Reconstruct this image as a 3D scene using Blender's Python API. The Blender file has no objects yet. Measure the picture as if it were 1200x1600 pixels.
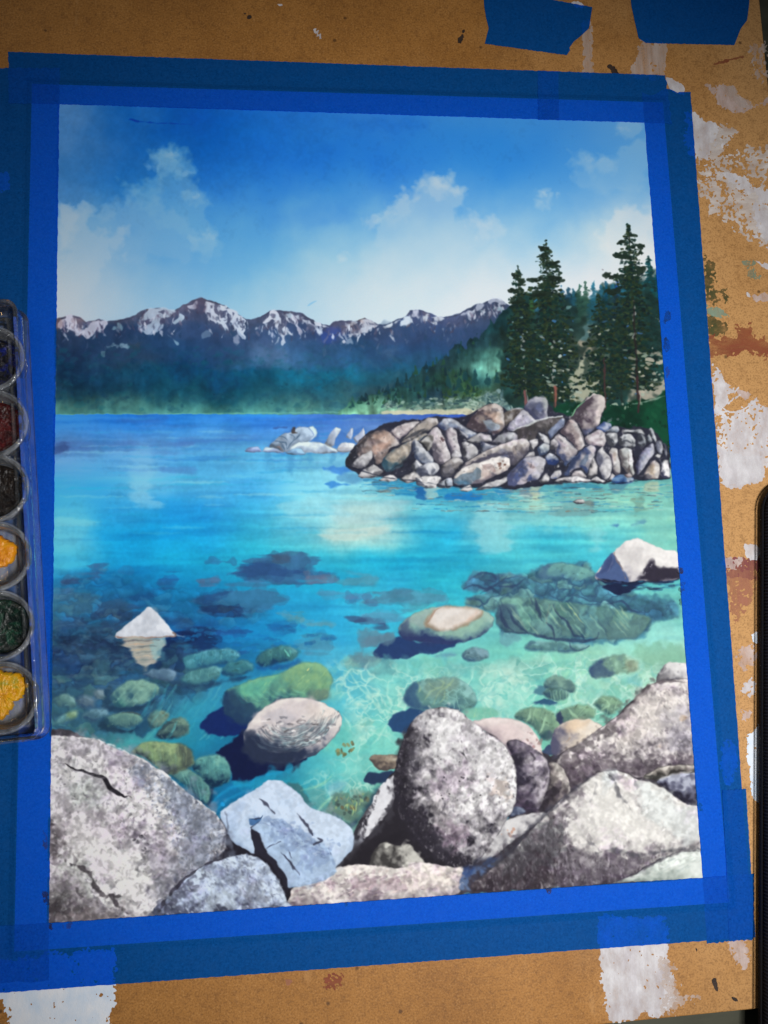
import bpy, bmesh, math, random
import numpy as np
from mathutils import Vector, Matrix

random.seed(3)
scene = bpy.context.scene
COL = scene.collection

# ---------------------------------------------------------------- camera
cam_data = bpy.data.cameras.new('camera')
cam = bpy.data.objects.new('camera', cam_data)
COL.objects.link(cam)
CAM_LOC = Vector((-0.0375417, -0.0562500, 0.3357181))
CAM_R = Matrix(((0.9927175, 0.0193445, -0.1189022), (-0.0353781, 0.9903150, -0.1342558), (0.1151535, 0.1374846, 0.9837874)))
cam.matrix_world = Matrix.Translation(CAM_LOC) @ CAM_R.to_4x4()
cam_data.sensor_fit = 'VERTICAL'
cam_data.sensor_height = 36.0
FPX = 1453.0
cam_data.lens = FPX / 1600 * 36.0
cam_data.clip_start = 0.01
cam_data.clip_end = 20
scene.camera = cam

# ---------------------------------------------------------------- light
world = bpy.data.worlds.new('World')
scene.world = world
world.use_nodes = True
bg = world.node_tree.nodes['Background']
bg.inputs[0].default_value = (0.62, 0.72, 0.9, 1)
bg.inputs[1].default_value = 0.06

def area(name, loc, target, size, power, color):
    l = bpy.data.lights.new(name, 'AREA')
    l.shape = 'DISK'; l.size = size; l.energy = power; l.color = color
    o = bpy.data.objects.new(name, l); COL.objects.link(o)
    o.location = loc
    o.rotation_euler = (Vector(target) - Vector(loc)).to_track_quat('-Z', 'Y').to_euler()
    return o
def spot(name, loc, target, power, color, cone, blend, radius):
    l = bpy.data.lights.new(name, 'SPOT')
    l.energy = power; l.color = color; l.spot_size = math.radians(cone); l.spot_blend = blend; l.shadow_soft_size = radius
    o = bpy.data.objects.new(name, l); COL.objects.link(o)
    o.location = loc
    o.rotation_euler = (Vector(target) - Vector(loc)).to_track_quat('-Z', 'Y').to_euler()
    return o
spot('key_spot', (0.15, -0.165, 0.58), (0.052, -0.046, 0), 16.4, (1.0, 0.99, 0.975), 55, 1.0, 0.045)  # unseen key spot; its soft cone edge imitates shade at the top-left corner
area('room_lamp', (-0.245, 0.085, 0.40), (-0.14, 0.0, 0), 0.018, 0.05, (1.0, 0.62, 0.25))
area('window_light', (-0.33, 0.30, 0.42), (-0.14, 0.02, 0), 0.05, 0.13, (0.80, 0.90, 1.0))

vs = scene.view_settings
vs.view_transform = 'Standard'; vs.look = 'None'; vs.exposure = 0; vs.gamma = 1
vs.use_curve_mapping = False
scene.cycles.max_bounces = 16
scene.cycles.transparent_max_bounces = 24
scene.cycles.caustics_reflective = False
scene.cycles.caustics_refractive = False

# ---------------------------------------------------------------- helpers
def at(px, py, z=0.0):
    """the point at height z seen at a spot of the 1200 x 1600 frame"""
    d = CAM_R @ Vector(((px - 600) / FPX, -(py - 800) / FPX, -1))
    return CAM_LOC + d * ((z - CAM_LOC.z) / d.z)
def project(X, Y, Z=0.0):
    R = np.array(CAM_R); q = np.stack([X - CAM_LOC.x, Y - CAM_LOC.y, np.zeros_like(X) + Z - CAM_LOC.z], -1) @ R
    return 600 + FPX * q[..., 0] / -q[..., 2], 800 - FPX * q[..., 1] / -q[..., 2]

def tag(o, label=None, cat=None, group=None, kind=None):
    if label: o['label'] = label
    if cat: o['category'] = cat
    if group: o['group'] = group
    if kind: o['kind'] = kind
    return o
def mesh_obj(name, verts, faces, mat, parent=None, smooth=False, uv=None):
    me = bpy.data.meshes.new(name)
    me.from_pydata([tuple(v) for v in verts], [], faces)
    if uv is not None:
        l = me.uv_layers.new(name='UVMap')
        for lp in me.loops: l.data[lp.index].uv = uv[lp.vertex_index]
    if smooth: me.polygons.foreach_set('use_smooth', [True] * len(me.polygons))
    me.materials.append(mat); me.update()
    o = bpy.data.objects.new(name, me); COL.objects.link(o)
    if parent: o.parent = parent
    return o
def lin(c):
    c = np.asarray(c, float) / 255.
    return tuple(np.where(c <= .04045, c / 12.92, ((c + .055) / 1.055) ** 2.4)) + (1.,)

class Mat:
    def __init__(s, name, rough=.6, spec=.3):
        s.m = bpy.data.materials.new(name); s.m.use_nodes = True
        s.t = s.m.node_tree; s.n = s.t.nodes; s.p = s.n['Principled BSDF']; s.out = s.n['Material Output']
        s.p.inputs['Roughness'].default_value = rough; s.p.inputs['Specular IOR Level'].default_value = spec
        s.tc = s.n.new('ShaderNodeTexCoord')
    def node(s, kind, **k):
        n = s.n.new(kind)
        for a, v in k.items():
            if a in n.inputs.keys(): n.inputs[a].default_value = v
            else: setattr(n, a, v)
        return n
    def link(s, a, b): s.t.links.new(a, b)
    def noise(s, scale, detail=4, rough=.55, vec=None, stretch=None, dist=0):
        n = s.node('ShaderNodeTexNoise', Scale=scale, Detail=detail, Roughness=rough, Distortion=dist)
        v = vec or s.tc.outputs['Object']
        if stretch:
            mp = s.node('ShaderNodeMapping'); mp.inputs['Scale'].default_value = stretch
            s.link(v, mp.inputs[0]); v = mp.outputs[0]
        s.link(v, n.inputs['Vector']); return n.outputs['Fac']
    def ramp(s, fac, stops):
        r = s.node('ShaderNodeValToRGB'); e = r.color_ramp.elements
        while len(e) < len(stops): e.new(.5)
        for q, (p_, c_) in zip(e, stops): q.position = p_; q.color = c_ if len(c_) == 4 else tuple(c_) + (1,)
        s.link(fac, r.inputs[0]); return r.outputs[0]
    def mix(s, fac, a, b, mode='MIX'):
        m = s.node('ShaderNodeMix', data_type='RGBA', blend_type=mode)
        for sock, v in ((m.inputs[0], fac), (m.inputs[6], a), (m.inputs[7], b)):
            if hasattr(v, 'is_linked') or hasattr(v, 'links'): s.link(v, sock)
            else: sock.default_value = v
        return m.outputs[2]
    def bump(s, h, strength, dist):
        b = s.node('ShaderNodeBump', Strength=strength, Distance=dist); s.link(h, b.inputs['Height']); return b.outputs['Normal']
# ----------------------------------------------------------------------------
# THE PRINT ON THE SHEET: a watercolour, laid down wash by wash with numpy.
# Canvas units are the same ones the outlines below are given in.
# ----------------------------------------------------------------------------
CX0, CY0, CW, CH = 56, 140, 1064, 1324
rng = np.random.RandomState(7)

def lerp_resize(a, h, w):
    H0, W0 = a.shape[:2]
    y = np.linspace(0, H0 - 1, h); x = np.linspace(0, W0 - 1, w)
    y0 = np.minimum(y.astype(int), H0 - 2); x0 = np.minimum(x.astype(int), W0 - 2)
    fy = (y - y0).astype(np.float32); fx = (x - x0).astype(np.float32)
    if a.ndim == 3:
        fy = fy[:, None, None]; fx = fx[None, :, None]
    else:
        fy = fy[:, None]; fx = fx[None, :]
    t = a[y0] * (1 - fy) + a[y0 + 1] * fy
    return t[:, x0] * (1 - fx) + t[:, x0 + 1] * fx

def box1(a, r, ax):
    if r < 1: return a
    p = [(0, 0)] * a.ndim; p[ax] = (r + 1, r)
    c = np.cumsum(np.pad(a, p, mode='edge'), axis=ax, dtype=np.float64)
    n = a.shape[ax]
    sl1 = [slice(None)] * a.ndim; sl2 = [slice(None)] * a.ndim
    sl1[ax] = slice(2 * r + 1, 2 * r + 1 + n); sl2[ax] = slice(0, n)
    return ((c[tuple(sl1)] - c[tuple(sl2)]) / (2 * r + 1)).astype(np.float32)

def blur(a, rx, ry=None):
    rx = int(round(rx)); ry = rx if ry is None else int(round(ry))
    for _ in range(2):
        a = box1(box1(a, rx, 1), ry, 0)
    return a

NT = 1500
def vnoise(cx, cy, seed):
    r = np.random.RandomState(seed)
    g = r.rand(int(NT / cy) + 3, int(NT / cx) + 3).astype(np.float32)
    n = lerp_resize(g, NT, NT)
    return blur(n, cx * .3, cy * .3)
def fbm(cx, cy, seed, octs=4, gain=.55):
    s = 0; a = 1.
    for o in range(octs):
        if min(cx, cy) / 2 ** o < 1.2: break
        n = vnoise(cx / 2 ** o, cy / 2 ** o, seed + o)
        s = s + a * (n - n.mean()) / (n.std() + 1e-6); a *= gain
    return (s / s.std() * .5).astype(np.float32)
NZ = {'big': fbm(90, 90, 11), 'med': fbm(34, 34, 21), 'sml': fbm(13, 13, 31, 3), 'fin': fbm(5.5, 5.5, 41, 2),
      'pix': fbm(2.4, 2.4, 51, 1), 'str': fbm(120, 7, 61, 3), 'wav': fbm(46, 5, 71, 2), 'vst': fbm(6, 40, 81, 3),
      'dia': None}
def nz(k, h, w, ox=None, oy=None):
    n = NZ[k]
    if ox is None: ox, oy = rng.randint(0, NT - w), rng.randint(0, NT - h)
    return n[oy:oy + h, ox:ox + w]

C = np.ones((CH, CW, 3), np.float32)
def col(c): return np.array(c, np.float32) / 255.

ZV = {'P': (0, 0, 1), 'a': (80, 440, .25), 'b': (340, 440, .25), 'c': (600, 440, .2), 'd': (780, 340, .225), 'e': (780, 500, .225),
      6: (520, 600, .225), 7: (700, 600, .15833), 8: (860, 600, .16667), 9: (370, 640, .2), 10: (280, 820, .25), 11: (540, 840, .25),
      12: (700, 760, .30833), 13: (80, 830, .25), 14: (780, 980, .25), 15: (80, 980, .21667), 16: (260, 980, .25), 17: (70, 1130, .25),
      18: (230, 1140, .25), 19: (70, 1260, .25), 20: (330, 1220, .25), 21: (520, 1160, .25), 22: (760, 1140, .29167), 23: (520, 980, .25)}
def pts(z, s):
    a = np.array([float(v) for v in s.replace(',', ' ').split()]).reshape(-1, 2)
    x0, y0, k = ZV[z]
    return a * k + (x0 - CX0, y0 - CY0)
TENSION = .35
def spline(p, closed=True, n=4):
    m = len(p); out = []
    for i in range(m if closed else m - 1):
        if closed:
            a, b, c_, d = p[i - 1], p[i], p[(i + 1) % m], p[(i + 2) % m]
        else:
            a, b, c_, d = p[max(i - 1, 0)], p[i], p[i + 1], p[min(i + 2, m - 1)]
        for t in np.arange(n) / n:
            k = .5 * (2 * b + (c_ - a) * t + (2 * a - 5 * b + 4 * c_ - d) * t * t + (3 * b - a - 3 * c_ + d) * t ** 3)
            out.append(k * (1 - TENSION) + (b * (1 - t) + c_ * t) * TENSION)
    if not closed: out.append(p[-1])
    return np.array(out)
def window(p, pad):
    x0 = max(0, int(p[:, 0].min() - pad)); x1 = min(CW, int(p[:, 0].max() + pad) + 1)
    y0 = max(0, int(p[:, 1].min() - pad)); y1 = min(CH, int(p[:, 1].max() + pad) + 1)
    return x0, y0, x1, y1
def sdf(p, x0, y0, x1, y1):
    X = np.arange(x0, x1, dtype=np.float32)[None, :]; Y = np.arange(y0, y1, dtype=np.float32)[:, None]
    d = np.full((y1 - y0, x1 - x0), 1e9, np.float32); ins = np.zeros(d.shape, bool)
    q = np.roll(p, -1, 0)
    for (ax, ay), (bx, by) in zip(p, q):
        ex, ey = bx - ax, by - ay
        L = ex * ex + ey * ey
        if L < 1e-6: continue
        dx = X - ax; dy = Y - ay
        t = np.clip((dx * ex + dy * ey) / L, 0, 1)
        u = dx - t * ex; v = dy - t * ey
        np.minimum(d, u * u + v * v, out=d)
        if ey != 0:
            c_ = (Y >= min(ay, by)) & (Y < max(ay, by))
            ins ^= c_ & (X < ax + (Y - ay) * (ex / ey))
    d = np.sqrt(d)
    return np.where(ins, d, -d)

def put(box, a, c_):
    x0, y0, x1, y1 = box
    v = C[y0:y1, x0:x1]
    v += a[..., None] * (c_ - v)
def glaze(box, a, c_):
    x0, y0, x1, y1 = box
    v = C[y0:y1, x0:x1]
    v *= 1 + a[..., None] * (c_ - 1)

def wash(z, s, c_, al=1., soft=1., jit=1.5, jk='sml', sharp=False, tex=0., tk='sml', mul=False, c2=None, gdir=(0, 1)):
    """one flat wash: a filled outline with soft, uneven edges; c2 grades it along gdir"""
    p = pts(z, s) if isinstance(s, str) else s
    if not sharp: p = spline(p)
    b = window(p, soft * 2 + jit * 2 + 3)
    if b[2] - b[0] < 2 or b[3] - b[1] < 2: return
    d = sdf(p, *b); h, w = d.shape
    d = d + nz(jk, h, w) * jit * 2
    a = np.clip(d / max(soft, .7) * .5 + .5, 0, 1); a = a * a * (3 - 2 * a) * al
    cc = col(c_)[None, None]
    if c2 is not None:
        X = np.linspace(0, 1, w)[None, :]; Y = np.linspace(0, 1, h)[:, None]
        g = (X * gdir[0] + Y * gdir[1]); g = (g - g.min()) / (np.ptp(g) + 1e-6)
        g = np.clip(g + nz('med', h, w) * .15, 0, 1)[..., None]
        cc = cc * (1 - g) + col(c2) * g
    if tex: cc = cc * (1 + nz(tk, h, w)[..., None] * tex)
    (glaze if mul else put)(b, a.astype(np.float32), cc.astype(np.float32))

def stroke(z, s, wd, c_, al=1., soft=.8, taper=True, jit=.3, curve=True):
    """a brush line of changing width"""
    p = pts(z, s) if isinstance(s, str) else np.asarray(s, float)
    if curve and len(p) > 2: p = spline(p, False, 4)
    ws = wd if isinstance(wd, (list, tuple)) else [wd]
    ws = np.interp(np.linspace(0, 1, len(p)), np.linspace(0, 1, len(ws)), ws) if len(ws) > 1 else np.full(len(p), ws[0], float)
    if taper: ws = ws * np.interp(np.linspace(0, 1, len(p)), [0, .15, .8, 1], [.4, 1, 1, .3])
    b = window(p, max(ws) + soft * 2 + 2)
    x0, y0, x1, y1 = b
    if x1 - x0 < 2 or y1 - y0 < 2: return
    X = np.arange(x0, x1, dtype=np.float32)[None, :]; Y = np.arange(y0, y1, dtype=np.float32)[:, None]
    m = np.full((y1 - y0, x1 - x0), -1e9, np.float32)
    for i in range(len(p) - 1):
        ax, ay = p[i]; ex, ey = p[i + 1] - p[i]; L = ex * ex + ey * ey + 1e-9
        t = np.clip(((X - ax) * ex + (Y - ay) * ey) / L, 0, 1)
        d = np.sqrt((X - ax - t * ex) ** 2 + (Y - ay - t * ey) ** 2)
        np.maximum(m, (ws[i] * (1 - t) + ws[i + 1] * t) * .5 - d, out=m)
    if jit: m = m + nz('fin', *m.shape) * jit * 2
    a = np.clip(m / soft * .5 + .5, 0, 1) * al
    put(b, a, col(c_))

def dab(x, y, rx, ry, ang, c_, al):
    r = max(rx, ry) + 1.5
    x0 = max(0, int(x - r)); x1 = min(CW, int(x + r) + 2); y0 = max(0, int(y - r)); y1 = min(CH, int(y + r) + 2)
    if x1 <= x0 or y1 <= y0: return
    X = np.arange(x0, x1)[None, :] - x; Y = np.arange(y0, y1)[:, None] - y
    c, s = math.cos(ang), math.sin(ang)
    q = 1 - np.sqrt(((X * c + Y * s) / rx) ** 2 + ((-X * s + Y * c) / ry) ** 2)
    a = np.clip(q * min(rx, ry) + .4 + nz('pix', y1 - y0, x1 - x0) * 1.1 + nz('fin', y1 - y0, x1 - x0) * .7, 0, 1) * al
    v = C[y0:y1, x0:x1]; v += a[..., None] * (c_ - v)

def dabs(z, s, n, r, cols, al=(.4, .9), asp=(1., 2.), ang=(0, 3.14), soft=0):
    """n small touches of the brush inside an outline"""
    p = pts(z, s) if isinstance(s, str) else s
    p = spline(p); b = window(p, 1)
    if b[2] - b[0] < 2 or b[3] - b[1] < 2: return
    d = sdf(p, *b); k = 0
    for _ in range(n * 6):
        if k >= n: break
        x = rng.uniform(b[0], b[2] - 1); y = rng.uniform(b[1], b[3] - 1)
        if d[int(y) - b[1], int(x) - b[0]] < 0: continue
        rr = rng.uniform(*r); q = rng.uniform(*asp)
        dab(x, y, rr * q, rr, rng.uniform(*ang), col(cols[rng.randint(len(cols))]) * rng.uniform(.92, 1.08), rng.uniform(*al))
        k += 1

def ramp(t, cs, ts):
    t = t[..., None]; out = np.broadcast_to(cs[0], t.shape[:-1] + (3,)).astype(np.float32)
    for i in range(1, len(cs)):
        f = np.clip((t - ts[i - 1]) / (ts[i] - ts[i - 1]), 0, 1)
        out = out + f * (cs[i] - cs[i - 1])
    return out

def rock(z, s, base, dark=None, lite=None, L=(.62, -.62, .48), jit=.5, round_=1., mott=.18, spec=0., outl=.55, tint=None, con=1., bias=0.,
         al=1., edge=None, sharp=False, mk='sml', soft=.9, dsp=None, lsp=0.):
    """a painted stone: form from its outline, mottling, flecks and a dark contour"""
    p = pts(z, s)
    if not sharp: p = spline(p)
    b = window(p, 4); 
    if b[2] - b[0] < 3 or b[3] - b[1] < 3: return
    d = sdf(p, *b); h, w = d.shape
    dj = d + nz('sml', h, w) * jit + nz('fin', h, w) * jit * .8
    a = np.clip(dj / soft * .5 + .5, 0, 1) * al
    dm = max(3., d.max())
    hh = 0
    for R, k in ((max(3., dm * round_), .55), (max(2.5, min(dm * .45, 9.)), .45)):
        q = np.sqrt(np.clip(1 - (1 - np.clip(d / R, 0, 1)) ** 2, 0, 1)) * R
        q = blur(q, max(1, R * .18))
        gy, gx = np.gradient(q)
        hh = hh + k * (-gx * L[0] - gy * L[1] + L[2]) / np.sqrt(gx * gx + gy * gy + 1)
    X = np.arange(w)[None, :] / w - .5; Y = np.arange(h)[:, None] / h - .5
    t = .5 + (hh - .38) * .5 * con + (X * L[0] + Y * L[1]) * .34 * con + bias
    t = t + nz('med', h, w) * mott * .8 + nz(mk, h, w) * mott * 1.1 + nz('fin', h, w) * mott * .9 + nz('pix', h, w) * mott * .3
    base = col(base)
    dk = col(dark) if dark is not None else base * .34 + np.array([.0, .005, .03], np.float32)
    lt = col(lite) if lite is not None else np.minimum(base * 1.12 + .13, .96)
    cc = ramp(np.clip(t, 0, 1), [dk, base * .72 + dk * .28, base, lt], [.08, .36, .58, .86])
    if tint is not None:
        q = np.clip(nz('med', h, w) * 1.2 - .1, 0, 1)[..., None] * .6
        cc = cc * (1 - q) + cc * col(tint) * 1.35 * q
    if spec:
        q = np.clip((nz('fin', h, w) + nz('sml', h, w) * .6 - .55) * 3, 0, 1) * spec
        q = q * np.clip(1.2 - np.abs(t - .55) * 1.2, .2, 1)
        ds = col(dsp) if dsp is not None else dk * 1.25
        cc = cc + q[..., None] * (ds - cc)
    if lsp:
        q = np.clip((nz('fin', h, w) + nz('sml', h, w) * .7 - .6) * 3, 0, 1) * lsp
        cc = cc + q[..., None] * (lt - cc)
    e = np.exp(-(np.clip(d, 0, None) / 1.3) ** 2) * outl * np.clip(.75 + nz('sml', h, w), .15, 1.)
    cc = cc + e[..., None] * (dk * .8 - cc)
    put(b, a.astype(np.float32), np.clip(cc, 0, 1).astype(np.float32))

def field(box, P_, sx, sy, warp=0., wk='med', wsy=1.):
    """a wet-in-wet ground: colours that run into each other between given points"""
    x0, y0, x1, y1 = [box[0] - CX0, box[1] - CY0, box[2] - CX0, box[3] - CY0]
    x0, y0 = max(x0, 0), max(y0, 0); x1, y1 = min(x1, CW), min(y1, CH)
    h, w = (y1 - y0) // 3 + 1, (x1 - x0) // 3 + 1
    X, Y = np.meshgrid(np.linspace(x0, x1, w), np.linspace(y0, y1, h))
    if warp:
        X = X + lerp_resize(nz(wk, y1 - y0, x1 - x0), h, w) * warp * 2
        Y = Y + lerp_resize(nz(wk, y1 - y0, x1 - x0), h, w) * warp * 2 * wsy
    num = np.zeros((h, w, 3)); den = np.zeros((h, w, 1)) + 1e-12
    for px, py, r, g, b_ in P_:
        k = np.exp(-.5 * (((X - px + CX0) / sx) ** 2 + ((Y - py + CY0) / sy) ** 2))[..., None] + 1e-9
        num += k * np.array([r, g, b_]); den += k
    f = lerp_resize((num / den / 255).astype(np.float32), y1 - y0, x1 - x0)
    C[y0:y1, x0:x1] = f

def grid(rows):
    out = []
    for y, s in rows:
        v = [float(q) for q in s.replace(',', ' ').split()]
        for i in range(0, len(v), 4): out.append((v[i], y, v[i + 1], v[i + 2], v[i + 3]))
    return out

def paint_sky():
    field((CX0, CY0, CX0 + CW, 640), grid([
        (165, '95 92 128 170 200 52 108 172 300 30 92 170 450 28 94 182 600 48 112 190 720 62 128 194 850 56 128 194 940 76 142 204 1000 100 160 208'),
        (200, '100 82 124 170 200 40 102 170 300 14 84 172 450 14 88 182 600 28 104 192 720 40 118 196 850 46 122 196 930 66 138 204 1000 92 156 208'),
        (250, '100 78 121 168 190 44 106 174 270 44 108 176 350 14 88 180 450 14 92 192 560 20 98 196 640 30 112 200 740 34 118 202 830 38 122 204 910 62 140 208 1000 82 152 210'),
        (300, '100 74 122 172 180 48 112 178 240 56 122 184 350 24 100 190 450 36 114 198 550 34 116 200 640 66 142 212 700 78 150 214 770 52 138 212 860 66 146 214 930 78 154 216 1000 96 162 214'),
        (350, '100 104 144 176 180 84 136 176 280 76 140 186 330 76 142 190 400 62 138 202 500 92 160 214 600 116 180 222 700 140 194 226 780 124 184 224 860 102 172 222 950 150 196 222 1005 190 212 228'),
        (400, '100 158 180 194 180 116 158 188 300 96 156 200 400 92 164 214 520 150 200 226 650 182 214 230 750 196 220 232 860 166 206 230 1000 212 224 233'),
        (450, '100 186 196 204 150 170 190 204 250 132 184 218 400 136 194 226 500 184 215 233 600 218 229 235 750 226 233 238 900 224 229 235 1010 224 229 235'),
        (495, '100 198 203 208 200 168 202 222 400 170 208 228 480 203 222 234 560 224 231 235 750 230 235 239 900 227 231 235')]), 48, 30, 5)
    n = nz('med', 500, CW)
    C[:500] *= (1 + n[..., None] * .008)
    # clouds: soft lifts with ragged tops
    cl = [('86 330 150 320 210 300 262 318 300 330 330 362 300 400 180 420 86 430', (150, 182, 204), .45),
          ('228 243 268 233 300 258 303 292 325 318 346 378 322 398 290 385 262 352 235 335 205 312 200 295 236 268', (128, 172, 196), .62),
          ('246 245 272 236 296 258 290 272 268 264 248 268', (165, 196, 208), .6),
          ('205 298 240 278 262 300 235 318 210 318', (140, 180, 200), .4),
          ('285 300 316 305 325 322 305 322', (150, 188, 206), .5),
          ('305 362 330 358 346 378 325 392 300 385', (165, 200, 218), .6),
          ('86 318 112 316 140 330 150 350 190 345 200 380 140 470 86 480', (188, 200, 208), .6),
          ('88 322 112 320 124 350 110 380 88 400', (202, 208, 212), .5),
          ('150 336 178 322 190 340 160 352', (150, 180, 200), .5),
          ('586 345 606 318 650 282 690 272 716 286 731 305 712 328 745 338 776 360 772 384 700 420 600 410', (192, 218, 234), .62),
          ('640 296 662 278 692 272 716 288 728 304 700 312 672 304 650 312', (222, 234, 240), .62),
          ('660 290 690 280 705 296 680 300', (236, 242, 245), .5),
          ('728 348 748 338 774 360 768 376 742 366', (218, 232, 240), .55),
          ('604 330 625 312 640 330 620 352 604 352', (205, 226, 238), .4),
          ('834 292 852 288 866 290 878 304 856 320 842 312', (178, 208, 226), .8),
          ('888 246 925 234 960 238 1000 226 1006 300 955 300 905 288 892 262', (142, 186, 216), .6),
          ('900 250 940 244 955 262 920 275', (168, 202, 224), .5),
          ('962 192 985 190 1000 200 985 212 965 210', (150, 190, 218), .75),
          ('955 320 1012 318 1016 420 950 410 940 360', (218, 226, 233), .6),
          ('525 400 540 400 540 412 526 412', (205, 226, 238), .7),
          ('580 342 592 340 592 350 580 350', (205, 226, 238), .7)]
    for s, c_, al in cl:
        p = spline(pts('P', s)); b = window(p, 22); d = sdf(p, *b); h, w = d.shape
        f = nz('med', h, w) * 13 + nz('sml', h, w) * 9 + nz('fin', h, w) * 3
        a = np.clip((d + f) / 13 + .2, 0, 1) * np.linspace(1.15, .4, h)[:, None]
        put(b, (np.clip(a, 0, 1) * al * .72).astype(np.float32), col(c_))
    # bright crumbs along the tops of the clouds
    for x, y, n_, sp in ((268, 240, 16, 10), (240, 258, 12, 12), (290, 268, 10, 10), (310, 304, 8, 8), (330, 365, 12, 10), (655, 284, 12, 12), (690, 276, 18, 14), (718, 292, 14, 12), (632, 306, 10, 10), (610, 330, 10, 12), (750, 345, 14, 14), (850, 296, 16, 12), (870, 302, 8, 8), (110, 322, 14, 14), (140, 336, 10, 12), (930, 246, 12, 20), (975, 198, 8, 10), (535, 404, 5, 4), (586, 345, 4, 4)):
        base_ = C[min(CH - 1, y - CY0 + 4), x - CX0].copy()
        for _ in range(n_):
            ex, ey = rng.normal(0, sp * .6), abs(rng.normal(0, sp * .35))
            dab(x - CX0 + ex, y - CY0 + ey, rng.uniform(2, 6), rng.uniform(1.6, 4), rng.uniform(-.5, .5), np.minimum(base_ * .55 + .45 * np.array([.9, .95, .98]), .95), rng.uniform(.06, .2))
    for s in ('430 330 560 325 580 345 430 350', '440 285 520 275 600 300 480 305'):
        wash('P', s, (40, 112, 195), .25, soft=14, jit=8, jk='med')
    stroke('P', '203 187 214 189 240 192 300 194', [2.6, 1.2, .8, .4], (5, 55, 150), .8)
    stroke('P', '481 477 490 472 496 470', [2, 3, 1], (120, 180, 220), .7)
    dab(942 - CX0, 421 - CY0, 1.6, 1.3, 0, col((120, 120, 130)), .7)
    # blue run along the top tape
    wash('P', '300 178 420 180 640 186 660 205 480 200 320 198', (18, 88, 180), .35, soft=9, jit=3)

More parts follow.
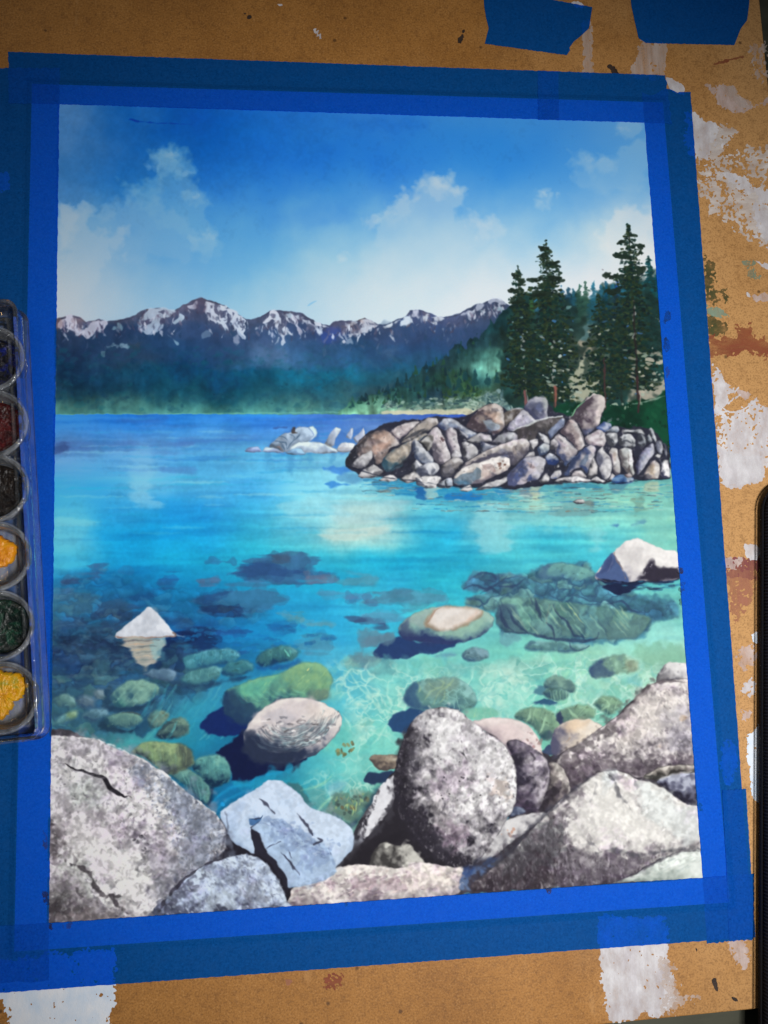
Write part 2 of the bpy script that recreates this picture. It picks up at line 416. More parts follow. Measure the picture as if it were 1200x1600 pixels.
RIDGE = ('86 500 97 496 112 493 126 496 134 503 143 501 155 499 167 502 180 501 192 499 205 495 218 488 230 483 243 481 258 482 272 486 283 478 '
         '296 472 308 467 316 465 325 469 338 472 352 479 365 487 378 494 392 499 405 495 418 488 430 484 445 486 460 487 472 490 482 497 492 502 '
         '505 508 513 509 522 504 532 500 545 499 558 499 570 496 580 501 590 506 603 506 614 502 626 496 637 490 641 485 650 484 662 485 676 491 '
         '686 494 700 494 716 491 730 484 745 476 760 471 775 468 787 472 800 478 830 480 830 660 86 660')
def paint_mountains():
    p = pts('P', RIDGE)
    keep = C.copy()
    field((CX0, 450, CX0 + CW, 662), grid([
        (498, '100 96 92 102 140 108 104 122 200 62 68 88 250 110 112 136 316 72 66 88 350 96 98 118 390 54 62 92 430 78 74 94 470 84 80 100 510 62 62 104 550 100 86 96 600 64 68 100 650 66 70 106 700 66 74 104 760 70 78 106 800 62 72 100'),
        (522, '100 42 62 82 140 58 72 92 200 36 54 80 250 74 92 118 300 46 68 106 350 66 76 108 400 56 66 102 450 66 72 104 510 46 56 116 560 58 68 104 620 42 62 100 660 46 58 96 720 50 64 102 790 50 68 100'),
        (545, '100 26 52 76 160 32 54 80 220 58 80 98 280 36 74 112 340 50 70 108 400 66 90 124 450 56 84 132 500 42 78 120 560 32 70 110 620 28 64 106 690 34 60 104 760 42 66 104'),
        (565, '100 28 56 80 170 30 60 86 220 52 72 82 300 30 74 116 360 38 78 112 410 62 108 142 440 76 118 168 500 38 92 134 560 24 80 122 620 30 88 124 700 24 70 106 760 20 56 82'),
        (590, '100 25 56 80 180 26 66 90 240 26 76 96 300 16 68 100 360 10 78 116 420 16 86 116 460 14 92 118 510 14 94 124 560 14 86 112 600 40 84 100 650 22 72 92'),
        (612, '100 28 62 80 180 24 62 82 260 24 72 88 330 18 66 88 400 18 72 92 450 22 80 98 500 28 86 102 540 28 78 94 580 52 78 88'),
        (627, '100 36 70 80 180 30 68 80 260 34 78 90 330 32 80 92 400 30 76 90 450 36 82 92 500 42 88 98 540 48 94 100'),
        (638, '100 58 96 94 180 56 96 96 260 66 118 116 330 64 116 116 400 62 114 112 450 66 120 116 500 76 130 124 540 80 136 126'),
        (645, '100 84 136 124 180 80 134 128 260 90 152 142 330 90 154 146 400 86 152 144 500 100 164 150 600 120 180 155 700 170 190 165')]), 34, 8, 6)
    d = sdf(p, 0, 0, CW, 520)
    d = d + nz('sml', 520, CW) * 1.0 + nz('fin', 520, CW) * .7
    a = np.clip(d / .9 * .5 + .5, 0, 1)[..., None]
    sub = C[:520] * (1 + nz('sml', 520, CW)[..., None] * .055 + nz('med', 520, CW)[..., None] * .12 + nz('vst', 520, CW)[..., None] * .06 + nz('fin', 520, CW)[..., None] * .05)
    C[:] = keep
    v = C[:520]; v += a * (np.clip(sub, 0, 1) - v)
    # warm crest line
    ln = pts('P', RIDGE)[:-2]
    for i in range(0, len(ln) - 1):
        if rng.rand() < .8:
            stroke('P', ln[i:i + 2] + (0, 1.5), rng.uniform(1., 2.8), [(56, 54, 68), (70, 66, 80), (84, 72, 74), (52, 58, 84)][rng.randint(4)], rng.uniform(.45, .9), curve=False)
    wash('P', '88 512 130 512 230 503 318 482 400 510 440 500 500 520 560 510 640 505 700 508 770 488 800 498 790 550 560 575 300 570 88 560', (46, 66, 100), .4, soft=6, jit=4, jk='sml')
    snow = [('a', '45 275 90 225 125 215 150 240 160 280 200 300 260 255 330 245 350 262 290 310 215 345 150 330 110 285 60 290', (196, 196, 210), .95),
            ('a', '550 240 590 195 640 168 700 165 775 180 740 220 690 235 690 290 640 325 590 335 555 300', (188, 202, 218), .9),
            ('a', '960 120 1010 130 1060 140 1120 180 1190 215 1200 290 1195 345 1160 305 1120 260 1090 300 1050 262 1000 230 968 190', (208, 212, 225), .95),
            ('a', '765 255 810 205 830 215 815 250 780 262', (190, 208, 222), .9), ('a', '865 155 910 130 905 155', (200, 200, 215), .8),
            ('a', '735 335 765 350 800 400 770 375', (150, 182, 200), .8), ('a', '350 405 405 388 410 405 370 415', (140, 170, 185), .8),
            ('a', '435 395 470 390 475 412 440 415', (140, 170, 185), .8), ('a', '315 450 335 440 340 470 318 475', (120, 155, 165), .7),
            ('a', '935 340 980 310 1000 330 950 360', (140, 165, 190), .5), ('a', '1130 340 1160 340 1165 375 1135 375', (180, 180, 200), .7),
            ('a', '385 285 430 275 435 298 390 300', (150, 185, 195), .6),
            ('b', '0 195 40 250 50 295 0 240', (205, 212, 225), .9), ('b', '60 180 110 195 180 240 160 260 170 300 150 320 175 365 130 325 110 300 130 240 90 235', (212, 216, 228), .95),
            ('b', '20 150 50 165 40 180 18 170', (215, 220, 228), .8),
            ('b', '290 255 345 195 385 200 392 240 400 270 440 300 465 330 420 345 408 390 395 345 370 300 350 290 345 240', (215, 215, 225), .95),
            ('b', '340 290 352 330 348 380 338 340', (205, 200, 215), .8), ('b', '395 235 420 260 415 275 395 262', (210, 210, 222), .8),
            ('b', '450 245 470 215 500 225 505 270 520 310 522 370 505 320 485 270 458 262', (200, 192, 208), .85),
            ('b', '410 205 470 205 460 222 415 218', (200, 215, 225), .7), ('b', '525 235 560 245 600 275 650 320 640 330 600 295 570 285', (210, 210, 222), .8),
            ('b', '600 248 650 262 690 285 640 280', (220, 220, 230), .9),
            ('b', '770 375 820 330 860 290 900 245 935 232 1000 262 1040 275 1000 285 950 295 920 325 895 318 880 340 840 350', (208, 205, 215), .9),
            ('b', '800 265 850 250 860 262 810 285', (195, 205, 220), .75), ('b', '1020 280 1100 255 1140 240 1100 270', (225, 228, 235), .9),
            ('b', '1140 255 1180 225 1200 225 1195 265 1150 275', (205, 220, 230), .85), ('b', '800 385 830 360 835 385', (180, 190, 205), .6),
            ('c', '0 340 60 322 70 340 30 356 0 358', (222, 226, 232), .9), ('c', '130 325 160 285 205 260 225 240 222 285 190 335 150 345', (208, 215, 226), .9),
            ('c', '230 225 258 230 262 280 228 275', (210, 208, 222), .85), ('c', '300 265 350 262 420 275 460 285 420 298 360 295 400 320 380 330 330 310', (215, 218, 226), .9),
            ('c', '290 225 300 270 310 290 300 240', (215, 215, 226), .7),
            ('c', '590 270 640 240 690 220 740 195 820 155 880 145 960 170 985 190 930 185 870 168 820 180 740 210 690 240 640 262', (190, 195, 212), .8),
            ('c', '740 240 800 225 805 245 770 265', (185, 208, 218), .8), ('c', '870 205 920 195 940 215 900 235', (180, 202, 212), .8),
            ('c', '660 250 700 225 690 260', (205, 212, 222), .8)]
    for z, s, c_, al in snow: wash(z, s, c_, al * .9, soft=1.5, jit=1.7, jk='fin', tex=.06)
    for z, s in (('a', '990 150 1008 148 1004 165 992 165'), ('a', '1015 128 1060 150 1050 178 1095 180 1080 225 1050 225 1025 195'), ('a', '975 195 995 200 998 230 980 225'),
                 ('a', '1100 200 1122 210 1125 265 1120 320 1090 320 1095 260'), ('a', '1035 255 1060 262 1085 305 1060 300'), ('a', '1128 190 1145 200 1135 212'),
                 ('a', '665 185 705 182 700 195 668 196'), ('a', '675 228 700 222 705 260 680 265'), ('a', '555 240 630 235 620 265 570 268'),
                 ('b', '385 270 420 270 435 310 410 330 385 310'), ('b', '345 205 362 215 350 230'), ('b', '560 262 605 280 600 305 560 300'),
                 ('b', '60 200 85 215 80 260 62 262'), ('b', '130 250 165 245 150 285'), ('b', '840 300 900 262 905 285 850 330'), ('b', '940 250 1000 270 950 272')):
        wash(z, s, (74, 74, 98), .85, soft=1.1, jit=.8, jk='fin')
    for z, s, c_ in (('b', '660 330 700 285 750 280 760 330 720 380 670 390', (48, 62, 160)), ('b', '770 300 850 265 870 285 780 330', (140, 100, 90)), ('b', '880 240 905 235 905 255 885 258', (170, 100, 70)),
                     ('a', '135 235 190 225 180 300 150 280', (130, 105, 110)), ('a', '30 255 60 245 60 275 35 285', (130, 85, 75)), ('a', '900 110 960 105 970 190 920 200 880 160', (82, 66, 84)),
                     ('c', '305 235 350 240 345 270 310 265', (165, 120, 110)), ('a', '470 370 560 385 540 440 480 430', (72, 72, 66))):
        wash(z, s, c_, .32, soft=3, jit=2)
    for _ in range(260):      # wooded ribs running down the slopes
        x = rng.uniform(90, 640); y = rng.uniform(535, 622); sl = rng.choice([-1, 1]) * rng.uniform(.5, 1.6); L_ = rng.uniform(8, 30)
        stroke('P', [(x - CX0, y - CY0), (x + sl * L_ * .5 - CX0, y + L_ * .3 - CY0), (x + sl * L_ - CX0, y + L_ * .75 - CY0)], [1, rng.uniform(2, 5), 1], [(20, 46, 66), (46, 88, 104), (24, 62, 84), (36, 70, 96), (58, 96, 112)][rng.randint(5)], rng.uniform(.08, .24), soft=2, jit=1.2)
    rx = np.array([q[0] for q in pts('P', RIDGE)[:-2]]); ry = np.array([q[1] for q in pts('P', RIDGE)[:-2]])
    for _ in range(620):
        x = rng.uniform(34, 745); y = np.interp(x, rx, ry) + rng.uniform(2, 42) ** 1.0
        L_ = rng.uniform(3, 11); sl = rng.uniform(-.9, .9)
        near = (y - np.interp(x, rx, ry)) < 24
        c_ = [(66, 56, 74), (200, 204, 218), (96, 84, 104), (58, 62, 88), (120, 112, 134)][rng.randint(5)] if near else [(40, 66, 92), (92, 106, 136), (60, 74, 108), (34, 58, 84)][rng.randint(4)]
        stroke('P', [(x, y), (x + sl * L_ * .5 + rng.uniform(-1, 1), y + L_ * .5), (x + sl * L_, y + L_)], [.7, rng.uniform(1.2, 2.4), .5], c_, rng.uniform(.25, .7) * (1 if near else .6), soft=.9, jit=.8)
    for x0_, x1_, y0_, y1_, n_ in ((215, 275, 486, 525, 26), (322, 392, 474, 530, 54), (410, 475, 490, 534, 44), (490, 600, 503, 528, 40), (625, 690, 488, 506, 20), (725, 795, 474, 500, 26), (92, 160, 496, 526, 30)):
        for _ in range(n_):
            x = rng.uniform(x0_, x1_); y = rng.uniform(y0_, y1_) - 6
            if y < np.interp(x - CX0, rx, ry) + CY0 + 3: continue
            L_ = rng.uniform(4, 13); sl = rng.uniform(-.5, .7)
            stroke('P', [(x - CX0, y - CY0), (x + sl * L_ * .4 + rng.uniform(-1, 1) - CX0, y + L_ * .5 - CY0), (x + sl * L_ - CX0, y + L_ - CY0)], [.8, rng.uniform(1.2, 2.2), .5], [(214, 216, 228), (196, 202, 218), (60, 62, 88)][rng.randint(3)], rng.uniform(.45, .85), soft=.8, jit=.7)
    for z, s in (('b', '330 395 380 385 470 400 480 470 430 520 360 500 250 470 240 420', ), ('c', '0 520 100 500 150 540 60 580 0 560')):
        wash(z, s, (110, 132, 165), .35, soft=12, jit=6, jk='med')
    dabs('P', '92 540 560 560 560 640 92 640', 420, (1.5, 5), [(20, 62, 88), (30, 84, 100), (18, 78, 96), (40, 78, 96), (26, 92, 104)], (.08, .26), (1., 2.4), (-.3, .3))
    dabs('P', '92 560 540 570 520 628 92 630', 300, (1., 2.6), [(14, 48, 70), (20, 60, 80), (36, 92, 104)], (.1, .3), (.6, 1.4), (1.2, 1.9))

def paint_hill():
    P_ = '528 640 540 634 546 628 551 619 556 629 566 626 575 620 590 614 605 608 615 605 625 601 637 594 645 580 650 592 658 580 664 570 668 580 676 572 690 562 696 550 702 556 712 540 720 536 728 545 735 530 742 524 748 536 756 516 762 512 768 500 772 508 780 492 790 485 810 470 830 470 830 660 528 660'
    keep = C.copy()
    field((500, 440, 870, 664), grid([
        (500, '790 22 52 56 820 20 44 44'), (530, '740 24 46 54 790 34 62 62'), (556, '690 26 46 54 740 30 60 60 780 80 135 122 810 90 130 110'),
        (575, '660 26 50 56 710 34 62 62 760 100 165 150 790 120 172 150'), (595, '620 24 50 58 670 30 66 58 710 42 68 46 750 30 72 80 790 60 96 82'),
        (612, '590 24 56 58 640 28 66 62 680 30 58 78 730 46 76 40 780 40 66 52'), (625, '560 34 72 62 620 58 98 88 680 38 66 84 730 70 104 84 780 90 118 112'),
        (637, '545 60 110 90 600 98 150 128 680 104 136 118 740 120 150 140 790 120 150 150'), (646, '560 130 185 150 650 185 196 165 740 200 196 168')]), 20, 8, 4)
    p = pts('P', P_); b = window(p, 6); x0, y0, x1, y1 = b
    d = sdf(p, *b); h, w = d.shape
    d = d + nz('vst', h, w) * 2.2 + nz('fin', h, w) * 1.6
    a = np.clip(d / .9 * .5 + .5, 0, 1)[..., None]
    sub = C[y0:y1, x0:x1] * (1 + nz('fin', h, w)[..., None] * .16 + nz('vst', h, w)[..., None] * .2)
    C[:] = keep
    v = C[y0:y1, x0:x1]; v += a * (np.clip(sub, 0, 1) - v)
    for _ in range(150):   # little conifers on the slope
        t = rng.rand(); x = rng.uniform(560, 800); y0 = np.interp(x, [528, 600, 660, 700, 740, 790], [640, 612, 578, 552, 530, 492])
        y = rng.uniform(y0, 632); hgt = rng.uniform(5, 13)
        if 735 < x < 800 and 545 < y < 582: continue
        c_ = [(18, 42, 46), (24, 60, 52), (34, 66, 44), (20, 56, 72), (16, 36, 44)][rng.randint(5)]
        wash('P', np.array([[x, y - hgt], [x + hgt * .3, y], [x - hgt * .3, y]]) - (CX0, CY0), c_, .75, soft=1, jit=.8, jk='fin', sharp=True)
    for x, y, hgt in ((743, 592, 24), (762, 594, 20), (777, 592, 16), (728, 586, 20), (700, 596, 22), (716, 600, 18), (654, 606, 14), (790, 600, 22), (550, 632, 12)):
        wash('P', np.array([[x, y - hgt * .6], [x + 5, y + hgt * .4], [x - 5, y + hgt * .4]]) - (CX0, CY0), (24, 62, 66), .85, soft=1.2, jit=1.2, jk='fin', sharp=True)
    dabs('P', '690 610 745 604 760 622 700 626', 50, (1, 3), [(60, 88, 40), (44, 72, 40), (30, 58, 44)], (.3, .7))
    dabs('P', '600 628 690 622 780 618 810 630 800 645 700 644 610 642', 240, (.7, 2.4), [(120, 155, 145), (150, 175, 160), (80, 112, 100), (52, 82, 82), (168, 190, 178), (44, 72, 80)], (.4, .9), (1, 3), (-.4, .4))
    dabs('P', '760 612 830 610 830 640 770 638', 130, (1, 3), [(120, 148, 150), (150, 172, 172), (86, 120, 130), (60, 90, 92)], (.3, .8), (1, 2))
    wash('P', '600 643 640 641 740 639 760 641 740 646 640 648 600 648', (206, 204, 176), .85, soft=1.5, jit=1)
    stroke('P', '92 647.5 300 647 530 644', 2.2, (120, 186, 170), .6)

def paint_trees():
    # misty gap and far teal firs
    wash('P', '800 470 885 460 960 452 1050 430 1050 660 800 660', (30, 62, 60), 1, soft=4, jit=5, tex=.25)
    wash('P', '890 500 935 498 935 560 890 560', (96, 128, 130), .75, soft=8, jit=5)
    wash('P', '880 535 940 528 944 600 930 632 900 636 884 590', (172, 174, 152), .92, soft=4, jit=5)
    wash('P', '880 530 935 526 930 555 890 556', (140, 128, 112), .6, soft=5, jit=4)
    wash('P', '985 590 1040 580 1042 625 985 632', (176, 170, 154), .9, soft=4, jit=4)
    wash('P', '1000 500 1040 500 1040 560 1000 560', (130, 150, 140), .55, soft=6, jit=6)
    for x, yt, c_ in ((878, 447, (30, 90, 130)), (896, 452, (40, 98, 120)), (905, 446, (52, 96, 84)), (915, 443, (60, 105, 90)), (927, 441, (40, 110, 136)), (938, 448, (44, 104, 128)), (947, 440, (20, 82, 112)),
                      (958, 446, (48, 120, 150)), (964, 438, (30, 80, 160)), (972, 440, (46, 120, 150)), (838, 462, (60, 130, 170)), (830, 466, (60, 104, 60)), (888, 450, (26, 70, 96)), (1014, 400, (14, 78, 92)), (1006, 440, (30, 88, 100)), (1026, 428, (20, 84, 100))):
        hgt = 65 if x < 1000 else 120
        for k in range(30):
            f = k / 30; y = yt + f * hgt; wd = 1.5 + f * 9 + rng.uniform(-1, 1.5)
            dab(x - CX0 + rng.uniform(-1, 1), y - CY0, wd, 2.2, 0, col(c_) * rng.uniform(.8, 1.1) * (1 - f * .35), .8 * (1 - f * .5))
    def conifer(x, yt, xb, yb, prof, seed, gap=.25, cols=((28, 46, 38), (38, 58, 42), (22, 38, 40), (48, 62, 40), (20, 48, 44))):
        gap *= .85
        r = np.random.RandomState(seed); ys = [q[0] for q in prof]
        y = yt
        while y < yb - 4:
            f = (y - yt) / (yb - yt); cx = x + (xb - x) * f
            l = np.interp(y, ys, [q[1] for q in prof]); rr = np.interp(y, ys, [q[2] for q in prof])
            for side, wd in ((-1, l), (1, rr)):
                if r.rand() < gap * .7: continue
                wd = wd * r.uniform(.45, 1.08); n = int(2 + wd / 2.0)
                droop = r.uniform(-.12, .3)
                for k in range(n):
                    q = (k + r.rand()) / n
                    if r.rand() < gap * .6: continue
                    px = cx + side * wd * q; py = y + droop * wd * q + r.uniform(-1.8, 1.8)
                    s = r.uniform(1.0, 2.5) * (1 - .3 * q) * (.75 if f < .25 else 1.1)
                    c_ = col(cols[r.randint(len(cols))]) * r.uniform(.75, 1.15)
                    dab(px - CX0, py - CY0, s * r.uniform(1., 1.9), s, side * r.uniform(-.2, .6), c_, r.uniform(.75, 1))
            y += r.uniform(2.0, 3.6) if f < .4 else r.uniform(2.4, 4.2)
        return
    def trunk(s, w, c_, lo=None):
        stroke('P', s, w, c_, .9, taper=False)
    trunk('1012 400 1016 480 1022 560', [1, 2], (30, 40, 40))
    conifer(1014, 404, 1022, 600, [(404, 2, 2), (440, 9, 9), (500, 18, 20), (600, 24, 24)], 5, .12, ((18, 74, 84), (24, 60, 62), (30, 80, 74), (20, 48, 50)))
    trunk('975 480 968 560 972 638', [2, 3], (40, 46, 42)); conifer(970, 500, 972, 600, [(500, 10, 10), (600, 26, 22)], 77, .3)
    trunk('809 420 813 500 818 580 820 616', [1, 2.2, 3], (50, 50, 52))
    trunk('853 380 856 460 861 540 868 636', [1, 2.6, 4], (50, 46, 46))
    trunk('982 355 985 430 991 520 997 640', [1, 2.8, 4.5], (44, 38, 40))
    trunk('936 470 939 540 944 637', [1, 2, 2.5], (60, 48, 48))
    wash('P', '800 500 830 480 900 475 905 560 880 630 800 625 790 560', (28, 48, 44), .8, soft=7, jit=8, tex=.3)
    wash('P', '945 470 1040 465 1040 560 1000 620 930 610 915 560', (28, 48, 44), .72, soft=7, jit=10, tex=.3)
    conifer(809, 418, 819, 622, [(418, 2, 2), (436, 8, 8), (455, 12, 13), (480, 18, 18), (520, 26, 24), (580, 34, 30), (622, 30, 24)], 1, .14)
    conifer(853, 377, 866, 628, [(377, 2, 2), (392, 9, 9), (410, 17, 17), (425, 14, 24), (440, 26, 26), (455, 32, 26), (470, 28, 30), (520, 46, 46), (580, 54, 50), (628, 40, 36)], 2, .14)
    conifer(936, 462, 943, 625, [(462, 3, 3), (500, 18, 16), (540, 26, 24), (590, 34, 30), (625, 24, 26)], 4, .28)
    conifer(982, 352, 994, 612, [(352, 2, 2), (368, 8, 10), (378, 16, 14), (392, 22, 22), (402, 26, 16), (415, 12, 20), (430, 34, 22), (450, 24, 24), (470, 38, 30), (520, 44, 36), (570, 50, 40), (612, 42, 36)], 3, .14)
    for x, y, rx, ry in ((851, 389, 8, 5), (848, 400, 11, 4), (862, 412, 10, 4), (838, 437, 15, 5), (868, 436, 16, 6), (846, 459, 16, 6), (985, 369, 10, 4), (970, 380, 9, 5), (1000, 384, 8, 4), (965, 398, 8, 5), (980, 403, 12, 4),
                         (958, 431, 15, 6), (1002, 395, 3, 4), (1000, 422, 9, 6), (806, 432, 7, 5), (814, 440, 8, 5), (802, 455, 10, 5), (806, 470, 11, 6), (955, 456, 14, 6)):
        for _ in range(6): dab(x - CX0 + rng.uniform(-rx, rx) * .7, y - CY0 + rng.uniform(-ry, ry) * .6, rng.uniform(.3, .6) * rx, rng.uniform(.35, .6) * ry, rng.uniform(-.4, .4), col((30, 44, 36)) * rng.uniform(.8, 1.2), .9)
    # sky and light holes, pale trunk glints
    dabs('P', '800 500 900 480 900 610 800 620', 46, (.6, 1.7), [(150, 175, 185), (110, 150, 150), (60, 110, 160), (190, 200, 195), (80, 120, 100)], (.5, .9), (1, 2.2), (-.4, .4))
    dabs('P', '930 500 1036 490 1038 610 925 620', 40, (.6, 1.8), [(170, 180, 165), (120, 150, 140), (60, 100, 150), (196, 196, 180)], (.45, .85), (1, 2.6), (-.5, .3))
    dabs('P', '845 560 905 550 915 625 860 620', 26, (1, 2.0), [(180, 186, 170), (150, 170, 160)], (.5, .9), (1.4, 3), (-.2, .5))
    dabs('P', '990 545 1036 545 1038 618 990 618', 34, (1, 2.6), [(184, 178, 160), (170, 165, 150), (150, 165, 150)], (.5, .9), (1.4, 3), (-.3, .5))
    for x, y0, y1 in ((815, 505, 600), (861, 490, 596), (989, 470, 530)):
        for _ in range(15):
            y = rng.uniform(y0, y1); dab(x - CX0 + (y - y0) * .04 + rng.uniform(-2, 2.5), y - CY0, rng.uniform(.7, 1.3), rng.uniform(1, 2.2), 0, col((190, 194, 190)) * rng.uniform(.7, 1), .65)
    stroke('P', '990 470 992 520 996 600', [2.2, 3.5, 3], (36, 32, 34), .8, taper=False)
    # dark undergrowth
    wash('P', '860 640 885 630 900 632 930 636 950 628 980 632 1000 628 1030 618 1045 620 1050 720 960 700 900 690 870 670', (16, 56, 40), 1, soft=3, jit=4, tex=.25)
    wash('P', '1000 640 1048 628 1050 690 1005 690', (18, 76, 52), .7, soft=6, jit=4)
    wash('P', '940 640 1000 640 1000 690 940 680', (12, 44, 34), .6, soft=8, jit=4)
    dabs('P', '870 640 1045 625 1048 680 900 680', 120, (1, 3), [(20, 70, 46), (14, 44, 34), (30, 92, 62), (12, 38, 32)], (.25, .6))
    stroke('P', '985 633 1015 626 1040 618', [1.5, 2, 2], (150, 176, 160), .7)
    dabs('P', '950 628 1000 626 1000 636 950 636', 16, (.8, 1.8), [(140, 170, 150), (170, 186, 165)], (.5, .8), (1, 2), (-1, 1))
    stroke('P', '820 612 821 640', [4, 4], (128, 84, 86), .95, taper=False); stroke('P', '823 610 824 632', 1.2, (200, 190, 190), .8)
    stroke('P', '867.5 604 868.5 636', [3.5, 4.5, 4.5, 2], (150, 90, 82), .9, taper=False); stroke('P', '865 604 866 634', 1.6, (110, 70, 70), .7)
    stroke('P', '944 560 945.5 640', [2, 2.6], (70, 48, 50), .9, taper=False); stroke('P', '996 590 998 645', [3.6, 3], (60, 42, 46), .95, taper=False); stroke('P', '1000 612 1000 632', 2.6, (190, 160, 150), .8)

def paint_water():
    keep = C[:508].copy()
    field((CX0, 648, CX0 + CW, CY0 + CH), grid([
        (654, '95 46 130 212 200 32 112 206 280 34 116 210 400 34 108 206 500 50 100 190 600 64 100 180 700 56 94 190'),
        (674, '95 84 150 216 200 76 142 214 300 72 142 216 400 62 124 204 500 84 140 208 600 100 150 205'),
        (697, '90 66 86 140 130 90 120 180 200 84 122 182 260 86 128 192 330 82 150 212 420 100 172 220'),
        (722, '100 112 164 214 160 92 158 214 230 108 166 212 300 60 148 212 360 84 166 216 420 76 176 224 480 106 198 230 540 134 202 230 600 60 150 200'),
        (760, '100 72 162 214 170 50 152 212 230 110 182 218 320 74 164 214 400 54 154 218 480 112 200 230 560 128 210 228 640 24 150 206 720 50 168 204 800 90 170 186 900 100 185 190 1000 120 190 180'),
        (785, '100 70 170 212 200 50 152 212 300 30 142 214 400 48 160 218 480 110 204 228 550 160 222 224 620 150 215 218 680 90 180 200 740 100 175 190 820 150 205 190 900 130 180 172 1000 140 196 176'),
        (808, '100 86 182 212 200 34 152 212 300 22 150 218 400 42 172 218 480 102 200 224 540 176 220 220 600 176 218 210 660 60 190 220 710 92 202 224 775 154 226 224 860 152 216 206 950 150 212 196 1025 150 214 190'),
        (838, '100 96 190 214 200 14 150 212 300 18 156 218 400 42 180 214 480 88 196 214 550 206 230 216 600 160 218 214 690 44 186 224 775 142 222 224 850 62 190 214 950 112 210 210 1035 142 216 196'),
        (872, '100 66 178 210 200 18 150 208 300 20 164 210 400 32 170 206 500 40 170 205 600 34 182 218 700 60 194 220 800 84 202 214 900 92 206 214'),
        (910, '100 36 134 184 200 14 132 192 300 16 140 196 400 20 144 196 520 22 160 210 600 50 180 218 700 62 200 218 780 84 190 200 1000 90 190 190'),
        (950, '100 56 116 146 200 24 108 162 300 16 128 186 400 18 130 190 480 24 150 210 580 52 178 218 680 70 196 212 1030 100 190 180'),
        (990, '100 34 78 106 180 36 84 112 300 16 78 148 400 16 130 194 500 32 156 210 600 44 172 212 720 106 200 198 850 116 206 196 1000 126 216 202'),
        (1030, '100 32 60 96 200 34 62 98 300 20 52 92 400 22 110 160 500 52 166 208 560 84 190 214 640 110 205 200 700 116 206 198 800 118 208 194 900 134 208 184 1040 134 202 176'),
        (1070, '100 42 76 96 200 40 80 110 280 24 96 140 350 42 142 180 540 64 172 200 600 128 216 204 700 124 210 198 800 120 212 198 900 138 210 186 1000 142 206 178'),
        (1110, '100 52 92 106 200 44 90 120 300 42 152 176 350 32 132 176 540 76 182 196 620 128 216 202 800 118 208 194 880 126 200 174 960 124 200 178'),
        (1150, '120 62 122 132 200 62 152 156 300 32 140 166 350 20 110 150 540 84 186 180 600 130 216 200 700 124 210 196'),
        (1200, '330 34 110 140 420 24 110 150 500 72 180 190 560 126 210 196 620 116 202 188'),
        (1240, '330 16 92 130 380 14 112 162 470 34 152 176 530 92 180 180 575 112 180 162'),
        (1280, '340 16 92 130 520 62 122 126 560 102 142 122')]), 36, 15, 5, 'med', .5)
    n = nz('str', CH, CW); m = nz('wav', CH, CW)
    k = np.interp(np.arange(CH) + CY0, [646, 700, 860, 960, 1080, 1200], [1.2, 1, .9, .7, .3, .15]).astype(np.float32)[:, None, None]
    C[:] *= 1 + (n[..., None] * .075 + m[..., None] * .05) * k * np.array([1.6, 1., .6], np.float32)
    C[:] *= 1 + nz('med', CH, CW)[..., None] * .03
    C[:508] = keep
    np.clip(C, 0, 1, out=C)
    # broken bands of the far water
    for _ in range(150):
        y = rng.uniform(650, 840); x = rng.uniform(90, 620 if y < 770 else 1040); L = rng.uniform(20, 120)
        c_ = [(40, 110, 200), (120, 180, 224), (90, 120, 180), (60, 160, 214), (150, 210, 228), (24, 140, 206)][rng.randint(6)] if y < 740 else [(20, 150, 212), (110, 200, 222), (160, 222, 222), (30, 170, 212), (60, 176, 214)][rng.randint(5)]
        stroke('P', [(x - CX0, y - CY0), (x + L * .5 - CX0, y + rng.uniform(-1, 1) - CY0), (x + L - CX0, y - CY0)], [1, rng.uniform(1.5, 4.5), 1], c_, rng.uniform(.12, .4), soft=1.6)
    for s, c_, al in (('84 690 130 692 260 690 300 694 260 704 140 706 84 706', (86, 104, 170), .4), ('84 698 100 696 104 702 84 708', (54, 60, 112), .6), ('280 686 400 682 400 690 290 692', (64, 100, 180), .4),
                      ('250 728 300 730 300 736 256 736', (70, 110, 180), .4), ('130 650 260 652 240 660 150 658', (60, 96, 170), .4)):
        wash('P', s, c_, al, soft=4, jit=3, jk='wav')
    for s, c_, al in (('204 740 238 742 234 772 250 790 212 786 206 760', (140, 196, 222), .5), ('210 700 230 700 235 740 210 740', (130, 180, 220), .35), ('88 805 140 808 170 818 90 826', (120, 200, 214), .5),
                      ('500 838 540 826 600 820 612 832 570 842 520 846', (226, 234, 218), .5), ('520 790 590 780 640 790 600 815 530 822', (196, 226, 224), .45), ('440 790 500 780 540 800 480 820', (150, 215, 228), .4),
                      ('745 795 790 790 792 860 748 862', (168, 230, 228), .6), ('852 790 872 790 866 830 850 830', (150, 220, 214), .5), ('925 825 940 825 940 860 925 860', (160, 222, 218), .5),
                      ('828 775 845 770 850 800 826 804', (190, 222, 196), .6), ('1010 770 1040 765 1045 900 1010 880', (146, 214, 196), .5)):
        wash('P', s, c_, al, soft=7, jit=4, jk='wav')

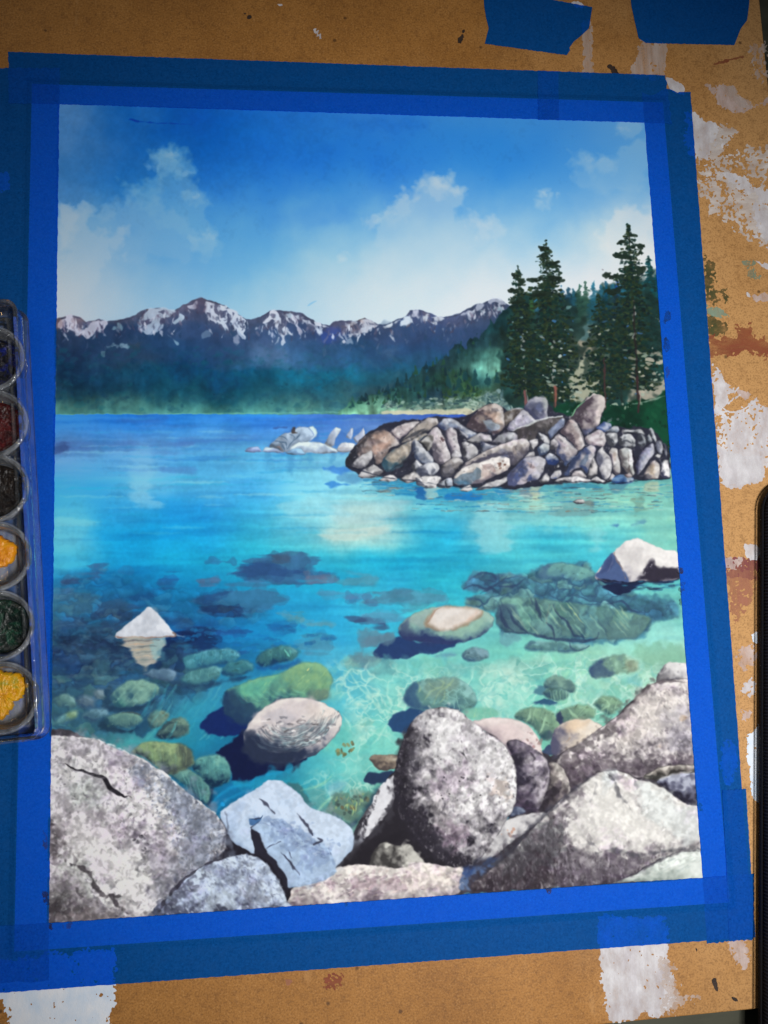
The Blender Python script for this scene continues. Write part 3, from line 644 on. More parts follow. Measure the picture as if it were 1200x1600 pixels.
def second_washes():
    """thin washes over the dry ground that pull its tones together"""
    D = ((150, 205, -43, -32, -25), (260, 204, -26, -16, -13), (140, 284, -23, -11, -4), (450, 245, 12, 20, 7), (710, 209, 5, 10, 6), (460, 334, 26, 25, 16), (260, 374, 0, 9, 18), (660, 354, 16, 14, 13),
         (910, 354, 40, 27, 14), (210, 569, -20, -14, -5), (460, 564, 4, 25, 36), (140, 624, -11, -18, -11), (570, 584, 4, 0, 0), (610, 535, 4, 18, 22), (710, 865, -28, -23, -11), (910, 825, -21, -5, 5), (130, 705, -14, 18, 17), (310, 695, 8, 21, 13),
         (600, 1065, 16, 5, 4), (860, 1040, 0, 0, 0), (990, 1014, 34, 12, 18), (510, 939, 15, 18, 6), (210, 785, 0, 1, 0), (410, 785, 14, 6, 4), (330, 1105, 0, 4, 10), (750, 455, 2, 6, 8), (310, 605, -16, -10, -6), (900, 219, 0, 0, 0))
    h, w = CH // 4, CW // 4
    X, Y = np.meshgrid(np.linspace(CX0, CX0 + CW, w), np.linspace(CY0, CY0 + CH, h))
    num = np.zeros((h, w, 3)); den = np.zeros((h, w, 1)) + .3
    for x, y, r, g, b_ in D:
        k = np.exp(-.5 * (((X - x) / 85) ** 2 + ((Y - y) / 48) ** 2))[..., None]
        num += k * np.array([r, g, b_]); den += k
    C[:] += lerp_resize((num / den / 255).astype(np.float32), CH, CW) * (1 + nz('med', CH, CW)[..., None] * .25)
    np.clip(C, 0, 1, out=C)

def caustics(z, s, sc, c_, al, wd=.12, soft=14, seed=0, aspect=1.4):
    """bright net of light on the lake bed"""
    p = spline(pts(z, s)); b = window(p, soft); d = sdf(p, *b); h, w = d.shape
    r = np.random.RandomState(seed + 3)
    X, Y = np.meshgrid(np.arange(w), np.arange(h))
    X = X + nz('med', h, w) * sc * .55 + nz('sml', h, w) * sc * .16; Y = (Y + nz('med', h, w) * sc * .55 + nz('sml', h, w) * sc * .16) * aspect
    n = int(w * h * aspect / sc ** 2) + 3
    S = np.c_[r.uniform(-20, w + 20, n), r.uniform(-20, h * aspect + 20, n)]
    d1 = np.full((h, w), 1e9); d2 = d1.copy()
    for sx, sy in S:
        q = (X - sx) ** 2 + (Y - sy) ** 2
        d2 = np.minimum(d2, np.maximum(d1, q)); d1 = np.minimum(d1, q)
    e = (np.sqrt(d2) - np.sqrt(d1)) / sc
    a = np.exp(-(e / wd) ** 2) * al * np.clip(d / soft, 0, 1) * np.clip(.75 + nz('med', h, w) * .6, .1, 1)
    put(b, a.astype(np.float32), col(c_))

def cobble(z, s, sc, cols, dark, al=.9, soft=8, seed=0, aspect=1.6, edge=.22, light=.25, warp=.35):
    """a bed of dim stones: each cell gets its own tone, a lit top and a dark seam"""
    p = spline(pts(z, s)); b = window(p, soft); d = sdf(p, *b); h, w = d.shape
    r = np.random.RandomState(seed + 5)
    X, Y = np.meshgrid(np.arange(w, dtype=np.float32), np.arange(h, dtype=np.float32))
    X = X + nz('sml', h, w) * sc * warp; Y = (Y + nz('sml', h, w) * sc * warp * .7) * aspect
    n = int(w * h * aspect / sc ** 2) + 4
    S = np.c_[r.uniform(-10, w + 10, n), r.uniform(-10, h * aspect + 10, n)]
    d1 = np.full((h, w), 1e9, np.float32); d2 = d1.copy(); idx = np.zeros((h, w), int)
    for k, (sx, sy) in enumerate(S):
        q = (X - sx) ** 2 + (Y - sy) ** 2
        nr = q < d1
        d2 = np.where(nr, d1, np.minimum(d2, q)); d1 = np.where(nr, q, d1); idx[nr] = k
    e = (np.sqrt(d2) - np.sqrt(d1)) / sc
    pal = np.array([col(cols[r.randint(len(cols))]) * r.uniform(.85, 1.12) for _ in range(n)])
    cc = pal[idx]
    t = np.clip(-(Y - S[idx, 1]) / sc * .9 + (X - S[idx, 0]) / sc * .35, -1, 1)[..., None]
    cc = cc * (1 + light * t) * (1 + nz('fin', h, w)[..., None] * .16 + nz('sml', h, w)[..., None] * .12)
    k = np.exp(-(e / edge) ** 2)[..., None] * .85 * np.clip(.8 + nz('med', h, w) * .6, .2, 1)[..., None]
    cc = cc * (1 - k) + col(dark) * k
    a = np.clip((d + nz('sml', h, w) * 5) / soft + .4, 0, 1) * al
    put(b, a.astype(np.float32), np.clip(cc, 0, 1).astype(np.float32))

def grain(s, amt, tint=None, z='P'):
    """dry-brush grain dragged over a stone"""
    p = spline(pts(z, s)); b = window(p, 2); x0, y0, x1, y1 = b
    d = sdf(p, *b); h, w = d.shape
    n = np.tanh((nz('fin', h, w) * .9 + nz('pix', h, w) * .8 + nz('sml', h, w) * .45) * 1.5)
    a = np.clip(d / 2 + .5, 0, 1)
    v = C[y0:y1, x0:x1]
    v *= 1 + (a * n * amt)[..., None]
    q = np.clip(nz('med', h, w) * 1.5 - .2, 0, 1) * np.clip(nz('fin', h, w) + .4, 0, 1) * a * .3
    v += q[..., None] * (v * np.array([1.02, .92, 1.06], np.float32) - v)
    np.clip(v, 0, 1, out=v)
NAVY, TEAL = (24, 36, 70), (52, 104, 128)
def sub(z, s, base, dark=(28, 58, 92), lite=None, **k):
    """a stone seen through water: softer edge, little contrast"""
    k.setdefault('soft', 2.0); k.setdefault('outl', .25); k.setdefault('mott', .13); k.setdefault('jit', .8); k.setdefault('con', .9)
    base = tuple(q * .86 + 8 for q in base); lite = lite and tuple(q * .9 for q in lite)
    rock(z, s, base, dark, lite, **k)
    p = spline(pts(z, s)); n_ = max(6, int(np.ptp(p[:, 0]) * np.ptp(p[:, 1]) / 60))
    dabs(z, s, min(n_, 70), (.7, 1.8), [base, tuple(q * .7 for q in base), tuple(min(255, q * 1.25) for q in base)], (.15, .45), (1, 2.6), (-1.2, .6))

def paint_shallows():
    # dark weed and stones under the blue water, upper left
    def W(z, s, c_, al=.75):
        wash(z, s, c_, al * .75, 3.2, 4.5, 'wav', tex=.14, tk='str'); wash(z, s, c_, al * .5, 1.6, 3.2, 'sml', tex=.12, tk='sml')
    for z, s, c_, al in (
        (10, '290 315 340 280 420 240 500 200 600 178 690 185 780 215 840 240 800 270 860 300 970 330 960 350 820 355 700 380 600 365 540 345 450 345 380 330', (58, 92, 136), .85),
        (10, '300 315 350 280 430 250 500 235 620 250 760 270 800 300 700 330 600 340 520 330 440 340 380 328', (36, 66, 120), .6),
        (10, '590 190 680 190 690 220 620 225', (70, 84, 110), .6), (10, '800 320 900 318 970 335 960 348 830 350', (120, 118, 140), .6),
        (10, '70 480 120 450 200 430 280 405 400 410 480 375 560 400 640 430 690 470 640 500 500 535 420 555 300 560 150 540 140 500', (58, 108, 148), .8),
        (10, '80 480 140 455 220 425 290 405 330 415 280 450 180 490 140 500', (30, 66, 120), .6),
        (10, '140 525 250 515 420 540 340 562 200 555', (24, 40, 84), .85), (10, '165 240 210 212 320 220 330 240 220 250', (52, 86, 136), .8),
        (10, '130 350 180 322 240 325 230 345 160 357', (92, 110, 150), .8), (10, '-20 560 60 580 80 620 0 640', (40, 90, 140), .5),
        (10, '870 430 900 405 1000 430 1100 440 1060 470 930 460', (88, 140, 176), .6), (10, '1060 430 1120 435 1110 470 1070 470', (70, 100, 150), .5),
        (10, '600 550 660 530 720 560 760 590 690 590 640 575', (86, 140, 160), .7), (10, '690 570 760 565 760 605 700 600', (86, 140, 150), .6), (10, '780 600 940 610 950 630 800 635', (120, 160, 170), .5),
        (10, '550 620 680 610 700 640 600 660', (28, 90, 150), .6), (10, '720 720 850 690 960 710 950 790 800 800 720 760', (74, 124, 150), .55),
        (10, '100 660 300 650 420 680 260 700 120 690', (30, 70, 130), .7), (10, '30 660 180 650 200 700 120 730 30 730', (28, 50, 100), .7), (10, '0 740 200 730 220 770 100 800 0 800', (22, 52, 100), .7),
        (10, '500 780 600 755 740 770 740 800 500 800', (54, 124, 140), .7),
        (11, '95 415 130 385 300 340 450 325 600 340 620 400 420 440 330 415', (80, 138, 164), .8), (11, '180 340 300 325 420 325 440 345 220 350', (74, 120, 150), .5), (11, '295 345 380 330 420 400 300 405', (70, 124, 152), .5),
        (11, '95 420 130 385 210 395 190 420', (76, 104, 150), .6), (11, '20 520 80 505 200 520 240 535 100 540', (58, 64, 104), .85), (11, '100 490 160 458 380 465 280 510 150 510', (80, 138, 168), .75),
        (11, '95 650 160 610 250 585 290 610 250 650 150 665', (92, 126, 150), .8), (11, '-30 270 120 230 200 250 150 290 0 310', (92, 146, 168), .6), (11, '-20 380 40 350 140 355 120 385', (84, 112, 152), .6),
        (11, '520 432 640 428 630 440 530 445', (70, 110, 160), .5), (11, '0 760 80 735 200 760 180 800 0 800', (100, 140, 150), .6),
        (13, '65 310 140 280 330 285 250 310 90 320', (72, 104, 142), .7), (13, '80 300 140 285 155 315 90 318', (64, 66, 104), .6), (13, '230 250 270 215 330 235 290 265', (58, 84, 130), .75), (13, '290 235 360 220 340 260', (90, 120, 150), .5),
        (13, '670 335 720 290 800 290 800 320 720 350', (32, 84, 142), .8), (13, '410 240 500 235 510 255 430 262', (60, 104, 150), .5), (13, '20 380 120 360 140 390 100 425 20 430', (74, 122, 150), .8),
        (13, '80 340 110 340 100 370', (70, 100, 140), .5), (13, '90 460 120 410 280 405 280 460 200 500', (72, 124, 146), .8), (13, '255 530 300 470 400 430 520 470 480 520 380 545', (62, 90, 118), .8),
        (13, '260 535 300 490 400 510 520 510 480 530 360 545', (36, 52, 84), .75), (13, '20 560 100 530 210 540 180 580 60 600', (50, 74, 110), .7), (13, '170 600 300 570 430 570 400 620 260 640', (40, 64, 96), .75),
        (13, '80 690 300 640 470 700 500 790 200 800 20 760', (34, 52, 78), .7), (13, '80 680 180 670 230 730 160 750 100 720', (26, 30, 44), .75), (13, '230 690 310 640 330 700 260 720', (30, 36, 54), .6), (13, '400 540 560 500 520 560 420 600', (40, 56, 84), .7),
        (13, '640 790 720 690 850 620 980 610 1050 690 950 740 850 800', (18, 48, 94), .8), (13, '700 540 800 530 900 560 780 600', (28, 74, 130), .75), (13, '480 400 640 370 660 420 520 450', (24, 80, 140), .5), (13, '650 480 730 470 730 500 660 510', (40, 90, 140), .5),
        (15, '10 190 100 170 110 230 20 240', (26, 38, 72), .8), (15, '10 280 200 270 320 300 340 330 180 340 10 335', (24, 48, 92), .7), (15, '250 240 500 180 590 230 640 290 400 330', (28, 52, 84), .6), (15, '300 100 560 120 540 180 340 200', (26, 36, 58), .7),
        (15, '740 230 830 80 1000 40 1060 80 900 170 960 260 950 310 780 300', (14, 34, 76), .8), (15, '780 300 960 310 980 420 880 420 800 380', (14, 28, 62), .8), (15, '760 400 1150 400 1100 440 900 450 800 460', (20, 44, 84), .75),
        (15, '10 350 180 340 320 360 300 420 60 440', (34, 78, 116), .5), (15, '340 370 480 340 490 400 380 420', (84, 126, 160), .5), (15, '10 380 110 380 100 392 10 395', (130, 130, 140), .5),
        (15, '120 230 330 235 320 262 140 262', (90, 100, 122), .45), (15, '90 150 190 160 180 195 100 190', (80, 116, 130), .5), (15, '520 340 650 330 660 360 540 365', (24, 118, 176), .6), (15, '510 235 570 230 580 275 520 275', (70, 110, 150), .6),
        (15, '360 450 430 420 420 560 540 590 440 620 380 560', (18, 36, 66), .7), (15, '190 480 320 470 340 540 420 560 400 600 220 580', (38, 62, 96), .7)):
        W(z, s, c_, al)
    dabs(13, '20 560 480 520 520 800 20 800', 150, (1.2, 3.2), [(30, 44, 70), (50, 84, 112), (24, 34, 52), (62, 104, 128), (84, 110, 124), (40, 70, 110)], (.2, .55), (1.6, 4), (-.12, .12))
    dabs(15, '20 180 480 150 620 330 300 480 20 480', 130, (1.2, 3.2), [(28, 44, 76), (44, 84, 120), (70, 112, 140), (24, 40, 80), (100, 112, 124)], (.2, .5), (1.6, 4), (-.12, .12))
    dabs(10, '0 640 700 600 960 700 600 790 0 800', 90, (1.5, 3.5), [(20, 110, 180), (34, 150, 210), (30, 80, 140)], (.15, .4), (2, 5), (-.1, .1))

    cobble('P', '82 985 190 1000 300 1010 330 1060 300 1100 210 1150 82 1150', 25, [(44, 92, 128), (34, 74, 116), (60, 108, 126), (26, 60, 104), (66, 108, 116), (46, 82, 122)], (18, 40, 78), al=.58, soft=22, seed=2, aspect=1.7)
    cobble('P', '90 905 180 895 330 930 420 960 330 985 180 975 90 985', 22, [(40, 92, 132), (30, 76, 120), (58, 104, 132), (24, 104, 160)], (18, 52, 96), al=.4, soft=20, seed=8, aspect=2.4)
    # white cone rock with its reflection
    rock(13, '400 660 420 625 480 575 560 515 590 480 612 468 640 482 690 540 740 600 775 640 770 660 600 664 460 666', (210, 215, 224), (150, 158, 172), (232, 236, 242), mott=.12, outl=.15, con=.7, round_=1.2, bias=.12)
    wash(13, '560 560 600 510 640 520 660 580 600 630 540 640', (168, 176, 188), .4, soft=5, jit=4)
    stroke(13, '395 655 460 664 600 664 700 660 772 655', [2.2, 2, 1.5, 3, 3.6], (138, 104, 92), .9)
    stroke(13, '770 640 800 655 835 662', [2, 2, 1], (130, 160, 190), .7); stroke(13, '755 630 775 640 778 655', [2, 3, 3], (120, 92, 80), .8)
    wash('P', '192 998 252 997 258 1008 248 1020 243 1035 228 1046 214 1036 206 1018', (188, 178, 164), .88, soft=3, jit=2.5, jk='wav')
    wash('P', '236 998 256 998 256 1014 244 1030 238 1020', (140, 180, 184), .7, soft=3, jit=2)
    for y, x0, x1, c_ in ((1001, 190, 250, (70, 70, 80)), (1006, 200, 240, (210, 170, 140)), (1010, 206, 246, (80, 84, 90)), (1015, 205, 240, (206, 180, 150)), (1019, 212, 240, (96, 100, 104)), (1026, 212, 240, (214, 190, 166)), (1031, 216, 240, (120, 130, 130)), (1037, 218, 238, (226, 214, 200)), (1043, 222, 232, (90, 90, 100))):
        stroke('P', [(x0 - CX0, y - CY0 + 1), ((x0 + x1) / 2 - CX0, y - CY0), (x1 - CX0, y - CY0 - 1)], [1, 2.2, .8], c_, .6)

    # submerged stones, left
    sub(15, '660 340 720 310 800 300 890 310 905 345 860 385 740 370', (86, 118, 150), (36, 52, 92), bias=.1)
    sub(16, '100 200 130 175 220 150 330 130 420 140 460 180 400 220 280 240 180 265 120 255', (62, 140, 160), (28, 76, 112))
    sub(16, '340 280 380 220 460 205 540 225 545 270 460 300 380 310', (58, 132, 146), (22, 66, 104), bias=-.05)
    sub(16, '90 320 130 285 200 260 300 245 345 260 330 310 250 345 150 362 105 350', (76, 142, 150), (28, 70, 100))
    sub(16, '560 220 575 180 620 140 720 115 790 125 820 160 790 200 680 230 600 250', (62, 128, 134), (24, 62, 96), bias=-.05)
    for k in range(9): stroke(16, f'{150 + k * 28} {170 - k * 4} {140 + k * 28} {235 - k * 5}', [1, 2, 1], (120, 190, 190) if k % 2 else (36, 90, 116), .4)
    for k in range(7): stroke(16, f'{130 + k * 28} {285 - k * 4} {122 + k * 28} {345 - k * 5}', [1, 2, 1], (130, 196, 190) if k % 2 else (40, 94, 110), .4)
    for k in range(6): stroke(16, f'{620 + k * 30} {170 - k * 6} {630 + k * 30} {215 - k * 8}', [1, 2.4, 1], (110, 200, 180) if k % 2 else (34, 80, 84), .5)
    stroke(16, '740 140 760 170 770 185', [1.5, 3, 1], (120, 214, 196), .8)
    wash(16, '100 360 300 345 420 320 560 300 400 340 250 375 120 380', (16, 40, 78), .7, soft=4, jit=2); wash(16, '560 245 700 235 820 210 830 235 700 265 580 265', (22, 76, 140), .6, soft=4, jit=2)
    wash(15, '400 560 560 580 700 545 790 470 800 500 700 570 560 600 430 600', (16, 36, 66), .8, soft=4, jit=2)
    sub(15, '430 500 470 430 560 385 660 375 740 400 782 440 750 490 680 540 560 575 460 570', (118, 164, 152), (44, 80, 100), (150, 196, 176), tint=(90, 150, 150), mott=.2, bias=.06)
    for s in ('500 560 560 480 620 420', '540 565 620 480 690 400', '600 560 660 500 720 440', '470 540 540 450 580 410'): stroke(15, s, [1, 3, 1], (160, 206, 184), .28, soft=1.6)
    sub(15, '300 480 330 450 375 455 380 500 330 520', (98, 118, 134), (52, 70, 96)); sub(15, '15 520 80 480 160 500 180 570 60 580', (92, 134, 134), (44, 74, 96), bias=.05)
    sub(15, '70 665 120 610 188 605 180 640 120 665', (120, 150, 110), (80, 116, 110), bias=.05, soft=3); sub(15, '20 700 60 640 110 625 90 690', (80, 130, 140), (50, 90, 110), soft=3)
    sub(15, '220 640 300 590 400 590 410 640 300 680', (72, 112, 136), (36, 62, 96), soft=3)
    sub(15, '180 530 240 490 310 520 300 580 200 570', (92, 112, 134), (46, 66, 100), soft=4)
    wash(15, '320 700 400 680 440 720 560 740 620 725 600 750 440 765 330 740', (16, 34, 60), .85, soft=3, jit=2)
    sub(15, '385 690 400 650 450 625 530 612 620 625 655 665 620 705 520 725 420 720', (92, 136, 132), (26, 56, 80), (128, 172, 156), bias=.02)
    for k in range(8): stroke(15, f'{420 + k * 30} {640 - k * 2} {410 + k * 30} {705}', [1, 3, 1], (130, 176, 162) if k % 2 else (50, 92, 100), .35)
    stroke(15, '510 618 590 612 650 640', [1, 2, 2], (60, 64, 64), .7)
    wash(15, '615 740 690 680 720 700 740 745 660 785', (22, 60, 96), .85, soft=2.5, jit=1.5)
    sub(15, '690 680 720 620 790 592 850 620 845 660 780 720 720 725', (104, 138, 128), (38, 62, 76), (150, 176, 150)); wash(15, '780 600 830 605 848 640 810 640', (66, 72, 62), .6, soft=2)
    wash(15, '740 795 800 740 880 800 820 812', (30, 76, 112), .7, soft=3)
    sub(15, '755 780 800 710 880 655 960 655 998 710 990 760 900 800 800 805', (84, 112, 108), (24, 42, 62), (130, 160, 140), mott=.2)
    stroke(15, '880 680 900 720 870 760', [1, 2, 1], (160, 190, 170), .4); stroke(15, '800 740 840 690 890 690', [3, 6, 2], (28, 40, 56), .6)
    for _ in range(46):
        x = rng.uniform(215, 350); y = rng.uniform(1088, 1160)
        stroke('P', [(x - CX0, y - CY0), (x + 9 - CX0, y - 10 - CY0), (x + 16 - CX0, y - 24 - CY0)], [.8, 2.4, .8], [(120, 214, 214), (60, 180, 196), (20, 110, 160), (90, 196, 200)][rng.randint(4)], rng.uniform(.15, .42), soft=1.6)

    wash('P', '60 1040 280 1035 380 1070 330 1140 60 1150', (78, 132, 136), .2, soft=30, jit=14, jk='med')
    # reef on the right
    reef = '80 520 110 460 180 435 240 450 400 450 480 400 560 385 700 390 740 440 900 520 1000 560 1160 590 1165 660 1040 690 940 780 700 790 550 770 400 750 270 740 230 640 90 605 100 570 200 540'
    wash(12, reef, (74, 140, 164), .85, soft=4, jit=3, tex=.12)
    wash(12, '80 520 110 460 180 435 240 450 400 450 420 500 250 540 100 525', (78, 108, 146), .6, soft=3); wash(12, '90 605 100 570 200 540 260 560 230 630 120 610', (92, 124, 140), .6, soft=3)
    cobble(12, reef, 24, [(84, 146, 160), (74, 130, 152), (100, 150, 152), (62, 118, 148), (110, 160, 158)], (48, 78, 110), al=.85, soft=8, seed=3, aspect=1.7)
    caustics(12, reef, 26, (46, 72, 106), .3, wd=.17, soft=6, seed=4, aspect=1.7)
    caustics(12, '420 460 700 470 900 530 1150 600 1100 640 800 600 450 560', 17, (56, 84, 112), .35, wd=.18, soft=6, seed=9, aspect=1.7)
    for s, w_ in (('110 470 170 440 230 445 240 480 180 470', 4), ('80 520 130 500 200 520 250 490 300 455', 4), ('240 500 330 510 390 470', 4), ('165 545 220 515 260 545', 4), ('800 600 880 580 930 630 1000 640', 4), ('900 620 960 640', 4)): stroke(12, s, [1, w_, 1], (46, 66, 100), .7, soft=1.4)
    sub(12, '455 445 490 400 560 385 640 395 720 420 740 450 660 480 560 465 490 465', (112, 176, 178), (62, 100, 136), (130, 196, 190), L=(.8, -.3, .5)); wash(12, '455 445 490 402 510 400 500 440 560 470 480 465', (66, 98, 136), .6, soft=3)
    slab = '250 600 270 570 320 560 420 565 620 590 800 615 930 640 1030 672 940 770 760 770 640 760 520 770 400 740 290 740 240 680'
    sub(12, slab, (102, 152, 152), (54, 88, 110), (130, 186, 174), mott=.26, bias=.04, tint=(110, 140, 140))
    cobble(12, slab, 34, [(104, 160, 154), (92, 144, 148), (116, 166, 152), (98, 138, 136)], (58, 88, 108), al=.5, soft=6, seed=12, aspect=.6, edge=.14)
    wash(12, '270 590 330 600 380 700 400 740 300 735 260 690 240 640', (62, 84, 112), .6, soft=4); wash(12, '700 690 900 680 1000 680 940 775 740 775', (92, 128, 132), .6, soft=5)
    for k in range(60):
        u = rng.uniform(290, 900); v = rng.uniform(580, 700); L = rng.uniform(30, 90)
        stroke(12, f'{u} {v} {u + L * .35} {v + L * .45} {u + L * .8} {v + L}', [1, 2.6, .8], [(150, 206, 184), (54, 84, 106), (84, 132, 138), (178, 214, 180)][rng.randint(4)], rng.uniform(.25, .6), soft=1.2)
    for s, w_ in (('440 570 455 620 475 680', 5), ('530 600 560 650 610 700 640 755 700 765', 5), ('500 690 530 720 540 770', 5), ('260 600 270 660 300 710 330 735', 7), ('300 620 340 690 400 740', 4), ('270 735 400 745 550 775 700 782 755 765 760 740', 6), ('420 570 430 600', 4)):
        stroke(12, s, [1, w_, 1], (44, 60, 92), .75, soft=1.3)
    stroke(12, '600 590 640 640 690 700', [1, 2.2, 1], (190, 214, 160), .7); stroke(12, '510 600 500 690', [1, 3, 1], (150, 130, 120), .4, soft=2)
    sub(14, '165 140 200 90 330 85 440 100 560 110 520 150 380 155', (98, 152, 154), (60, 96, 124), soft=3); stroke(14, '440 90 450 130 500 150 560 120', [2, 3, 1], (54, 76, 106), .6); stroke(14, '180 130 200 95 240 100', [3, 6, 2], (70, 104, 130), .5)
    wash(14, '0 40 100 30 160 90 60 100 0 100', (108, 160, 176), .6, soft=4, jit=3, jk='sml')

    # flat stone with a pale worn top
    wash(11, '165 720 200 680 330 625 480 655 680 662 610 708 450 740 330 765 190 755', (34, 56, 106), .95, soft=1.8, jit=1)
    wash(11, '520 745 600 720 660 715 700 735 620 760 560 755', (96, 140, 168), .7, soft=3)
    rock(11, '325 590 345 540 420 480 520 440 640 428 780 435 880 460 928 500 920 550 860 610 760 650 640 665 500 655 380 640', (128, 170, 164), (44, 60, 104), (160, 196, 184), L=(.3, -.9, .35), outl=.3, mott=.1, round_=.9, soft=1.3)
    wash(11, '325 590 345 540 400 500 390 560 450 610 560 640 660 655 500 660 380 640', (48, 58, 102), .65, soft=5); wash(11, '400 500 500 455 560 440 500 500 500 560 440 560', (150, 170, 170), .6, soft=4)
    wash(11, '490 530 540 458 620 432 760 433 855 455 835 500 745 556 640 586 560 580 505 560', (160, 128, 104), .75, soft=3, jit=.8); wash(11, '560 590 700 578 850 510 880 500 830 560 700 610 600 610', (160, 200, 178), .6, soft=3)
    wash(11, '515 530 565 455 640 432 760 437 836 460 815 492 735 540 640 572 575 565', (228, 220, 213), .95, soft=4, jit=.8); wash(11, '640 560 740 520 820 465 810 500 730 548', (226, 190, 168), .6, soft=4); wash(11, '560 480 640 450 720 460 640 500 570 520', (238, 234, 230), .55, soft=5)
    stroke(11, '505 535 560 455 600 438', [2, 3, 1], (150, 108, 86), .45)

    # bed of the bright shallows
    for z, s, c_, al in ((23, '35 240 100 185 180 175 290 200 280 230 160 240 80 250', (98, 136, 150), .75), (23, '260 280 300 230 320 205 370 210 380 250 340 280', (76, 136, 152), .7), (23, '640 260 760 220 900 215 1000 260 900 290 700 300', (112, 180, 178), .6), (23, '850 230 1200 220 1200 290 900 300', (118, 182, 168), .6),
                         (14, '0 210 280 210 300 260 200 330 0 340', (108, 172, 166), .5), (14, '860 100 1150 100 1150 230 1000 240 900 220', (124, 180, 150), .5), (14, '640 340 860 330 880 420 700 430', (140, 188, 158), .6), (23, '180 40 300 25 370 50 340 100 190 100', (96, 130, 150), .7),
                         (23, '160 620 240 570 270 600 200 640', (150, 190, 170), .6), (23, '520 620 560 560 700 560', (110, 200, 190), .4)):
        wash(z, s, c_, al, soft=5, jit=4, jk='sml')
    bed = 'P', '500 1030 600 1028 740 1032 900 1010 1060 1040 1000 1120 880 1165 640 1130 632 1180 590 1250 540 1290 460 1232 500 1190 540 1150 530 1100 500 1070'
    for k in range(60):
        x = rng.uniform(500, 1000); y = rng.uniform(1030, 1200)
        r_ = rng.uniform(8, 22); q_ = f'{x - r_ * 1.6} {y} {x} {y - r_ * .7} {x + r_ * 1.6} {y} {x} {y + r_ * .7}'
        if x > 640 and y > 1110: continue
        wash('P', q_, [(150, 226, 206), (112, 200, 190), (140, 206, 174), (90, 190, 196), (164, 224, 190)][rng.randint(5)], rng.uniform(.15, .4), soft=7, jit=5, jk='sml')
    caustics(*bed, 34, (196, 242, 226), .66, wd=.15, soft=26, seed=1)
    caustics(*bed, 56, (214, 246, 228), .6, wd=.09, soft=26, seed=2)
    caustics(*bed, 24, (84, 178, 184), .3, wd=.16, soft=26, seed=6)
    for s in ('110 290 170 380 250 460 330 560 350 600', '250 470 290 400 280 380', '350 330 340 420 370 470 340 560', '60 540 100 600 110 640', '340 600 290 690 240 740', '200 540 240 480 150 440', '100 470 190 420'):
        stroke(23, s, [1, 3, 2, 1], (186, 238, 220), .6, soft=1.5)
    # stones in the bright shallows
    sub(23, '805 180 830 140 900 125 970 145 970 190 900 215 830 210', (92, 132, 146), (58, 92, 122)); caustics(23, '805 180 830 140 900 125 970 145 970 190 900 215', 9, (132, 166, 172), .6, soft=3)
    wash(23, '338 610 390 545 480 510 580 520 540 580 480 640 400 656', (34, 66, 112), .95, soft=1.8, jit=1.2); wash(23, '780 540 860 480 900 450 880 500 800 545', (60, 110, 150), .6, soft=3)
    sub(23, '445 450 455 400 510 345 600 320 760 315 860 370 900 440 890 490 800 535 700 500 580 520 490 505', (104, 156, 152), (50, 84, 116), L=(.7, -.4, .5), bias=.04)
    wash(23, '445 450 455 400 510 345 530 360 520 420 560 480 600 510 490 505', (52, 86, 124), .75, soft=4); wash(23, '600 330 760 320 790 380 700 440 600 440 570 380', (124, 150, 136), .6, soft=6)
    for s in ('640 310 690 340 680 370 610 400 580 450', '760 330 710 370 660 410 630 480', '690 345 740 360', '700 400 690 450 670 470', '530 340 545 390 535 410', '720 410 700 470', '600 350 640 380'): stroke(23, s, [1, 3.2, 1], (176, 206, 158), .5, soft=1.6)
    caustics(23, '700 380 860 380 890 480 800 520 680 490', 11, (150, 204, 196), .6, soft=4)
    wash(23, '810 540 880 500 1000 510 1030 550 880 580', (120, 186, 160), .7, soft=3); stroke(23, '895 505 880 575', [1, 3, 1], (190, 226, 160), .6)
    sub(14, '562 280 580 240 640 200 720 170 820 180 870 230 860 270 720 300 610 322', (142, 188, 164), (60, 86, 118), L=(.9, -.2, .4)); wash(14, '562 280 580 240 640 200 650 240 720 290 610 320', (64, 88, 120), .75, soft=4); wash(14, '800 220 870 215 870 260 810 265', (160, 160, 132), .5, soft=5); wash(14, '790 300 860 300 880 370 800 340', (110, 190, 200), .5, soft=5)
    wash(14, '185 485 220 455 280 435 380 460 425 450 340 495', (42, 80, 118), .9, soft=1.5); wash(14, '215 410 250 375 290 380 270 425', (70, 118, 140), .85, soft=2)
    sub(14, '285 380 290 330 350 300 430 325 480 370 465 410 400 400', (98, 138, 138), (48, 78, 100), (140, 182, 168), mott=.2); sub(14, '270 420 300 385 380 375 440 410 420 450 340 462', (96, 140, 136), (54, 84, 102))
    for k in range(6): stroke(14, f'{320 + k * 20} {395} {330 + k * 18} {450}', [1, 2, 1], (156, 206, 176), .6)
    for z, s, d in ((14, '95 560 140 515 220 500 320 520 370 570 385 630 310 705 260 690 200 620', 0), (14, '358 540 385 515 480 485 560 490 600 520 590 570 500 580 400 605 380 595', 1), (14, '590 480 640 430 720 435 770 480 700 550 640 530', 2)):
        sub(z, s, (126, 166, 142), (62, 96, 100), (156, 200, 164), soft=2.2)
    for s, w_ in (('200 510 190 560 170 590', 5), ('230 505 200 600', 3), ('300 530 280 610 240 680', 4), ('260 560 310 620', 3), ('430 510 480 560 500 580', 4), ('540 495 480 570', 3), ('640 440 690 480 640 520', 4), ('700 440 670 540', 3), ('740 450 720 520', 3), ('590 500 600 560', 4)):
        stroke(14, s, [1, w_, 1], (172, 214, 178), .7, soft=1.3)
    for s in ('220 560 240 610 220 640', '330 540 330 600', '270 520 255 560'): stroke(14, s, [1, 4, 1], (74, 116, 108), .5, soft=1.5)
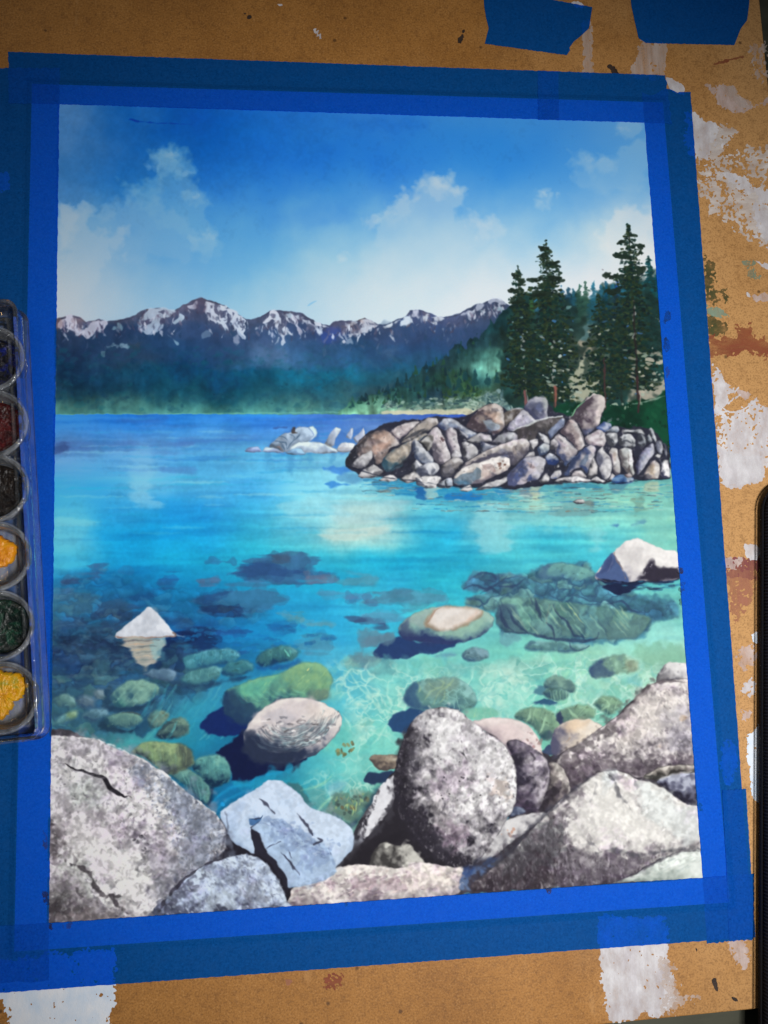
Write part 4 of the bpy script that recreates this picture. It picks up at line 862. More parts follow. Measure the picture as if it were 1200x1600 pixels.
    wash(14, '356 540 386 515 400 560 395 604 376 596', (44, 54, 90), .85, soft=2); wash(14, '250 670 310 650 330 680 290 708 250 700', (44, 76, 92), .7, soft=3)
    wash(14, '275 770 310 735 340 760 350 800 290 800', (52, 64, 100), .9, soft=1.5)
    # green boulder and its deep shadow
    wash(16, '208 620 230 570 350 488 400 540 500 590 560 610 490 660 420 682 330 680 240 660', (16, 34, 92), .95, soft=2.2, jit=1.5)
    rock(16, '355 470 370 400 430 370 560 320 700 290 800 240 870 215 950 225 1010 270 1040 330 1020 400 990 450 860 480 680 490 600 540 540 600 450 590 370 540', (98, 158, 138), (28, 60, 92), (134, 184, 140), L=(.6, -.75, .3), outl=.3, mott=.14, soft=1.6, round_=.9, bias=.05)
    wash(16, '355 470 370 400 430 370 470 420 540 480 600 540 540 600 450 590 370 540', (34, 60, 92), .85, soft=7, jit=3); wash(16, '700 300 800 245 880 220 980 250 1030 330 1000 400 860 430 760 400', (128, 168, 122), .5, soft=10, jit=4)
    wash(16, '430 380 600 320 700 300 640 380 560 440 470 430', (96, 190, 160), .5, soft=8); wash(16, '880 410 1010 390 1000 450 900 450', (100, 116, 108), .6, soft=5)
    for k in range(44):
        u = rng.uniform(560, 1000); v = rng.uniform(270, 440); L = rng.uniform(20, 60)
        stroke(16, f'{u} {v} {u + L * .5} {v - L * .6}', [1, 2.4, 1], [(170, 216, 150), (84, 150, 120), (190, 220, 150), (104, 150, 96)][rng.randint(4)], rng.uniform(.2, .5), soft=1.3)
    for k in range(14): stroke(16, f'{440 + k * 26} {430 - k * 4} {480 + k * 26} {470 - k * 5} {530 + k * 26} {470 - k * 4}', [1, 2.2, 1], (120, 206, 180) if k % 2 else (44, 104, 116), .35, soft=1.3)
    dab(482 - CX0, 1045 - CY0, 3, 2, -.6, col((220, 220, 150)), .9)
    # banded boulder
    wash(18, '430 140 480 110 600 20 640 60 800 130 1000 172 960 215 880 245 760 262 700 300 640 322 530 315 500 230 440 170', (14, 22, 60), .97, soft=2.2, jit=1.6)
    rock(16, '488 650 530 580 600 510 700 455 800 440 900 445 1000 480 1080 530 1098 580 1080 650 1020 720 940 790 820 840 700 850 580 830 510 760 486 700', (208, 200, 200), (62, 74, 96), (234, 228, 222), L=(.35, -.85, .4), outl=.5, mott=.14, round_=1., bias=.06)
    wash(16, '484 650 520 650 600 692 720 728 830 745 960 750 900 800 820 860 680 865 560 845 490 750', (38, 48, 74), .95, soft=6, jit=3)
    for k in range(44):   # bands that follow its lower edge
        f = k / 44.; r = 1 - f * .6
        cx, cy = 800, 560 - f * 20
        a0, a1 = .15 + rng.uniform(-.05, .2), 2.75 + rng.uniform(-.3, .2)
        q = np.linspace(a0, a1, 9)
        u = cx + 285 * r * np.cos(q); v = cy + 215 * r * np.sin(q) - (u - cx) * .22
        s = ' '.join(f'{a} {b_}' for a, b_ in zip(u + rng.uniform(-5, 5, 9), v + rng.uniform(-5, 5, 9)))
        c_ = [(92, 96, 108), (220, 224, 224), (140, 176, 182), (64, 70, 84)][k % 4]
        stroke(16, s, [1, 2.4, 3, 1.4], c_, rng.uniform(.35, .75) * (1 if f < .75 else .5), soft=.9, jit=.8)
    wash(16, '560 560 680 480 800 450 900 455 960 490 920 560 800 600 660 590', (206, 196, 198), .7, soft=8, jit=4); wash(16, '900 470 1000 490 1060 530 1020 590 920 590 880 540', (226, 214, 206), .6, soft=7, jit=3); wash(16, '620 560 720 520 800 560 720 600', (188, 186, 194), .5, soft=6)
    wash(16, '484 660 520 655 610 700 720 735 840 752 760 860 560 845 490 750', (38, 48, 72), .75, soft=5, jit=3)
    dabs(16, '530 600 700 560 1060 560 1000 700 720 730', 60, (.8, 2), [(110, 110, 120), (150, 150, 156), (238, 236, 234), (90, 86, 90)], (.35, .8), (1.5, 4), (-.5, .2))
    # stones below it
    wash(18, '270 250 330 290 400 350 400 470 380 480 300 400', (18, 44, 72), .9, soft=3)
    sub(17, '780 320 830 295 900 290 960 320 1020 380 1035 450 1010 505 940 440 860 380', (80, 136, 138), (34, 72, 90), (120, 176, 166), bias=.05)
    sub(17, '925 265 960 220 1060 195 1130 220 1165 300 1150 360 1050 400 980 340', (90, 160, 158), (18, 46, 72), (130, 196, 184), L=(.2, -.9, .3), bias=-.02)
    sub(17, '538 185 590 130 650 112 760 120 860 130 920 180 930 250 880 290 760 322 700 270 620 215', (128, 156, 120), (44, 58, 66), (164, 190, 140), bias=-.02, mott=.2)
    wash(17, '830 130 900 160 930 250 880 290 760 320 740 290 850 260', (56, 64, 68), .7, soft=6); wash(17, '610 150 660 130 680 180 720 230 690 250 640 200', (150, 184, 124), .5, soft=5)
    for k in range(16): stroke(17, f'{640 + k * 16} {150 + (k % 3) * 20} {645 + k * 16} {200 + (k % 4) * 20}', [1, 2.6, 1], [(180, 200, 146), (92, 120, 92), (140, 190, 160)][k % 3], .4, soft=1.3)
    for k in range(10): stroke(17, f'{840 + k * 16} {310 + k * 6} {870 + k * 14} {370 + k * 10} {880 + k * 14} {420 + k * 8}', [1, 2, 1], (110, 184, 180) if k % 2 else (48, 96, 108), .4)
    for k in range(10): stroke(17, f'{990 + k * 14} {230} {985 + k * 15} {320}', [1, 2.4, 1], (130, 204, 190) if k % 2 else (70, 140, 146), .35)
    wash(18, '400 490 440 400 540 340 650 340 650 380 540 450 440 515', (18, 116, 168), .75, soft=4, jit=3, jk='sml')
    wash(18, '530 320 640 330 760 260 900 240 780 320 680 370 560 350', (30, 150, 186), .7, soft=4, jit=3, jk='sml')
    for s in ('400 470 460 400 560 350 660 345', '430 500 500 440 600 390', '420 430 470 400', '640 330 720 290 840 260'): stroke(18, s, [1, 4, 2], (26, 150, 200), .6, soft=2)
    dab(230 + 117 - CX0, 1140 + 118 - CY0, 3, 4, 0, col((30, 160, 226)), .8)
    wash(20, '460 10 540 15 590 80 640 150 600 165 540 80', (62, 100, 106), .75, soft=3, jit=2, jk='sml'); wash(20, '590 60 680 40 740 120 720 190 640 170', (100, 160, 156), .6, soft=4)
    wash(20, '720 130 780 80 900 70 1010 60 1020 110 960 180 880 280 800 220 740 190', (92, 116, 104), .75, soft=4, jit=3, jk='sml')
    dabs(20, '740 130 900 70 1010 70 940 180 860 250 780 200', 40, (1, 3), [(60, 78, 78), (120, 104, 74), (140, 170, 120), (84, 140, 130)], (.4, .8), (1, 2))
    for s in ('870 150 890 180 880 215', '900 120 910 150 900 200', '930 110 930 150', '830 170 850 150 850 190', '860 100 850 130'): stroke(20, s, [1, 3, 1], (190, 214, 140), .7)
    wash(20, '760 200 860 270 980 150 1040 60 1090 10 1000 160 880 300', (34, 60, 84), .75, soft=4)
    for s in ('640 230 700 150 760 100', '720 90 830 30', '820 80 870 0', '560 60 700 20 760 -40'): stroke(20, s, [1, 4, 1], (170, 226, 180), .5, soft=2)
    wash(21, '195 230 260 180 400 180 405 205 330 245 240 262', (30, 44, 78), .92, soft=2); wash(21, '-20 260 110 240 60 300 -20 330', (120, 170, 200), .4, soft=6)
    rock(21, '225 105 260 80 400 78 435 85 420 150 330 178 280 165', (152, 138, 122), (84, 76, 74), (190, 182, 164), outl=.3, mott=.25)
    dabs(21, '20 60 60 10 130 0 120 60 60 80', 22, (1, 2.6), [(110, 110, 70), (140, 140, 96), (90, 84, 60)], (.5, .9))
    # white boulder at right with navy flank
    wash(12, '755 470 900 470 1165 465 1120 500 1010 485 940 510 900 535 860 546 800 505', (26, 34, 66), .95, soft=1.6, jit=2, jk='wav')
    for _ in range(30):
        u = rng.uniform(770, 1150); v = rng.uniform(480, 530); L = rng.uniform(20, 80)
        stroke(12, f'{u} {v} {u + L * .5} {v + 1} {u + L} {v}', [1, 2, 1], [(26, 36, 70), (40, 70, 120), (60, 140, 170)][rng.randint(3)], rng.uniform(.4, .8))
    rock(12, '745 460 770 415 840 330 900 275 960 262 1020 288 1090 318 1165 335 1175 465 1060 478 960 478 880 485 770 476', (232, 228, 226), (150, 146, 160), (246, 243, 240), outl=.2, mott=.12, round_=1.3, bias=.12)
    wash(12, '742 452 775 405 810 355 842 330 850 372 880 412 905 478 830 484 778 476', (70, 92, 140), .95, soft=1.6, jit=1.4); wash(12, '760 450 800 380 830 350 840 400 800 440', (50, 62, 104), .5, soft=4); stroke(12, '800 440 830 390 836 350', [1, 3, 1], (110, 120, 160), .5)
    wash(12, '985 440 1000 400 1030 375 1060 402 1120 398 1175 405 1178 470 1050 482 990 468 960 475 1000 450', (40, 36, 52), .93, soft=3.5, jit=2., jk='sml'); dabs(12, '985 400 1040 372 1050 400 1000 450', 14, (.7, 1.5), [(80, 74, 90), (170, 166, 174)], (.3, .6))
    stroke(12, '842 335 852 375 885 415 900 470', [1, 2, 1], (140, 120, 116), .7); wash(12, '880 320 960 290 990 340 920 400', (208, 204, 204), .5, soft=6, jit=4); stroke(12, '760 470 900 488 960 478', [2, 2, 2], (20, 22, 40), .8)

def paint_pile():
    # reflections under the pile
    for z, s, c_, al in ((6, '300 690 600 690 820 730 1000 740 1180 740 1180 800 700 800 500 770 330 740', (40, 140, 190), .5), (6, '585 730 640 730 650 800 590 800', (30, 90, 160), .75), (6, '640 730 740 735 745 790 660 800', (176, 208, 200), .7), (6, '260 740 400 730 490 745 460 765 330 760', (70, 90, 110), .75),
                         (6, '170 690 300 680 450 700 380 720 220 715', (30, 110, 180), .6), (7, '440 1000 620 1010 640 1060 520 1080', (40, 130, 190), .6), (7, '690 1040 880 1020 900 1100 760 1130 700 1090', (120, 124, 140), .6), (7, '820 990 900 985 900 1137 830 1137', (196, 210, 176), .6),
                         (7, '0 1090 160 1090 330 1110 300 1137 0 1137', (20, 110, 190), .7), (8, '80 940 300 930 420 960 300 970 100 975', (50, 130, 160), .6), (8, '560 950 700 940 690 990 600 1000', (70, 120, 150), .6), (8, '880 930 1000 920 1010 1000 900 1000', (196, 196, 164), .6), (8, '820 1020 930 1015 890 1060 830 1070', (100, 104, 96), .6),
                         (12, '510 110 620 80 740 85 720 130 600 150 520 145', (120, 170, 172), .7), (12, '820 200 860 190 860 212', (60, 110, 180), .8), (12, '920 180 1000 165 1005 200 930 205', (90, 150, 180), .7), (12, '920 60 990 50 1000 110 950 140', (110, 150, 140), .6)):
        wash(z, s, c_, al, soft=2.5, jit=2.5, jk='wav')
    for _ in range(360):
        x = rng.uniform(560, 1042); y = rng.uniform(754, 800) if x > 640 else rng.uniform(748, 775); L = rng.uniform(6, 30)
        stroke('P', [(x - CX0, y - CY0), (x + L - CX0, y - CY0 + rng.uniform(-.5, .5))], rng.uniform(1, 2.8), [(60, 74, 90), (40, 120, 170), (190, 222, 212), (110, 110, 116), (30, 130, 190), (90, 190, 200), (140, 112, 96), (214, 220, 200)][rng.randint(8)], rng.uniform(.3, .75))
    rock(12, '630 80 650 66 690 68 695 86 660 90', (190, 190, 190), (60, 60, 70), outl=.6); wash(12, '690 75 735 75 735 100 690 95', (110, 120, 116), .7, soft=2)
    # far pale rocks
    for u, v0, v1 in ((235, 340, 470), (410, 350, 480), (430, 360, 500), (570, 345, 430), (745, 345, 420), (500, 355, 400)):
        stroke(9, f'{u} {v0} {u + 3} {(v0 + v1) / 2} {u - 4} {v1}', [9, 8, 2], (70, 150, 200), .5, soft=3, jit=1.5)
    wash(9, '680 460 760 445 860 440 900 470 820 500 720 480', (50, 120, 214), .7, soft=2.5); wash(9, '680 575 740 560 800 570 880 590 780 600 700 595', (40, 120, 210), .75, soft=2); wash(9, '780 520 900 500 1000 540 900 580 800 560', (80, 140, 190), .6, soft=3)
    wash(9, '280 142 330 128 400 132 395 155 310 158', (44, 54, 110), .75, soft=2.5, jit=1.5)
    wash(9, '225 335 250 290 300 230 360 180 440 140 600 124 640 180 640 230 700 250 740 170 785 135 820 155 860 200 890 140 920 150 990 130 1005 210 900 335 600 345', (60, 110, 190), .5, soft=2.5)
    pale = [('65 330 100 295 170 290 195 325 130 335', (146, 156, 186)), ('195 325 240 290 340 300 362 335 250 332', (178, 188, 206)), ('255 285 300 235 360 185 430 175 470 140 560 140 600 180 620 210 560 255 480 270 390 335 300 300', (160, 172, 180)),
            ('560 142 600 128 630 180 600 232 560 252 596 195', (180, 196, 214)), ('690 262 740 175 780 145 815 160 775 230 760 282 720 285', (190, 192, 196)), ('400 315 480 260 620 250 700 270 770 305 775 335 540 340 500 308', (190, 198, 202)),
            ('378 345 430 305 500 305 545 347 470 356', (134, 166, 188)), ('850 212 890 150 912 148 900 230 870 225', (200, 204, 214)), ('910 222 960 180 990 142 1000 215 940 262', (208, 208, 216)), ('775 317 810 265 880 258 930 270 900 327 800 334', (200, 194, 190))]
    for s, c_ in pale:
        c_ = (c_[0] * .92, c_[1] * .98, min(255, c_[2] * 1.07)); rock(9, s, c_, tuple(int(q * .58) for q in c_), outl=.35, mott=.15, jit=.4, bias=.08)
    for s in ('300 240 340 250 380 260 390 300', '330 205 380 215 410 250', '410 190 450 210 440 250 390 310', '500 180 470 220 420 270', '340 240 360 280 375 320', '270 280 310 270'): stroke(9, s, [1, 2.4, 1], (70, 96, 124), .75)
    wash(9, '440 140 460 136 455 170 480 178 440 192 428 182', (66, 56, 54), .85, soft=1); stroke(9, '310 292 340 296 360 330', [1, 2, 1], (150, 110, 100), .7); stroke(9, '690 262 770 300 900 300', [1, 1, 1], (170, 160, 150), .5)
    # the dark mass everything sits in
    wash('P', '541 728 548 705 570 680 600 662 640 655 690 652 730 650 745 640 770 630 790 640 815 640 830 622 850 620 865 640 892 648 915 622 935 618 945 635 940 665 985 668 1018 668 1035 690 1046 700 1048 748 1010 750 960 754 900 752 820 762 750 762 690 760 640 750 590 746 560 740', (44, 46, 60), 1, soft=1.5, jit=1.2)
    R = [
     # left shoulder
     (6, '395 340 450 290 520 265 590 258 605 270 540 320 480 372 450 392', (178, 164, 166), {'dark': (86, 78, 92)}),
     (6, '90 560 100 510 150 440 240 350 330 320 380 335 440 380 456 420 400 450 370 510 320 560 230 582 140 585', (140, 118, 114), {'dark': (38, 40, 52), 'L': (.8, -.5, .3), 'bias': -.05}),
     (6, '470 412 520 350 600 280 650 240 720 238 736 270 700 300 620 345 540 392', (146, 136, 128), {'dark': (52, 54, 62)}),
     (6, '340 570 350 520 420 460 560 380 640 340 660 350 600 390 550 420 540 480 480 560 420 600 370 610', (150, 138, 124), {'dark': (42, 66, 84), 'mott': .25}),
     (6, '655 350 690 310 730 300 770 360 800 440 822 510 790 548 740 562 700 520 690 450 660 400', (190, 180, 186), {'dark': (84, 80, 92), 'mott': .22}),
     (6, '555 402 575 388 620 420 660 470 700 520 690 552 620 550 570 520 560 460', (128, 138, 158), {'dark': (60, 72, 100)}),
     (6, '730 285 760 245 820 235 870 265 930 310 1002 345 950 372 900 360 850 300 780 322 750 312', (122, 138, 168), {'dark': (52, 62, 96)}),
     (6, '780 350 800 310 830 300 860 340 880 420 892 500 850 516 820 490 800 430', (162, 150, 160), {'dark': (76, 72, 88), 'mott': .25}),
     (6, '820 500 850 460 890 470 895 510 850 530', (176, 174, 184), {}),
     (6, '890 420 930 400 1000 450 1007 482 940 532 910 520 895 470', (172, 172, 176), {'mott': .24}),
     (6, '860 300 900 330 940 360 930 380 880 350', (150, 156, 176), {}),
     (6, '545 570 580 528 618 560 610 590 570 606', (186, 190, 200), {}), (6, '580 612 610 570 660 545 720 550 742 590 700 637 620 642', (178, 182, 192), {'dark': (70, 76, 96)}),
     (6, '750 622 760 570 800 530 860 510 908 540 850 592 820 642 770 642', (160, 152, 152), {'mott': .26}),
     (6, '170 640 210 600 280 560 330 590 346 612 290 652 200 656', (176, 174, 178), {'dark': (70, 70, 80)}), (6, '318 662 400 628 452 660 400 680 330 674', (196, 192, 194), {}),
     (6, '130 560 180 510 260 460 278 490 270 520 210 582 150 582', (178, 178, 184), {'dark': (96, 96, 106), 'mott': .22}),
     (6, '466 665 510 630 570 612 606 640 590 676 520 684', (190, 184, 184), {}), (6, '582 702 585 655 640 640 747 645 735 692 715 722 640 724', (212, 210, 212), {'bias': .08}), (6, '718 706 780 660 822 655 827 716 770 724', (178, 188, 204), {}),
     (6, '600 400 700 340 690 440 650 470 620 420', (110, 108, 104), {'mott': .26}),
     # crown
     (7, '545 300 600 260 680 235 742 250 700 300 620 372 570 422 550 380', (100, 90, 84), {'con': .5}), (7, '580 442 640 360 740 250 800 290 880 372 830 392 740 422 640 462', (168, 168, 188), {'dark': (100, 100, 126)}),
     (7, '180 422 230 320 300 260 360 215 470 192 530 222 552 300 557 420 500 482 440 492 420 470 300 472 220 442', (150, 132, 124), {'dark': (70, 60, 68), 'L': (.85, -.45, .25), 'bias': -.06}),
     (7, '760 200 800 150 870 125 950 130 980 170 982 330 920 357 880 362 800 292 750 240', (116, 120, 146), {'dark': (60, 64, 94), 'mott': .22}),
     (7, '630 467 740 420 880 370 1000 335 1130 313 1157 345 1150 400 1080 480 1020 542 980 500 900 470 850 562 790 552 690 542 680 490', (72, 68, 70), {'dark': (44, 44, 52), 'con': .4, 'lite': (110, 106, 108)}),
     (7, '985 482 1020 430 1080 380 1130 330 1157 350 1140 412 1060 492 1010 542', (118, 134, 168), {'dark': (58, 70, 106), 'mott': .26}),
     (7, '190 562 250 510 330 485 422 510 427 560 350 577 240 587', (160, 160, 164), {}), (7, '430 572 470 530 570 480 640 473 680 500 687 542 600 572 520 592', (160, 164, 174), {'mott': .25}), (7, '313 582 340 573 420 598 482 605 400 642 330 667', (140, 150, 174), {}),
     (7, '130 590 160 570 250 595 295 660 290 690 180 750 150 740', (170, 170, 176), {'mott': .24}),
     # logs
     (7, '120 850 170 780 280 710 420 630 560 580 700 543 780 548 808 590 802 650 740 722 660 792 620 792 610 740 540 705 420 732 320 772 200 832', (184, 174, 168), {'dark': (74, 72, 88), 'L': (.3, -.9, .3), 'mott': .2}),
     (7, '62 922 90 870 170 810 310 770 420 730 530 706 602 730 620 790 592 852 470 902 350 962 250 987 100 1002 62 972', (214, 200, 188), {'dark': (110, 104, 116), 'L': (.2, -.9, .4), 'bias': .08, 'mott': .16}),
     (7, '273 1047 320 1010 450 960 592 913 592 952 500 1007 400 1037 300 1052', (200, 200, 204), {'bias': .06}), (7, '113 1047 210 993 247 1052 180 1062', (198, 196, 196), {}), (7, '-30 960 0 925 35 960 35 1015 -20 1025', (170, 184, 204), {}),
     (7, '596 992 590 900 640 850 740 740 800 713 900 708 957 745 957 800 922 882 882 942 800 962 740 987 660 1002', (170, 168, 186), {'dark': (70, 78, 116), 'L': (.9, -.3, .3), 'mott': .2}),
     (7, '760 720 800 670 840 665 850 700 800 712', (176, 172, 180), {}),
     (7, '808 560 850 545 887 550 882 590 830 652 815 622', (192, 190, 196), {}), (7, '885 490 910 478 960 508 1007 560 1000 592 940 592 895 540', (166, 170, 180), {'mott': .26}), (7, '888 622 940 588 1007 595 1012 640 960 692 900 702', (174, 188, 198), {'dark': (60, 74, 104)}),
     (7, '958 722 1000 678 1060 708 1097 760 1060 802 980 792', (160, 170, 190), {'dark': (34, 52, 102), 'L': (.2, -.95, .2)}), (7, '908 962 960 893 1002 920 990 957 940 972', (204, 202, 204), {}), (7, '1008 932 1060 858 1112 850 1117 892 1080 932', (200, 196, 202), {'dark': (70, 90, 150)}), (7, '1068 822 1090 793 1102 815 1085 832', (190, 190, 196), {}),
     # right half
     (8, '10 580 25 520 80 465 130 500 200 570 257 627 220 692 150 752 120 720 60 650 70 580 30 600', (174, 162, 166), {'dark': (64, 72, 104), 'mott': .24}), (8, '3 602 8 540 40 513 77 560 62 600 20 617', (198, 192, 198), {}),
     (8, '188 312 240 230 330 150 400 98 472 108 507 150 512 222 482 292 450 392 400 432 330 472 300 440 270 380 230 335', (166, 154, 156), {'dark': (70, 60, 72), 'L': (.92, -.25, .2), 'mott': .26, 'lite': (210, 200, 196)}),
     (8, '98 452 150 370 200 328 252 370 292 460 320 550 302 602 260 632 220 570 140 490', (176, 158, 156), {'dark': (84, 74, 84), 'L': (.8, -.4, .3), 'mott': .26}),
     (8, '438 412 500 358 560 368 572 400 520 452 470 432', (76, 104, 168), {'dark': (40, 58, 120)}), (8, '518 442 590 393 632 400 642 442 600 462', (126, 140, 162), {'mott': .26}),
     (8, '328 502 390 470 460 426 512 460 517 532 490 592 420 582 370 572 335 540', (158, 144, 150), {'dark': (76, 72, 92), 'mott': .26}), (8, '513 482 550 458 622 465 627 560 590 597 530 562', (172, 176, 182), {'mott': .4}), (8, '638 512 690 468 760 478 802 520 797 582 740 597 650 572', (176, 182, 188), {'mott': .36}),
     (8, '668 452 700 428 850 428 882 460 862 478 780 458 690 462', (160, 166, 172), {'mott': .4}), (8, '818 562 820 480 860 468 892 520 892 572 850 592', (146, 156, 166), {'mott': .4}), (8, '893 502 920 463 947 500 942 542 905 557', (136, 148, 162), {'mott': .3}), (8, '923 430 945 408 977 455 997 520 982 552 955 520 935 470', (146, 156, 168), {'mott': .3}),
     (8, '798 772 830 680 880 610 950 558 972 600 972 660 922 722 870 802 820 852 800 820', (122, 126, 156), {'dark': (50, 52, 80), 'L': (.8, -.5, .2), 'mott': .2}), (8, '985 560 1020 528 1047 560 1052 650 1010 657 980 610', (100, 106, 130), {}), (8, '1050 560 1080 560 1095 640 1090 690 1055 650', (70, 76, 100), {}), (8, '978 682 1000 650 1042 660 1032 692', (206, 206, 208), {}),
     (8, '878 852 920 770 980 713 1017 740 1027 822 1012 887 930 897', (180, 164, 152), {'dark': (74, 70, 82), 'L': (.8, -.4, .3)}), (8, '1038 782 1060 720 1110 713 1118 872 1050 872', (214, 212, 214), {'dark': (50, 52, 76), 'mott': .3}),
     (8, '128 852 180 750 270 640 340 588 382 573 417 600 417 680 372 762 340 832 290 780 220 792 160 852', (160, 154, 164), {'dark': (52, 66, 106), 'L': (.9, -.35, .2)}), (8, '348 872 370 780 405 690 422 720 442 780 442 852 390 882', (196, 190, 190), {}),
     (8, '428 682 440 630 480 593 512 630 572 710 580 792 562 852 520 897 490 872 460 800', (190, 188, 192), {'dark': (90, 92, 110), 'mott': .24}), (8, '558 652 575 603 632 610 652 700 657 822 620 852 590 800 575 700', (196, 190, 188), {'dark': (90, 84, 96)}), (8, '633 632 700 596 772 615 782 700 792 842 760 862 700 822 660 760', (192, 196, 192), {'dark': (96, 92, 96), 'mott': .24}),
     (8, '198 862 230 820 280 808 332 850 332 872 240 882', (196, 184, 186), {}), (8, '545 892 580 838 612 860 580 912', (196, 190, 192), {}), (8, '38 912 100 878 250 868 372 900 350 917 150 927', (224, 218, 220), {'bias': .1}), (8, '378 902 430 868 512 900 500 917 400 914', (218, 214, 218), {'bias': .1}), (8, '568 922 620 858 690 848 782 880 772 927 650 937', (74, 122, 180), {'dark': (30, 64, 122)}), (8, '690 852 740 833 767 865 720 872', (200, 170, 170), {})]
    for z, s, c_, k in R:
        lum = sum(c_) / 3; c_ = tuple((q * .66 + lum * .34) * 1.04 for q in c_)
        if 'dark' in k: k = dict(k, dark=tuple(q * .9 + 12 for q in k['dark']))
        k = dict(k); k.setdefault('mott', .24); k.setdefault('outl', .32); k.setdefault('lite', tuple(min(255, q * .45 + 128) for q in c_)); k.setdefault('jit', .45); k.setdefault('con', 1.35); k.setdefault('round_', .95)
        rock(z, s, c_, **k)
    # hand touches on the pile
    T = [(6, '290 340 360 330 430 380 420 410 340 400 270 380', (206, 164, 138), .6, 4), (6, '270 440 330 410 400 400 370 450 300 480', (206, 156, 132), .65, 3), (6, '95 560 105 510 160 440 240 360 220 430 150 510 130 570', (36, 38, 50), .7, 3), (6, '230 410 260 400 270 440 230 430', (190, 180, 178), .6, 2),
         (6, '560 300 620 280 690 275 640 310 570 330', (188, 176, 164), .6, 2.5), (6, '650 250 720 245 730 262 680 275', (196, 190, 188), .6, 2), (6, '350 590 360 530 430 540 480 560 420 600', (48, 96, 120), .75, 3), (6, '370 520 430 500 470 520 420 550', (200, 186, 164), .7, 2), (6, '440 460 500 440 530 470 470 490', (188, 172, 150), .6, 2),
         (6, '585 702 586 662 640 690 660 722', (60, 70, 96), .85, 1), (6, '280 620 330 590 346 612 300 650', (64, 64, 76), .7, 2), (6, '590 610 640 580 650 620 610 636', (66, 72, 96), .7, 1.5), (6, '670 600 700 595 696 625 670 630', (66, 72, 96), .7, 1.2), (6, '545 430 560 395 575 400 575 480 560 500', (46, 56, 84), .7, 1.5), (6, '760 600 820 560 850 600 800 640 760 640', (90, 92, 110), .5, 3),
         (6, '690 360 720 340 760 380 790 470 760 470 720 420', (206, 194, 196), .6, 3), (6, '1020 400 1060 410 1030 440', (60, 76, 120), .5, 2),
         (7, '300 260 380 215 470 205 520 235 440 240 350 250', (214, 196, 186), .65, 2), (7, '430 240 490 240 500 270 430 275', (90, 84, 92), .7, 1.5), (7, '360 290 440 260 510 290 480 330 540 380 470 370 400 330', (214, 172, 146), .6, 2.5), (7, '340 360 420 360 480 400 510 440 450 450 400 420', (158, 186, 208), .8, 2), (7, '370 400 430 430 440 470 380 450', (120, 150, 190), .7, 2), (7, '500 300 530 350 550 420 530 400 490 340', (206, 180, 160), .6, 2),
         (7, '800 190 900 170 950 190 940 280 880 330 810 270', (62, 68, 98), .65, 4), (7, '870 210 920 200 940 290 890 300', (84, 98, 142), .6, 2.5), (7, '770 200 810 155 900 130 960 140 940 160 830 180', (160, 160, 178), .6, 2), (7, '950 160 980 180 980 320 960 300', (160, 170, 166), .6, 1.5),
         (7, '60 922 190 882 290 840 326 880 310 932 230 987 90 1002 60 970', (84, 116, 142), .9, 1.6), (7, '65 950 160 950 200 985 90 1000', (60, 130, 176), .6, 3), (7, '340 830 400 850 440 900 380 940 330 920', (214, 184, 178), .6, 3), (7, '350 810 380 790 440 800 470 860 420 850 370 840', (150, 116, 116), .6, 1.8), (7, '520 690 580 690 600 720 520 720', (76, 88, 132), .6, 2.5),
         (7, '620 740 700 700 780 640 740 720 660 790', (84, 80, 90), .6, 3), (7, '500 640 560 640 590 680 500 680', (86, 96, 140), .45, 3), (7, '640 640 680 600 670 700', (120, 106, 104), .6, 2), (7, '700 630 730 590 740 680', (130, 118, 116), .5, 2), (7, '750 610 770 570 790 640', (140, 128, 130), .5, 2),
         (7, '690 962 760 880 768 800 830 768 872 820 850 862 800 932 740 992 670 997', (206, 192, 198), .85, 2), (7, '640 930 700 870 782 785 770 872 690 962', (62, 78, 132), .85, 1.5), (7, '600 980 600 900 680 830 640 940', (60, 66, 104), .8, 2), (7, '790 780 830 785 850 820 810 815', (140, 110, 112), .6, 1.2), (7, '780 940 830 880 820 950', (50, 70, 130), .7, 1.2), (7, '850 720 940 740 930 840 880 930 860 880 890 800', (190, 186, 196), .5, 4),
         (8, '200 310 260 240 330 180 380 180 330 260 270 330 240 340', (66, 56, 66), .6, 5), (8, '420 120 470 120 500 160 480 250 450 200', (206, 196, 192), .6, 4), (8, '310 440 400 410 440 400 400 430 330 472', (84, 110, 160), .7, 3), (8, '190 345 215 340 230 380 200 370', (214, 186, 186), .6, 2), (8, '130 740 200 690 230 690 150 755', (54, 84, 140), .6, 2),
         (8, '120 850 180 750 270 645 300 650 240 740 160 850', (54, 70, 112), .75, 2.5), (8, '270 740 340 670 360 690 320 760', (84, 112, 150), .8, 1.5), (8, '350 600 400 590 405 660 370 640', (214, 204, 200), .6, 2), (8, '720 650 745 655 750 790 730 820 722 720', (108, 92, 90), .75, 1.2), (8, '590 650 610 640 625 720 600 720', (206, 172, 150), .5, 2), (8, '640 640 700 605 760 620 700 640', (196, 212, 212), .6, 2),
         (8, '840 690 920 620 950 600 930 660 850 720', (130, 150, 190), .5, 3), (8, '930 790 970 770 980 840 940 850', (206, 176, 136), .5, 2.5), (8, '885 860 920 840 940 890 890 895', (50, 52, 70), .7, 1.5), (8, '1040 800 1070 790 1075 860 1045 860', (46, 50, 80), .8, 1.5), (8, '590 900 640 865 700 860 680 890 620 905', (110, 160, 210), .7, 1.5)]
    for z, s, c_, al, so in T:
        lum = sum(c_) / 3; wash(z, s, tuple(q * .75 + lum * .25 for q in c_), al * .85, soft=so, jit=1.2, jk='fin', tex=.1, tk='fin')
